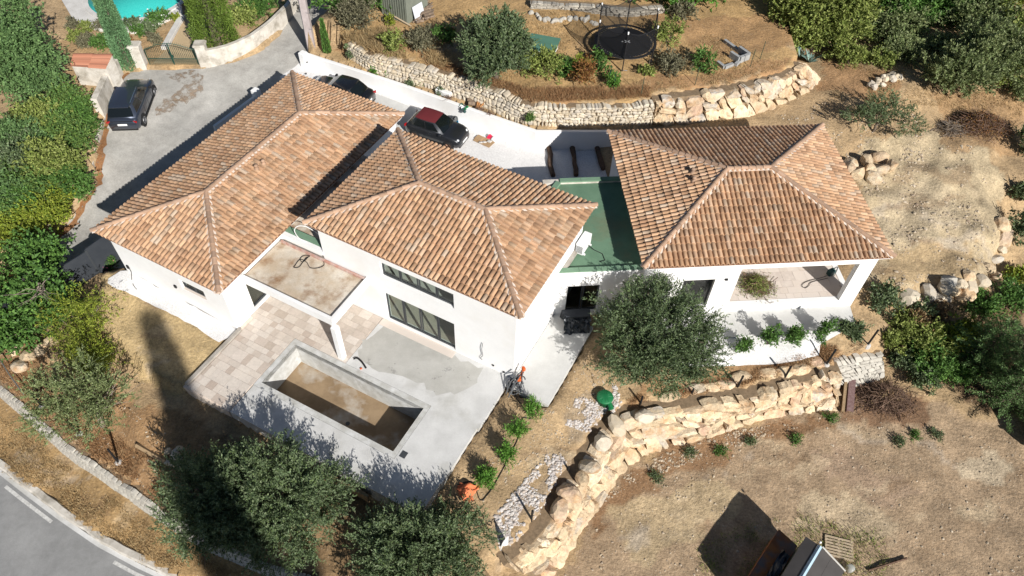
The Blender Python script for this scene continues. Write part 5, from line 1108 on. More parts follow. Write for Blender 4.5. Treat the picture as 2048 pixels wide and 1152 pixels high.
shrub('flowering oleander between drive and gravel strip', 219, 534, .42, .8, 'leaf_green', seed=180, dens=.8, flowers='petal_pink', cat='oleander', L=.13, Wd=.03)
# young plants
for i, (px, py, rad, h, lb) in enumerate(((1066, 832, .34, .75, 'nearest the side path'), (1034, 868, .3, .75, 'second along the terrace edge'), (1014, 918, .3, .75, 'third along the terrace edge'), (972, 964, .34, .7, 'nearest the orange cloth'))):
    shrub('young bright green oleander, '+lb, px, py, rad, h, 'leaf_bright', 'young plant', 'young_oleander', 'young plants along the terrace edge', 190+i, .38+.09*i, L=.16, Wd=.035, up=1.0, out=.5, jit=.35, tl=.3)
for i, (px, py, rad, h, mt, lb) in enumerate(((1482, 702, .26, .8, 'leaf_green', 'bright young laurel on the white gravel'), (1533, 690, .27, 1.35, 'leaf_green', 'tall young laurel, second on the white gravel'), (1583, 684, .33, 1.05, 'leaf_green', 'bushy young laurel at the end of the white gravel'), (1640, 680, .28, 1.5, 'leaf_green', 'tall young laurel beyond the white gravel'), (1708, 668, .45, .6, 'leaf_olive', 'dark low laurel by the apron corner'), (1690, 662, .35, .5, 'leaf_olive', 'dark little shrub against the apron corner'))):
    shrub(lb, px, py, rad, h, mt, 'young plant', 'young_laurel', 'young plants before the right wing', 196+i, .55+.12*(i % 3), L=.11, Wd=.055, up=.8, out=.6, tl=.22)
# right hand thicket
TK = [(1700, 128, .9, .9, 'leaf_khaki', 'khaki scrub below the khaki tree'), (1800, 118, 1.2, 1.1, 'leaf_olive_light', 'grey green scrub above the collapsed wall'), (1760, 125, .8, .8, 'leaf_khaki', 'low khaki scrub above the small spreading olive'), (1880, 110, 1.1, 1.0, 'leaf_olive_light', 'olive green scrub left of the leaning olive'), (1985, 150, 1.2, 1.0, 'leaf_khaki', 'khaki scrub right of the leaning olive'), (2035, 190, 1.0, 1.0, 'leaf_olive_light', 'grey scrub at the right edge above the dead brush'), (1765, 615, .8, 1.1, 'leaf_olive', 'grey green bush at the corner of the right wing'), (1835, 625, .5, .9, 'leaf_olive', 'grey green bush among the edge boulders'), (1800, 660, .8, .8, 'leaf_khaki', 'khaki bush below the wing corner'), (1780, 690, .7, .8, 'leaf_khaki', 'dry khaki bush beside the last fence post'), (1845, 700, 1.1, 1.2, 'leaf_khaki', 'broad khaki bush in the right thicket'), (1900, 690, 1.0, 1.3, 'leaf_yellow', 'bright yellow green bush in the right thicket'), (1930, 675, .7, 1.1, 'leaf_yellow', 'yellow green ivy next to the dark conifer'), (1850, 735, 1.0, 1.2, 'leaf_green', 'green bush above the brush pile'), (1835, 765, .7, .9, 'leaf_olive', 'dark bush at the edge of the dirt lot'), (1890, 750, .9, 1.1, 'leaf_green', 'deep green bush at the edge of the dirt lot'), (1800, 725, .7, .7, 'leaf_olive', 'dark bush over the grey stone wall'), (1870, 640, .8, .7, 'leaf_dry', 'rusty dry grass clump below the boulders'), (1830, 655, .7, .6, 'leaf_dry', 'brown dry weeds below the boulders'), (2020, 600, 1.0, .9, 'leaf_green', 'green bush at the right edge below the platform'), (2035, 560, .7, .7, 'leaf_yellow', 'yellow green bush at the right edge'), (1960, 620, .9, .7, 'leaf_green', 'low dark bush under the platform edge'), (2030, 470, .8, 1.6, 'leaf_olive', 'dark bush right of the platform'), (2040, 400, .8, 1.5, 'leaf_olive', 'dark bush at the right edge by the platform'), (2045, 300, .9, 1.6, 'leaf_olive', 'dark bush at the right edge behind the dead brush')]
for i, (px, py, rad, h, mt, lb) in enumerate(TK):
    shrub(lb, px, py, rad, h, mt, seed=220+i, dens=max(.5, 1.4*rad*rad), group='bushes of the right thicket', L=.15, Wd=.07)
def fir(label, px, py, z, h, rad, seed, tiers=15, mt='leaf_olive'):
    b = at(px, py, z+h*.5); b[2] = z; root = thing('fir_tree', label, 'conifer', b, 'conifers at the right edge'); r = np.random.default_rng(seed)
    tk = MB(); tk.tube([b, b+np.array([0, 0, h])], [.13, .02], 7); tk.build('trunk', 'bark', root); P = []; D = []; lm = MB()
    for t in range(tiers):
        f = t/tiers; n = int(8-3*f)
        for j in range(n):
            a = 2*math.pi*(j+r.uniform(0, .7))/n; ln = rad*(1-f)**.8*r.uniform(.75, 1.15); o = b+np.array([0, 0, h*(.08+.9*f)]); d = np.array([math.cos(a), math.sin(a), .28]); lm.tube([o, o+d*ln], [.03, .006], 4)
            k = int(120*ln+25); s = r.uniform(.15, 1.05, k); q = o+d*ln*s[:, None]+r.normal(0, .05+.07*(1-s[:, None]), (k, 3)); P.append(q); D.append(d*.6+np.array([0, 0, .35])+r.normal(0, .7, (k, 3)))
    lm.build('branch', 'bark', root); P = np.concatenate(P); leaf_mesh('crown', P, np.concatenate(D), .11*r.uniform(.7, 1.3, len(P)), .035, mt, root, r)
fir('dark fir with light branch tips at the right edge', 1985, 690, -2.0, 4.2, 1.9, 301, 15, 'leaf_conifer')
fir('dark fir cut by the right edge of the picture', 2060, 760, -2.2, 5.0, 2.0, 302, 16, 'leaf_conifer')
fir('shaded fir cut by the right edge, nearer the lot', 2075, 690, -2.0, 5.5, 2.1, 303)
# tall trees behind the camera whose shade lies over the lower left
def tall(label, x, y, z, h, rad, seed):
    b = np.array([x, y, z]); root = thing('tall_cypress', label, 'cypress', b, 'tall trees outside the picture'); r = np.random.default_rng(seed); n = 26000
    MB().tube([b, b+np.array([0, 0, h])], [.4, .05], 8).build('trunk', 'bark', root)
    t = r.uniform(.03, 1, n); an = r.uniform(0, 6.283, n); w_ = rad*(1-t)**.9*(1+.18*np.sin(an*4+t*17))*np.sqrt(r.uniform(.05, 1, n)); P = b+np.c_[np.cos(an)*w_, np.sin(an)*w_, t*h]
    leaf_mesh('crown', P, np.c_[np.cos(an), np.sin(an), np.full(n, .6)]+r.normal(0, .4, (n, 3)), .5*r.uniform(.6, 1.4, n), .3, 'leaf_hedge', root, r)
sdir = np.array([math.sin(RAD(SAZ)), math.cos(RAD(SAZ))]); tsh = 1/math.tan(RAD(SEL))
def caster(px, py, zg, h): q = at(px, py, zg); return q[:2]-sdir*(h-zg)*tsh
q = caster(302, 640, 0, 29); tall('very tall cypress standing behind the viewpoint', q[0], q[1], -6, 35, 3.4, 401)
for i, (px, py, rad, lb) in enumerate(((425, 880, 3.2, 'second'), (500, 1030, 3.4, 'third'), (610, 1140, 3.4, 'fourth'))):
    q = caster(px, py, -1, 27); tall(lb+' very tall cypress behind the viewpoint', q[0], q[1], -6, 33, rad, 402+i)
# dry brush
def brush(label, px, py, rx, ry, h, n, mt, seed, leafmt=None, nl=0, name='brush_pile', cat='brush', z=None, rmax=.018, lmax=1.1):
    b = gp(px, py) if z is None else at(px, py, z); root = thing(name, label, cat, b); r = np.random.default_rng(seed); m_ = MB()
    for _ in range(n):
        u = r.normal(0, .42, 2); c = b+np.array([u[0]*rx, u[1]*ry, max(.03, h*math.exp(-(u @ u)*2)*r.uniform(.1, 1))]); a = r.uniform(0, 6.283); l = r.uniform(.25, lmax); d = np.array([math.cos(a), math.sin(a), r.normal(0, .25)])*l/2
        k = r.uniform(.004, rmax); m_.tube([c-d, c+r.normal(0, .06, 3), c+d], [k, k*.8, k*.3], 3, False)
    m_.build('twigs', mt, root)
    if nl:
        u = r.normal(0, .42, (nl, 2)); P = b+np.c_[u[:, 0]*rx, u[:, 1]*ry, np.maximum(.02, h*np.exp(-(u**2).sum(1)*2)*r.uniform(.2, 1.05, nl))]; leaf_mesh('dry_leaves', P, r.normal(size=(nl, 3))+np.array([0, 0, .3]), .09, .045, leafmt, root, r)
    return root
brush('brown heap of cut branches at the end of the boulder wall', 1770, 800, 1.3, .8, .7, 900, 'twig_brown', 501, 'leaf_dry', 1500, lmax=1.6)
brush('dead rust brown brush on the upper right slope', 1955, 255, 2.0, 1.2, 1.1, 900, 'twig_brown', 502, 'leaf_rust', 3500, lmax=1.4)
brush('dry branch heap with leaves on the covered terrace', 1512, 572, .8, .75, .45, 260, 'twig_brown', 503, 'leaf_khaki', 2600, z=.47, lmax=.9)
brush('dead grey brush behind the platform', 1900, 262, 1.0, .7, .6, 350, 'twig_grey', 504, 'leaf_dry', 500)
# agave under the khaki tree
for i, (px, py) in enumerate(((1600, 118), (1665, 100), (1618, 126))):
    b = gp(px, py); root = thing('agave', ('agave at the end of the boulder wall', 'tall blue agave under the khaki tree', 'low agave on top of the boulder wall')[i], 'agave', b, 'agaves'); r = np.random.default_rng(i); m_ = MB()
    for j in range(16):
        a = j*2.4; l = r.uniform(.6, 1.1); d = np.array([math.cos(a), math.sin(a), 0]); s_ = np.array([-d[1], d[0], 0]); e = .25+.06*(j % 8)
        p = [b+np.array([0, 0, .05]), b+d*l*.4+np.array([0, 0, l*e]), b+d*l*.8+np.array([0, 0, l*e*1.6])]; m_.add([p[0]-s_*.05, p[0]+s_*.05, p[1]+s_*.08, p[1]-s_*.08, p[2]], [(0, 1, 2, 3), (3, 2, 4)])
    m_.build('leaves', 'leaf_agave', root)
# grasses and weeds
def sample_px(poly, n, r):
    p = np.array(poly, float); lo, hi = p.min(0), p.max(0); out = []
    while len(out) < n:
        c = r.uniform(lo, hi, (n, 2)); out += c[inpoly(c, p)].tolist()
    return np.array(out[:n])
def ground_many(c):
    d = np.c_[(c[:, 0]-1024)/FPX, (c[:, 1]-576)/FPX, np.ones(len(c))] @ CM; z = np.zeros(len(c))
    for _ in range(10):
        P = CAMP+((z-HC)/d[:, 2])[:, None]*d; z = .5*z+.5*hz(P)
    P[:, 2] = z; return P
def grass(name, label, poly, n, mt, h, seed, per=7, wd=.018, spread=.08):
    r = np.random.default_rng(seed); c = sample_px(poly, n, r); k = vnoise(c, 40, seed) > .38; c = c[k]; P = ground_many(c); P = np.repeat(P, per, 0)+np.c_[r.normal(0, spread, (len(P)*per, 2)), np.zeros(len(P)*per)-.02]
    o = leaf_mesh(name, P, np.c_[r.normal(0, .5, (len(P), 2)), np.ones(len(P))], h*r.uniform(.4, 1.3, len(P)), wd, mt, None, r); tag(o, label, 'grass', kind='stuff')
grass('dry_grass', 'dry straw grass over the upper garden', [(690, 60), (800, 60), (1000, 20), (1300, 20), (1480, 90), (1580, 120), (1480, 175), (1100, 205), (960, 165), (740, 105)], 5200, 'grass_dry', .16, 601)
grass('dry_grass', 'rusty dry grass along the top of the stone wall', [(700, 95), (760, 105), (960, 165), (1060, 205), (1300, 195), (1300, 175), (1060, 180), (900, 130), (780, 90)], 2600, 'grass_rust', .22, 602)
grass('dry_grass', 'tall dry weeds by the shed', [(690, 75), (770, 60), (860, 100), (900, 135), (780, 118), (700, 92)], 1300, 'grass_dry', .5, 603, 8, .02, .12)
grass('dry_grass', 'straw grass on the roadside verge', [(0, 830), (330, 1075), (480, 1152), (330, 1152), (0, 935)], 3000, 'grass_dry', .12, 604)
grass('dry_grass', 'rusty dry grass above the roadside wall', [(0, 700), (240, 880), (330, 930), (330, 1030), (180, 925), (0, 775)], 2200, 'grass_rust', .16, 605)
grass('dry_grass', 'dry grass between the fence posts', [(1240, 815), (1480, 770), (1680, 720), (1730, 690), (1640, 690), (1500, 745), (1280, 790)], 1700, 'grass_rust', .14, 606)
grass('dry_grass', 'dry grass on the upper right slope', [(1630, 120), (1800, 130), (2048, 120), (2048, 240), (1850, 210), (1640, 200)], 2200, 'grass_dry', .16, 607)
grass('weeds', 'weeds around the site cabin', [(1400, 1090), (1500, 1050), (1600, 1030), (1760, 1070), (1800, 1152), (1400, 1152)], 800, 'leaf_khaki', .18, 608, 5, .025, .14)
WEED = ['below the straight part of the boulder wall', 'nearest the bend of the boulder wall', 'left of two small clumps below the wall', 'right of two small clumps below the wall', 'tiny one between wall and cabin shadow', 'largest clump right of the brush pile', 'middle clump right of the brush pile', 'left clump right of the brush pile', 'tiny one against the wall foot', 'right at the wall foot by the steel channels', 'in the inner bend of the boulder wall', 'just above the pallet', 'at the wall foot left of the steel channels', 'small one below the brush pile clumps', 'right of the pallet on bare soil', 'farthest toward the lower right corner', 'beside the dark plank']
for i, (px, py, rad) in enumerate(((1590, 883, .35), (1310, 955, .35), (1378, 905, .25), (1440, 903, .25), (1500, 885, .2), (1870, 870, .45), (1832, 873, .35), (1800, 885, .3), (1395, 862, .2), (1660, 835, .4))):
    shrub('low weed on the dirt lot, '+WEED[i], px, py, rad*.75, .12, 'leaf_olive' if i % 3 else 'leaf_green', 'weed', 'weed', 'weeds on the dirt lot', 330+i, .28, stems=False, L=.08, Wd=.035)
# loose stones
def scatter(name, label, poly, n, mt, smin, smax, seed, cl=.52):
    r = np.random.default_rng(seed); c = sample_px(poly, n, r)
    if cl: c = c[(.6*vnoise(c, 28, seed)+.4*vnoise(c, 11, seed+1)) > cl]
    P = ground_many(c); V_ = []; F_ = []; o = 0
    tri = [(np.array([v.co[:] for v in m_.vertices]), np.array([p.vertices[:] for p in m_.polygons])) for m_ in PEB]
    for i, p in enumerate(P):
        v, f = tri[i % 8]; s = smin*(smax/smin)**(r.uniform()**2.2); a = r.uniform(0, 6.28); ca_, sa_ = math.cos(a), math.sin(a)
        q = v*np.array([s*r.uniform(.8, 1.4), s, s*.6]); V_.append(np.c_[q[:, 0]*ca_-q[:, 1]*sa_, q[:, 0]*sa_+q[:, 1]*ca_, q[:, 2]]+p+np.array([0, 0, s*.15])); F_.append(f+o); o += len(v)
    tag(npmesh(name, np.concatenate(V_), np.concatenate(F_), mt), label, 'stones', kind='stuff')
scatter('rubble', 'grey rubble heaped beside the boulder wall', [(1060, 950), (1110, 890), (1150, 950), (1090, 1060), (1000, 1110), (990, 1030)], 3600, 'rubble', .02, .09, 701, .42)
scatter('rubble', 'pale rubble round the green tank', [(1150, 800), (1230, 765), (1245, 815), (1190, 870), (1130, 850)], 2000, 'rubble', .02, .08, 702, .42)
scatter('loose_stones', 'stones lying on the dirt lot', [(1190, 1060), (1260, 950), (1680, 830), (1850, 850), (2048, 880), (2048, 1152), (1100, 1152)], 2600, 'pebble', .012, .06, 703)
scatter('loose_stones', 'stones strewn over the dirt platform', [(1690, 300), (1950, 290), (2000, 450), (1960, 560), (1830, 600), (1720, 590), (1790, 500)], 3600, 'pebble', .015, .10, 704)
scatter('loose_stones', 'stones at the foot of the boulder wall', [(1200, 1010), (1250, 950), (1330, 905), (1480, 860), (1680, 828), (1500, 885), (1280, 960)], 900, 'pebble', .02, .07, 705)
scatter('loose_stones', 'stones in the front garden soil', [(990, 860), (1100, 800), (1180, 700), (1230, 770), (1130, 900), (960, 1020)], 1500, 'pebble', .012, .05, 706)
scatter('loose_stones', 'stones on the upper slopes', [(1560, 150), (1640, 200), (1850, 230), (1850, 300), (1700, 320), (1560, 235)], 1300, 'pebble', .015, .08, 707)
scatter('loose_stones', 'stones on the roadside slope', [(0, 700), (330, 850), (340, 1030), (0, 780)], 700, 'pebble', .015, .07, 708)
# ------------------------------------------------------------------ vehicles
mat('car_window', (.006, .008, .008), .06, spec=.6)
def car(label, pos, heading, L, Wd, H, paint, rimmat, roofmat=None, kind='suv', cat='car'):
    root = thing('car', label, cat, (0, 0, 0), 'cars')
    hw = Wd/2; wb = L*.62; R = .31 if kind == 'small' else .345
    hood = .93 if kind == 'suv' else .88; belt = 1.0 if kind == 'suv' else .92
    if kind == 'small': hood, belt = .90, .95
    xs_ = np.array([-.5, -.485, -.45, -.38, -.25, 0, .14, .26, .36, .44, .48, .5])*L
    ztop = np.interp(xs_/L, [-.5, -.47, -.40, -.25, .10, .20, .34, .45, .5], [belt-.22, belt-.03, belt, belt, belt-.01, hood+.03, hood, hood-.12, hood-.32])
    wid = np.interp(xs_/L, [-.5, -.47, -.4, -.2, .1, .35, .45, .485, .5], [.80, .91, .97, 1, 1, .985, .90, .80, .70])*hw
    zlo = np.interp(xs_/L, [-.5, -.45, .43, .5], [.36, .22, .22, .34])
    prof_ = [(0, 0), (.90, 0), (.97, .10), (1.0, .35), (1.0, .62), (.975, .85), (.92, .97), (.80, 1.0), (.45, 1.02), (0, 1.025)]
    vs = []; NP = 2*len(prof_)-2
    for x, zt, w_, zl in zip(xs_, ztop, wid, zlo):
        ring = [(x, w_*a, zl+(zt-zl)*b) for a, b in prof_]; ring += [(x, -w_*a, zl+(zt-zl)*b) for a, b in prof_[-2:0:-1]]; vs += ring
    k = len(xs_); fs = [(i*NP+j, (i+1)*NP+j, (i+1)*NP+(j+1) % NP, i*NP+(j+1) % NP) for i in range(k-1) for j in range(NP)]+[tuple(range(NP)), tuple(range((k-1)*NP+NP-1, (k-1)*NP-1, -1))]
    b = MB(); b.add(vs, fs); body = b.build('body', paint, root, True)
    # cabin: belt ring to roof ring
    if kind == 'suv': xr, xr2, xf2, xf = -.455*L, -.36*L, .02*L, .21*L
    elif kind == 'small': xr, xr2, xf2, xf = -.42*L, -.30*L, .03*L, .21*L
    else: xr, xr2, xf2, xf = -.40*L, -.26*L, .0*L, .21*L
    wbt, wrf = hw*.90, hw*.70; zr = H-.05
    def P_(u, v):     # u 0 rear..1 front on side silhouettes, v 0 belt..1 roof
        return np.array([(xr+(xf-xr)*u)*(1-v)+(xr2+(xf2-xr2)*u)*v, 0, (belt-.03)*(1-v)+zr*v])
    cb = MB(); vs = []
    for v in (0, .5, 1):
        for (u, sgn) in ((0, 1), (.5, 1), (1, 1), (1, -1), (.5, -1), (0, -1)):
            q = P_(u, v); w_ = (wbt*(1-v)+wrf*v)+.02*math.sin(math.pi*v); w_ *= (.93 if u in (0, 1) else 1.0); q[1] = sgn*w_
            if u == 1: q[0] += .05*math.sin(math.pi*v)
            vs.append(q)
    fs = [(l*6+j, l*6+(j+1) % 6, (l+1)*6+(j+1) % 6, (l+1)*6+j) for l in range(2) for j in range(6)]; cb.add(vs, fs); cb.build('cabin_frame', paint, root, True)
    rf = MB(); vs = []; nu, nv = 8, 6
    for i in range(nu+1):
        for j in range(nv+1):
            u = i/nu; s = j/nv*2-1; x = xr2-.06+(xf2+.06-(xr2-.06))*u; w_ = wrf*1.02*(.93+.07*math.sin(math.pi*u)); vs.append((x, s*w_, zr-.01+.06*(1-s**4)*(1-(2*u-1)**4*.75)))
    rf.add(vs, [(i*(nv+1)+j, (i+1)*(nv+1)+j, (i+1)*(nv+1)+j+1, i*(nv+1)+j+1) for i in range(nu) for j in range(nv)]); rf.build('roof', roofmat or paint, root, True)
    # glazing set just proud of the cabin frame
    def glz(name, u0, u1, v0, v1, side=None, end=None):
        g = MB(); vs = []; n = 6
        for i in range(n+1):
            for v in np.linspace(v0, v1, 4):
                w_ = (wbt*(1-v)+wrf*v)+.02*math.sin(math.pi*v)
                if side is not None:
                    u = u0+(u1-u0)*i/n; q = P_(u, v); q[1] = side*(w_*(.93+.07*min(1, 2*min(u, 1-u)))+.012)
                else:
                    q = P_(end, v); q[0] += (1 if end else -1)*(.014+(.05*math.sin(math.pi*v) if end else 0)+.03*(1-(2*i/n-1)**2)); q[1] = (2*i/n-1)*w_*.86
                vs.append(q)
        g.add(vs, [(i*4+j, (i+1)*4+j, (i+1)*4+j+1, i*4+j+1) for i in range(n) for j in range(3)]); g.build(name, 'car_window', root, True)
    glz('windscreen', 0, 1, .06, .97, end=1); glz('rear_window', 0, 1, .12, .93, end=0)
    for s in (-1, 1):
        glz('side_window', .52, .90, .12, .88, s); glz('side_window', .12, .49, .12, .88, s)
        m_ = MB(); m_.bbox((xf-.12, s*(hw*.97+.09), belt+.06), (.13, .20, .13), 0, .03); m_.build('mirror', paint if kind != 'suv' else 'plastic_black', root)
        MB().bbox((-.02*L, s*(hw*1.005), belt-.16), (.18, .02, .025), 0, .005).build('door_handle', 'chrome', root)
        for xs0 in ((-.13*L, .17*L) if kind == 'small' else (-.17*L, .0, .17*L)): MB().box((xs0, s*(hw+.001), belt*.5+.13), (.012, .008, belt*.62)).build('door_seam', 'plastic_black', root)
        MB().box((0, s*hw*.985, .27), (wb*.72, .05, .12)).build('sill_trim', 'plastic_black', root)
        for xw in (-wb/2, wb/2):
            aw = MB(); aw.lathe([(R*1.18, -.012), (R*1.18, .012), (R*.3, .012)], (xw, s*(hw*.988), R), 20, (0, s, 0)); aw.build('wheel_arch', 'plastic_black', root)
            ty = MB(); ty.lathe([(R*.62, -.10), (R*.93, -.11), (R, -.07), (R, .07), (R*.93, .11), (R*.62, .10)], (xw, s*(hw-.085), R), 20, (0, s, 0)); wh = ty.build('wheel', 'tyre', root, True)
            rm = MB(); rm.lathe([(R*.64, 0), (R*.62, .02), (R*.54, .012), (R*.50, -.02), (.01, -.015)], (xw, s*(hw+.012), R), 20, (0, s, 0))
            for a in range(5 if kind == 'suv' else 8):
                an = a*2*math.pi/(5 if kind == 'suv' else 8); rm.tube([(xw+.04*math.cos(an), s*(hw+.012), R+.04*math.sin(an)), (xw+R*.56*math.cos(an), s*(hw+.02), R+R*.56*math.sin(an))], .022, 4)
            rm.build('rim', rimmat, wh)
        hl = MB(); hl.lathe([(.11, -.08), (.115, .0), (.06, .035), (.005, .04)], (L*.455, s*hw*.70, hood-.21), 12, (.85, s*.45, .35)); hl.build('headlight', 'lamp_clear', root, True)
        MB().bbox((-L*.488, s*hw*.80, belt-.17), (.07, .22, .16 if kind != 'suv' else .11), s*.35, .02).build('tail_light', 'lamp_red', root)
    MB().box((-L*.5-.005, 0, belt-.34), (.02, .52, .115)).build('number_plate', 'plate_white', root); MB().box((L*.5+.008, 0, .47), (.02, .52, .11)).build('number_plate', 'plate_white', root)
    MB().bbox((L*.482, 0, .34), (.10, Wd*.72, .17), 0, .03).build('front_bumper', 'plastic_black', root); MB().bbox((-L*.482, 0, .33), (.12, Wd*.80, .17), 0, .03).build('rear_bumper', 'plastic_black', root)
    if kind == 'suv':
        MB().box((-L*.490, 0, belt-.15), (.02, Wd*.66, .05)).build('light_bar', 'plastic_black', root); MB().box((-L*.492, 0, belt-.46), (.03, Wd*.7, .03)).build('bumper_trim', 'chrome', root)
        for s in (-1, 1): MB().tube([(xr2+.1, s*wrf*.9, zr+.055), (0, s*wrf*.93, zr+.085), (xf2-.05, s*wrf*.9, zr+.05)], .015, 5).build('roof_rail', 'chrome', root)
        MB().bbox((xr2-.12, 0, zr+.0), (.28, wrf*1.7, .035), 0, .01).build('spoiler', paint, root)
    root.location = tuple(map(float, pos)); root.rotation_euler = (0, 0, heading); return root
def wheels_to_car(rear, front, zg, Wd, side):
    a, b = at(*rear, zg+.33), at(*front, zg+.33); d = (b-a)[:2]; d /= np.linalg.norm(d); nl = np.array([-d[1], d[0]]); c = ((a+b)/2)[:2]+nl*side*Wd/2
    return np.array([c[0], c[1], zg+.05]), math.atan2(d[1], d[0])
p, h = wheels_to_car((289, 243), (311, 183), .28, 1.84, 1); car('dark blue estate car parked along the white wall, seen from behind', p, h, 4.45, 1.84, 1.62, 'car_blue', 'rim')
p, h = wheels_to_car((827.5, 271), (897.3, 294.3), .26, 1.63, 1); car('small charcoal convertible with a dark red fabric roof on the gravel court', p, h, 3.57, 1.63, 1.49, 'car_grey', 'rim_bronze', 'soft_top', 'small')
p0, p1 = at(742, 200, 1.0), at(640, 170, 1.0); d = (p1-p0)[:2]; d /= np.linalg.norm(d); c = p0[:2]+d*2.05-np.array([-d[1], d[0]])*(-.1); car('black hatchback half hidden behind the left wing roof', (c[0], c[1]-.1, .5), math.atan2(d[1], d[0]), 4.1, 1.75, 1.5, 'car_black', 'rim', None, 'hatch')
p = gp(2094, 842); car('white car just cut off by the right edge', (p[0], p[1], p[2]+.02), 1.2, 4.3, 1.8, 1.6, 'car_white', 'rim')

# ------------------------------------------------------------------ upper garden
c = gp(1247, 106); tz_ = c[2]; zt = tz_+.78; RT = 1.83
tr = thing('trampoline', 'round black trampoline with a safety net', 'trampoline', c)
def circ(R, z, n=48, c=c): return [(c[0]+R*math.cos(2*math.pi*i/n), c[1]+R*math.sin(2*math.pi*i/n), z) for i in range(n+1)]
fr = MB(); fr.tube(circ(RT, zt), .03, 6, False); fr.build('frame_ring', 'steel', tr, True)
MB().lathe([(RT-.24, 0), (RT-.24, .006), (.01, .008)], (c[0], c[1], zt-.01), 48).build('jumping_mat', 'mat_black', tr)
pd = MB(); pd.lathe([(RT-.13, .03), (RT-.13, .05), (RT+.05, .045), (RT+.05, .02)], (c[0], c[1], zt), 48, None, True); pd.build('edge_pad', 'mat_black', tr)
sp = MB()
for i in range(56):
    a = 2*math.pi*i/56; sp.tube([(c[0]+(RT-.26)*math.cos(a), c[1]+(RT-.26)*math.sin(a), zt+.005), (c[0]+(RT-.08)*math.cos(a), c[1]+(RT-.08)*math.sin(a), zt+.02)], .012, 3)
sp.build('springs', 'steel', tr)
lg = np.array([c[0], c[1], 0])
lm = MB(); lm.box((c[0]+.12, c[1], zt+.012), (.38, .055, .004), .6); lm.box((c[0]+.12, c[1], zt+.0135), (.38, .055, .004), -.6); lm.box((c[0]-.18, c[1]-.02, zt+.012), (.10, .04, .004), .0); lm.box((c[0]-.18, c[1]-.02, zt+.0135), (.04, .10, .004), .0); lm.build('mat_mark', 'white_paint', tr)
tops = []
for i in range(6):
    a = .42+i*math.pi/3; q = np.array([c[0]+(RT+.10)*math.cos(a), c[1]+(RT+.10)*math.sin(a), 0]); t_ = q+np.array([0, 0, tz_+2.5]); tops.append(t_)
    po = MB(); po.tube([q+np.array([0, 0, tz_]), t_], .034, 6); o = po.build('net_pole', 'mat_black', tr); MB().lathe([(.045, -.07), (.05, .07), (.02, .09)], t_, 8).build('pole_cap', 'white_paint', o)
    l_ = MB(); q2 = np.array([c[0]+RT*math.cos(a), c[1]+RT*math.sin(a), tz_]); l_.tube([q2+np.array([0, 0, zt-tz_]), q2, q2+np.array([-.3*math.sin(a), .3*math.cos(a), 0])], .022, 5); l_.build('leg', 'steel', tr)
nt_ = MB()
for i in range(6):
    a0, b0 = tops[i], tops[(i+1) % 6]
    for k in range(6):
        f0, f1 = k/6, (k+1)/6; sg = lambda f: .30*math.sin(math.pi*f)
        p0, p1 = a0+(b0-a0)*f0-np.array([0, 0, sg(f0)]), a0+(b0-a0)*f1-np.array([0, 0, sg(f1)])
        e0 = lambda p: np.array([c[0]+(p[0]-c[0])*.93, c[1]+(p[1]-c[1])*.93, zt+.05]); nt_.quad(e0(p0), e0(p1), p1, p0)
nt_.build('safety_net', 'net_black', tr)
rp = MB()
for i in range(6):
    a0, b0 = tops[i], tops[(i+1) % 6]; rp.tube([a0+(b0-a0)*f-np.array([0, 0, .30*math.sin(math.pi*f)]) for f in np.linspace(0, 1, 7)], .022, 4, False)
rp.build('net_rope', 'mat_black', tr)
tq = [at(1050, 97, 3.5), at(1106, 107, 3.5), at(1119, 77, 3.5), at(1066, 67, 3.5)]; tc_ = sum(tq)/4
tt = thing('ping_pong_table', 'green ping pong table half under the dark olive', 'table', (tc_[0], tc_[1], 2.76))
u_ = unit(((tq[1]-tq[0])+(tq[2]-tq[3]))[None])[0]; v_ = np.array([-u_[1], u_[0], 0]); an = math.atan2(u_[1], u_[0]); lu, lv = 1.85, 1.7
MB().box((tc_[0], tc_[1], 3.5), (lu, lv, .035), an).build('table_top', 'table_green', tt)
ap = MB()
for s, l, dd in ((1, lu, v_*lv/2), (-1, lu, -v_*lv/2)): ap.box(np.array([tc_[0], tc_[1], 3.44])+dd*.96, (lu*.96, .04, .08), an)
ap.build('apron_frame', 'white_paint', tt)
for su in (-1, 1):
    for sv in (-1, 1):
        q = tc_+u_*su*lu*.42+v_*sv*lv*.42; MB().box((q[0], q[1], 3.1), (.06, .06, .74), an).build('leg', 'white_paint', tt)
    q = tc_+u_*su*lu*.42; MB().box((q[0], q[1], 2.95), (.05, lv*.84, .05), an).build('brace', 'white_paint', tt)
# shed, log pile, plank
s0 = gp(815, 50); sdx = unit((gp(775, 33)-s0)[None])[0]; sdx[2] = 0; sdx = unit(sdx[None])[0]; sdy = np.array([sdx[1], -sdx[0], 0]); sdy = sdy if sdy[1] > 0 else -sdy
sh = thing('garden_shed', 'grey green ribbed metal shed at the top edge', 'shed', s0); an = math.atan2(sdx[1], sdx[0]); cc = s0+sdx*1.1+sdy*1.0
MB().box((cc[0], cc[1], s0[2]+.85), (2.2, 2.0, 1.9), an).build('wall', 'metal_shed', sh)
for i in range(11):
    q = s0+sdx*(.1+i*.2)-sdy*.012; MB().box((q[0], q[1], s0[2]+.85), (.03, .03, 1.88), an).build('rib', 'metal_shed', sh)
ro = MB(); z0 = s0[2]+1.8; A = [s0-sdx*.1-sdy*.1, s0+sdx*2.3-sdy*.1, s0+sdx*2.3+sdy*2.1, s0-sdx*.1+sdy*2.1]; M1, M2 = (A[0]+A[1])/2, (A[2]+A[3])/2
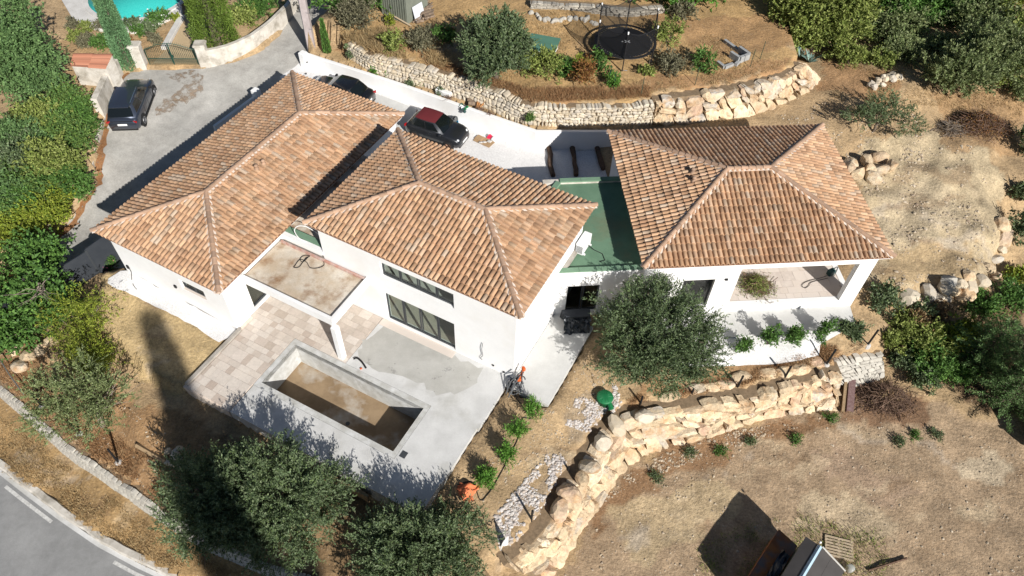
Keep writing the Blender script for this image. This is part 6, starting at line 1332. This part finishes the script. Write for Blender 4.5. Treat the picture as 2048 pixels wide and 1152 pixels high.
zz = lambda p, z: (p[0], p[1], z); ro.add([zz(A[0], z0), zz(A[1], z0), zz(A[2], z0), zz(A[3], z0), zz(M1, z0+.3), zz(M2, z0+.3)], [(0, 4, 5, 3), (4, 1, 2, 5), (0, 1, 4), (2, 3, 5), (3, 2, 1, 0)]); ro.build('roof', 'sheet_white', sh)
q = s0-sdx*.06+sdy*.9; lb_ = MB(); lb_.box((q[0]+.12, q[1]-.1, s0[2]+.55), (.9, .03, 1.0), rot=Matrix.Rotation(math.atan2(sdy[1], sdy[0]), 3, 'Z') @ Matrix.Rotation(-.25, 3, 'X')); tag(lb_.build('sheet_panel', 'sheet_white'), 'white corrugated sheet leaning on the shed', 'sheet')
lp = thing('log_pile', 'stack of grey firewood beside the shed', 'firewood', gp(845, 45)); r_ = np.random.default_rng(8)
for i in range(46):
    q = gp(828+r_.uniform(0, 32), 44-r_.uniform(0, 36), .06+.12*(i % 3)); a = r_.normal(.6, .35); d = np.array([math.cos(a), math.sin(a), r_.normal(0, .1)])*r_.uniform(.2, .4); MB().tube([q-d, q+d], r_.uniform(.05, .11), 6).build('log', 'log_end', lp)
pk = gp(790, 40, .25); pk2 = gp(822, 54, .08); b = MB(); b.tube([pk, pk2], .06, 4); tag(b.build('plank', 'timber_pale'), 'pale plank leaning at the foot of the shed', 'plank')
# utility pole
pb_ = at(626, 104, .95); up_ = thing('utility_pole', 'tapered concrete utility pole beside the drive', 'pole', pb_)
b = MB(); b.add([(pb_[0]+sx*w_, pb_[1]+sy*w_*.8, z) for z, w_ in ((.3, .24), (10.5, .13)) for sx, sy in ((-1, -1), (1, -1), (1, 1), (-1, 1))], [(0, 1, 5, 4), (1, 2, 6, 5), (2, 3, 7, 6), (3, 0, 4, 7), (4, 5, 6, 7)]); b.build('shaft', 'pole_concrete', up_)
for i in range(7): MB().tube([(pb_[0]+.1, pb_[1]-.2, 1.6+i*1.1), (pb_[0]+.33, pb_[1]-.25, 1.62+i*1.1)], .015, 5).build('step_peg', 'steel', up_)
MB().tube([(pb_[0]-.26, pb_[1]-.15, .9), (pb_[0]-.17, pb_[1]-.12, 9)], .03, 5).build('cable_duct', 'grey_cable', up_)
# concrete block ruin
br_ = thing('block_ruin', 'low roofless walls of grey concrete blocks', 'ruin', gp(1480, 125))
seg = [(1496, 118, 1477, 126), (1477, 126, 1470, 133), (1496, 118, 1476, 104), (1477, 126, 1459, 114), (1465, 131, 1448, 138), (1448, 138, 1434, 127), (1476, 104, 1448, 84)]
for i, (x0, y0, x1, y1) in enumerate(seg):
    a, b_ = gp(x0, y0), gp(x1, y1); d = b_-a; L = np.linalg.norm(d[:2]); n = max(1, int(L/.4)); hh = .55 if i in (0, 2, 3) else .28
    for k in range(n):
        for lv_ in range(2 if hh > .4 else 1):
            q = a+d*(k+.5)/n; MB().box((q[0], q[1], q[2]+.1+.21*lv_), (L/n-.012, .19, .2), math.atan2(d[1], d[0])).build('block', 'block_grey', br_)
# wire posts in the upper garden
for i, (px, py) in enumerate(((1227, 178), (1282, 190), (1390, 170), (1500, 134), (1520, 118), (1218, 165))):
    q = gp(px, py); MB_ = MB(); MB_.tube([q-np.array([0, 0, .1]), q+np.array([0, 0, 1.2])], .02, 5); tag(MB_.build('wire_post', 'gate_green'), ('thin green wire post left of the light green bush', 'thin green wire post leaning below the trampoline', 'thin green wire post near the round green bush', 'thin green wire post at the block ruin corner', 'thin green wire post under the khaki tree', 'thin green wire post beside the round bush')[i], 'post', 'wire posts of the upper garden')

# ------------------------------------------------------------------ planting strip and court
def one(name, label, cat, mb, mt, group=None, smooth=False, bevel=0): return tag(mb.build(name, mt, None, smooth, bevel), label, cat, group)
q = at(887, 187, 1.45); one('cabinet', 'white meter cabinet on the retaining wall', 'cabinet', MB().bbox((q[0], q[1]+.05, 1.5), (1.0, .30, .30), -.45, .03), 'ac_white')
for i, (px, py, a, l, r0) in enumerate(((943, 200, .1, .5, .14), (944, 207, -.1, .4, .13), (979, 211, -.55, .7, .10))):
    q = at(px, py, 1.5); d = np.array([math.cos(a), math.sin(a), 0])*l/2; one('log', ('short grey log round against the stone wall', 'grey log round below the other round', 'dark brown log lying at the foot of the stone wall')[i], 'log', MB().tube([q-d, q+d], r0, 10), 'log_end' if i < 2 else 'log_dark', 'logs in the planting strip')
for i, (px, py, a) in enumerate(((955, 206, 1.5), (959, 207, 1.3), (966, 208, .9))):
    q = at(px, py, 1.55); d = np.array([math.cos(a), math.sin(a), .3])*.3; one('split_log', ('orange split log, leftmost of three', 'orange split log, middle of three', 'orange split log, nearest the dark log')[i], 'log', MB().tube([q-d, q+d], .07, 4), mat('split_wood', (.42, .21, .08), .9, (.34, .16, .06), 9.) if 'split_wood' not in MATS else 'split_wood', 'split logs in the planting strip')
for i, (px, py) in enumerate(((962, 219), (981, 229), (899, 198))):
    q = at(px, py, 1.42); rr = np.random.default_rng(i); b = MB()
    for k in range(26):
        a = rr.uniform(0, 6.28); b.tube([q+np.append(rr.normal(0, .12, 2), 0), q+np.append(rr.normal(0, .24, 2), rr.uniform(.1, .3))], [.015, .004], 3)
    one('dead_plant', ('dark dead plant between logs and wall top', 'dark dead plant near the wall bend', 'dark dead plant beside the cabinet')[i], 'plant', b, 'twig_brown', 'dead plants')
rr = np.random.default_rng(44); q = at(925, 216, 1.35); bg = thing('debris_bag', 'heap of mixed green and white rubbish on the retaining wall', 'rubbish', q)
for i in range(12): place(PEB[i % 8], 'scrap', q+np.append(rr.normal(0, .16, 2), rr.uniform(0, .15)), tuple(rr.uniform(.06, .16, 3)), tuple(rr.uniform(0, 3, 3)), bg).data = set_mat([PEB[i % 8]], ['bag_dark', 'tank_green', 'white_paint', 'machine_green'][i % 4])[0]
q = at(912, 250, .4); bu = thing('bucket', 'blue bucket with a dark bag beyond the convertible', 'bucket', q); MB().lathe([(.13, -.05), (.16, .28), (.15, .28), (.12, 0)], q, 14).build('bucket_body', 'bucket_blue', bu, True); MB().lathe([(.1, 0), (.24, .10), (.22, .22), (.08, .27)], (q[0]-.1, q[1]+.1, .62), 9).build('dark_bag', 'grey_cable', bu, True)
q = at(968, 284, .24); cdz = thing('cardboard_sheet', 'brown cardboard sheet with tools in front of the convertible', 'cardboard', q)
MB().box((q[0], q[1], .30), (1.15, .62, .02), -.55).build('sheet', 'cardboard', cdz); MB().box((q[0]-.3, q[1]+.22, .34), (.42, .36, .05), -.55).build('folded_flap', 'cardboard', cdz)
for i in range(5): place(set_mat([PEB[i]], 'footing')[0], 'tool', (q[0]+.1+rr.normal(0, .14), q[1]+rr.normal(0, .1), .36), (.14, .08, .06), (0, 0, i), cdz)
q = at(979, 272, .4); one('red_bag', 'crumpled red bag beside the cardboard', 'bag', MB().add([q+np.array(v) for v in ((-.2, -.1, -.12), (.12, -.16, -.1), (.24, .06, -.08), (-.05, .18, -.1), (-.08, -.03, .06), (.1, .02, .02), (.02, .1, .09))], [(0, 1, 5, 4), (1, 2, 5), (2, 3, 6, 5), (3, 0, 4, 6), (4, 5, 6)]), 'red_plastic'); q = at(988, 277, .35); one('white_bag', 'crumpled white bag beside the red bag', 'bag', MB().lathe([(.18, -.1), (.2, 0), (.10, .10), (.03, .12)], q, 7), 'board_white')
# sleepers stepping down the court
for i, (p0, p1) in enumerate((((1097, 290), (1106, 352)), ((1144, 283), (1153, 350)), ((1189, 276), (1206, 338)))):
    a, b_ = at(*p0, .3), at(*p1, .3); rr = np.random.default_rng(i); pts = [a+(b_-a)*f+rr.normal(0, .03, 3) for f in np.linspace(0, 1, 7)]
    one('sleeper', ('rough timber sleeper in full sun on the court', 'rough timber sleeper on the shadow line of the court', 'rough timber sleeper in the shade by the right wing')[i], 'sleeper', MB().tube(pts, [.15+rr.normal(0, .01) for _ in pts], 7), 'log_dark', 'sleepers across the court')

# ------------------------------------------------------------------ on and around the villa
q = at(1166, 494, 3.0); ac = thing('air_conditioner', 'white air conditioning unit on the green roof', 'air conditioner', q); an = TH
MB().bbox((q[0], q[1], 3.28), (.95, .38, .62), an, .02).build('casing', 'ac_white', ac)
for i in range(9):
    z = 3.06+i*.05; p = q+np.array([*(E2*.0+(-E1)*.48), 0]); MB().box((p[0], p[1], z), (.012, .32, .018), an).build('grille_slat', 'frame_grey', ac)
for s in (-1, 1): p = q+np.array([*(E1*.35*s), 0]); MB().box((p[0], p[1], 2.94), (.06, .55, .09), an).build('foot', 'ac_white', ac)
MB().tube([q+np.array([.2, .1, .1]), q+np.array([.5, -.1, -.04]), q+np.array([.9, -.3, -.08]), q+np.array([1.0, -.7, -.08]), q+np.array([.75, -.8, -.08])], .018, 5).build('hose', 'black_rubber', ac)
def cable(label, pts, r, mt, cat='cable', name='cable', n=60):
    pts = np.array(pts); s = np.linspace(0, len(pts)-1, n); i = np.clip(s.astype(int), 0, len(pts)-2); f = (s-i)[:, None]
    g = lambda k: pts[np.clip(k, 0, len(pts)-1)]
    c_ = .5*((2*g(i))+(-g(i-1)+g(i+1))*f+(2*g(i-1)-5*g(i)+4*g(i+1)-g(i+2))*f**2+(-g(i-1)+3*g(i)-3*g(i+1)+g(i+2))*f**3)
    return one(name, label, cat, MB().tube(c_, r, 5), mt, None, True)
zc_ = 2.61
cable('loose black cable coiled on the stained canopy roof', [at(*p, zc_) for p in ((646, 520), (648, 530), (635, 536), (620, 535), (613, 524), (600, 519), (590, 531), (588, 535), (598, 534), (606, 524), (612, 516), (620, 512), (608, 511), (600, 518), (606, 524), (618, 513))], .016, 'black_rubber')
cable('pale hose looped over the green upstand', [at(*p, 3.2+k) for p, k in (((612, 483), -.1), ((598, 476), .1), ((589, 462), .3), ((594, 453), .5), ((606, 452), .5), ((618, 456), .4), ((640, 472), .1), ((643, 490), -.1), ((646, 510), -.4))], .022, 'hose_white', 'hose', 'hose')
cable('short grey cable hanging from the block front wall', [W(16.44, -9.36, 1.75), W(16.42, -9.40, 1.3), W(16.43, -9.36, .85), W(16.42, -9.46, .6), W(16.44, -9.40, .45)], .014, 'grey_cable')
for i, (b_, z) in enumerate(((-8.85, .35), (-8.3, .22))): one('wall_socket', ('small dark socket low on the block wall', 'small dark socket near the block corner')[i], 'socket', MB().box(W(16.48, b_, z), (.05, .09, .07), TH), 'plastic_black', 'wall sockets')
cable('black cable hanging down the left wing end wall', [W(12.58, -26.9, .75), W(12.55, -26.8, .55), W(12.3, -26.6, .32), W(12.1, -26.3, .30), W(12.0, -26.0, .26)], .016, 'black_rubber')
one('wall_box', 'small dark box at the corner of the left wing end wall', 'box', MB().box(W(12.6, -26.95, .78), (.08, .12, .2), TH), 'plastic_black'); one('wall_lamp', 'small dark wall lamp beside the left wing window', 'lamp', MB().box(W(12.6, -23.72, 1.2), (.08, .13, .16), TH), 'plastic_black')
one('wall_lamp', 'small dark wall lamp on the right wing front', 'lamp', MB().box(V(-1.55, -4.38, 2.52), (.12, .08, .1), T3), 'plastic_black')
cable('thick black cable lying by the canopy column', [at(*p, .03) for p in ((707, 718), (714, 716), (722, 722), (727, 728), (732, 736))], .045, 'black_rubber'); one('cable_plug', 'orange plug on the cable by the column', 'plug', MB().box(at(722, 737, .03), (.1, .05, .05), .6), 'orange')
# wrapped frames stacked by the link window
q = V(-8.45, -4.75, 0); wf = thing('frame_stack', 'stack of dark frames wrapped in black film', 'frames', q)
for i in range(6): p = V(-8.42+.02*(i % 2), -4.30-.10*i, .42+.05*i); MB().box(p, (1.35-.05*i, .06, .82-.05*i), rot=Matrix.Rotation(T3, 3, 'Z') @ Matrix.Rotation(.25, 3, 'X')).build('frame', 'dark_panel', wf)
wr = MB(); rr = np.random.default_rng(3); nx_, ny_ = 16, 10; vs = []
for j in range(ny_):
    for i in range(nx_):
        f = j/(ny_-1); p = V(-9.02+1.22*i/(nx_-1), -4.75-.5*f, .75*(1-f**1.6)+.06); vs.append(p+rr.normal(0, .045, 3))
wr.add(vs, [(j*nx_+i, j*nx_+i+1, (j+1)*nx_+i+1, (j+1)*nx_+i) for j in range(ny_-1) for i in range(nx_-1)]); wr.build('film', 'wrap_black', wf)
# tool heap at the block corner
q = W(16.2, -7.55, .05); th = thing('tool_heap', 'heap of grey hoses and orange tools leaning at the block corner', 'tools', q); rr = np.random.default_rng(9)
for i in range(9):
    a0 = q+np.append(rr.normal(0, .16, 2), 0)+np.array([*(-E1*.35), 0]); e = q+np.array([*(E1*rr.uniform(.1, .5)+E2*rr.uniform(-.1, .3)), rr.uniform(.4, .95)]); MB().tube([a0, (a0+e)/2+rr.normal(0, .1, 3), e], rr.uniform(.015, .035), 5).build('hose', 'grey_cable' if i % 3 else 'black_rubber', th)
for i in range(3):
    cc = q+np.array([*(-E1*(.2-.15*i)+E2*.05*i), .1+.12*i]); MB().tube([cc+np.array([.28*math.cos(t), .28*math.sin(t), .12*math.sin(t+i)]) for t in np.linspace(0, 5.6, 20)], .03, 6).build('coil', 'grey_cable', th, True)
for i in range(4): p = q+np.array([*(E1*(.1+.13*i)+E2*.12), .45+.12*i]); MB().bbox(p, (.2, .13, .15), .7*i, .03).build('orange_tool', 'orange', th)
cable('black drip hose looping along the young oleanders', [gp(*p, .03) for p in ((1030, 790), (1020, 780), (1060, 835), (1045, 838), (1035, 880), (1022, 905), (1008, 935), (990, 968), (975, 990), (960, 1000), (945, 965), (915, 970))], .018, 'black_rubber', 'hose', 'drip_hose', 110)
oc = thing('orange_cloth', 'crumpled orange tarpaulin at the terrace corner', 'tarpaulin', gp(935, 985)); b = MB(); rr = np.random.default_rng(2); c0 = gp(935, 985); n = 12
vs = [c0+np.array([(i/(n-1)-.5)*.95+.06*math.sin(j), (j/(n-1)-.5)*.95+.06*math.sin(i*1.3), .04+.16*math.exp(-((i-5)**2+(j-6)**2)/16)+.07*math.sin(i*.9+j*.5)+.05*math.sin(j*1.7-i)+.07]) for j in range(n) for i in range(n)]
b.add(vs, [(j*n+i, j*n+i+1, (j+1)*n+i+1, (j+1)*n+i) for j in range(n-1) for i in range(n-1) if math.hypot(i-5, j-5) < 4.6+1.1*math.sin(3*math.atan2(j-5, i-5))]); b.build('cloth', 'orange_cloth', oc, True)
# green tank
q = gp(1208, 802); tk_ = thing('septic_tank', 'green round inspection tank with a ribbed lid', 'tank', q)
MB().lathe([(.34, -.3), (.34, .30), (.38, .31), (.38, .36), (.33, .40), (.05, .43)], q, 24).build('body', 'tank_green', tk_, True)
for a in range(12): an = a*math.pi/6; MB().tube([q+np.array([.12*math.cos(an), .12*math.sin(an), .425]), q+np.array([.32*math.cos(an), .32*math.sin(an), .405])], .012, 4).build('lid_rib', 'tank_green', tk_)
MB().tube([q+np.array([.2, -.25, .2]), q+np.array([.28, -.5, .15])], .13, 10).build('outlet', 'tank_green', tk_)
cable('thick black pipe from the green tank to the boulder wall', [gp(*p, .06) for p in ((1222, 812), (1236, 824), (1230, 838), (1212, 850), (1205, 858))], .06, 'black_rubber', 'pipe', 'pipe', 30)
# white board standing near the bottom
a, b_ = gp(1001, 1132), gp(1016, 1092); b = MB(); nn = 8; d = b_-a; nl = np.array([-d[1], d[0], 0]); nl /= np.linalg.norm(nl)
vs = []
for i in range(nn):
    f = i/(nn-1); p = a+d*f+nl*.12*math.sin(math.pi*f); vs += [p+np.array([0, 0, -.05]), p+np.array([0, 0, 1.0])]
vs += [v+nl*.03 for v in vs]; m2 = 2*nn; fs = [(2*i, 2*i+2, 2*i+3, 2*i+1) for i in range(nn-1)]+[(m2+2*i+1, m2+2*i+3, m2+2*i+2, m2+2*i) for i in range(nn-1)]+[(2*i+1, 2*i+3, m2+2*i+3, m2+2*i+1) for i in range(nn-1)]
one('curved_board', 'curved white board standing on edge near the bottom', 'board', b.add(vs, fs), 'board_white')
# fence posts on concrete footings
POSTS = [(1062, 1046), (1132.8, 958.8), (1194.7, 880.6), (1276.6, 821), (1375.6, 805.6), (1471.6, 780.6), (1565.6, 762), (1652.5, 729), (1735, 690), (84, 812), (159, 868), (237, 925)]
WORD = ['lowest on the boulder wall, by the curved board', 'second up the boulder wall, by the grey rubble', 'third up the boulder wall, before the green tank', 'at the bend of the boulder wall, right of the green tank', 'under the right side of the large olive', 'right of the large olive, below the white gravel', 'below the middle of the white gravel', 'below the end of the white gravel', 'last of the row, by the right thicket', 'nearest the left edge above the road wall', 'under the pruned olive, middle of three', 'right of the pruned olive above the road wall']
p0 = None
for i, (px, py) in enumerate(POSTS):
    q = gp(px, py); rt = thing('fence_post', 'thin black fence post '+WORD[i], 'fence post', q, 'fence posts on concrete footings')
    b = MB(); b.tube([q-np.array([0, 0, .2]), q+np.array([.01*(i % 3), 0, 1.22])], .048, 6); b.build('post', 'post_black', rt); f_ = MB(); f_.lathe([(.17, -.15), (.16, .03), (.10, .07), (.03, .08)], q, 9); f_.build('footing', 'footing', rt)
fs_ = MB()
for i in range(8):
    a, b_ = gp(*POSTS[i]), gp(*POSTS[i+1])
    for z in (.08, .2, .32): fs_.tube([a+np.array([0, 0, z]), (a+b_)/2+np.array([0, 0, z-.06]), b_+np.array([0, 0, z])], .005, 3, False)
one('fence_wire', 'slack black wires strung low between the front fence posts', 'wire', fs_, 'post_black')
one('timber_beam', 'old timber beam lying above the roadside wall', 'beam', MB().tube([gp(275, 892, .1), gp(340, 930, .12)], .11, 4), 'timber'); one('timber_beam', 'short timber board under the terrace edge', 'beam', MB().box(gp(468, 842, .1), (.9, .22, .06), -.5), 'timber'); one('timber_beam', 'long board leaning below the terrace slab', 'beam', MB().box(W(8.85, -11.6, -.5), (.12, 2.4, .5), TH), 'timber')
wp = MB(); 
for i in range(6): q = gp(330+i*6, 905+i*5+(i % 2)*8, .1); 
rs = thing('rubble_heap', 'small heap of pale broken stone in the shade', 'stones', gp(345, 915)); rr = np.random.default_rng(6)
for i in range(14): place(ROCK_P[i % 14], 'stone', gp(335+rr.uniform(0, 30), 895+rr.uniform(0, 40), .08), tuple(rr.uniform(.1, .22, 3)), tuple(rr.uniform(0, 3, 3)), rs)
bk = thing('road_wall_block', 'low pale rock steps at the left edge of the yard', 'rocks', gp(60, 710))
for i, (px, py, s) in enumerate(((60, 715, .5), (85, 700, .45), (40, 735, .5), (100, 690, .4), (35, 700, .4))): place(ROCK_B[i*2], 'boulder', gp(px, py, .15), (s, .35, .3), (.1, .1*i, .7+i), bk)
b = MB(); b.tube([gp(5, 722, .5), gp(30, 762, .5), gp(58, 800, .5)], .03, 5); one('hand_rail', 'grey rail running down the left edge above the road wall', 'rail', b, 'steel')
# terrace of the right wing
q = at(1660, 548, fz); cp_ = thing('compressor', 'dark green power tool box on the covered terrace', 'tool', q); MB().bbox((q[0], q[1], fz+.16), (.36, .26, .30), .5, .03).build('body', 'machine_green', cp_); MB().tube([q+np.array([-.1, 0, .32]), q+np.array([-.1, 0, .42]), q+np.array([.12, .05, .42]), q+np.array([.12, .05, .32])], .015, 5).build('handle', 'black_rubber', cp_)
cable('thin black lead looping from the green tool box', [at(*p, fz+.012) for p in ((1658, 550), (1640, 556), (1620, 561), (1608, 566), (1604, 572), (1610, 576), (1617, 572), (1622, 565), (1640, 560), (1656, 556))], .013, 'black_rubber'); cable('second thin lead behind the green tool box', [at(*p, fz+.012) for p in ((1662, 546), (1668, 538), (1676, 534), (1672, 545), (1668, 552))], .012, 'black_rubber')
# rusty beams and site cabin
for i, (x0, y0, x1, y1, w_) in enumerate(((1700, 760, 1698, 825, .30), (1687, 765, 1684, 826, .11))):
    a, b_ = gp(x0, y0+6, .32), gp(x1, y1, .12); d = b_-a; L = np.linalg.norm(d); pit = math.asin(-d[2]/L); R3 = Matrix.Rotation(math.atan2(d[1], d[0]), 3, 'Z') @ Matrix.Rotation(pit, 3, 'Y'); b = MB(); b.box((a+b_)/2, (L, w_, .03), rot=R3); b.box((a+b_)/2+np.array([w_/2, 0, -.05]), (L, .03, .14), rot=R3); b.box((a+b_)/2-np.array([w_/2, 0, .05]), (L, .03, .14), rot=R3)
    one('steel_channel', ('wide rusty steel channel at the end of the boulder wall', 'narrow rusty steel channel against the boulder wall')[i], 'beam', b, 'rusty_beam' if i == 0 else 'timber', 'steel channels')
C0 = np.array([12.40, 11.22]); gdir = np.array([.68, -.733]); rdir = np.array([-.625, -.78]); zt = 0.; sc_ = thing('site_cabin', 'dark roofed site cabin with a pale blue ridge gutter', 'cabin', (*(C0+rdir*1.6), -2.2))
def cbq(g, r, z): p = C0+gdir*g+rdir*r; return np.array([p[0], p[1], z])
MB().prism([cbq(-.5, .02, 0), cbq(1.2, .02, 0), cbq(1.2, 3.4, 0), cbq(-.5, 3.4, 0)], -2.3, -.32).build('body', 'metal_shed', sc_)
for nm, g0, g1, z0, z1, mt in (('roof_panel', .16, .62, -.02, -.10, 'roof_dark'), ('roof_panel', .625, 1.25, -.10, -.22, 'roof_dark'), ('ridge_gutter', -.02, .065, -.02, .05, 'ridge_blue'), ('ridge_gutter', .07, .155, .05, -.0, 'ridge_blue'), ('roof_panel', -.52, -.03, -.20, -.03, 'roof_dark')):
    b = MB(); vs = [cbq(g0, -.02, z0), cbq(g1, -.02, z1), cbq(g1, 3.45, z1), cbq(g0, 3.45, z0)]; b.add(vs+[v-np.array([0, 0, .06]) for v in vs], [(0, 1, 2, 3), (7, 6, 5, 4), (0, 4, 5, 1), (1, 5, 6, 2), (2, 6, 7, 3), (3, 7, 4, 0)]); b.build(nm, mt, sc_)
b = MB(); b.tube([cbq(.15, -.05, .02), cbq(1.28, -.05, -.2)], .035, 4); b.build('verge_trim', 'trim_pale', sc_); MB().lathe([(.04, 0), (.05, .08), (.02, .1)], cbq(.0, -.1, .02), 8).build('gutter_end', 'white_paint', sc_)
rp_ = thing('rusty_skip', 'rusty orange steel skip with dark sheeting against the cabin', 'skip', cbq(-1.0, 1.6, -2.2))
MB().prism([cbq(-1.45, .1, 0), cbq(-.54, .1, 0), cbq(-.54, 3.3, 0), cbq(-1.45, 3.3, 0)], -2.25, -1.0).build('body', 'rust', rp_)
b = MB(); rr = np.random.default_rng(12); vs = [cbq(-.95+.38*i/5, .75+2.4*j/9, -.93+rr.uniform(0, .14)) for j in range(10) for i in range(6)]; b.add(vs, [(j*6+i, j*6+i+1, (j+1)*6+i+1, (j+1)*6+i) for j in range(9) for i in range(5)]); b.build('sheeting', 'wrap_black', rp_)
q = gp(1677, 1097, .08); pl_ = thing('pallet', 'weathered wooden pallet beside the site cabin', 'pallet', q); an = -.22
ru, rv = np.array([math.cos(an), math.sin(an), 0]), np.array([-math.sin(an), math.cos(an), 0])
for i in range(7): MB().box(q+rv*(-.40+i*.133), (1.15, .085, .022), an).build('slat', 'timber_pale', pl_)
for i in (-1, 0, 1): MB().box(q+ru*i*.53-np.array([0, 0, .06]), (.09, .86, .09), an).build('bearer', 'timber_pale', pl_)
q = gp(1697, 1140, .15); one('plastic_drum', 'clear plastic drum in the weeds by the cabin', 'drum', MB().lathe([(.14, -.2), (.16, 0), (.16, .16), (.10, .20), (.03, .21)], q, 14), 'plastic_clear', None, True)
one('plank', 'dark plank lying in the weeds at the bottom', 'plank', MB().tube([gp(1735, 1142, .08), gp(1812, 1118, .1)], .05, 4), 'log_dark')
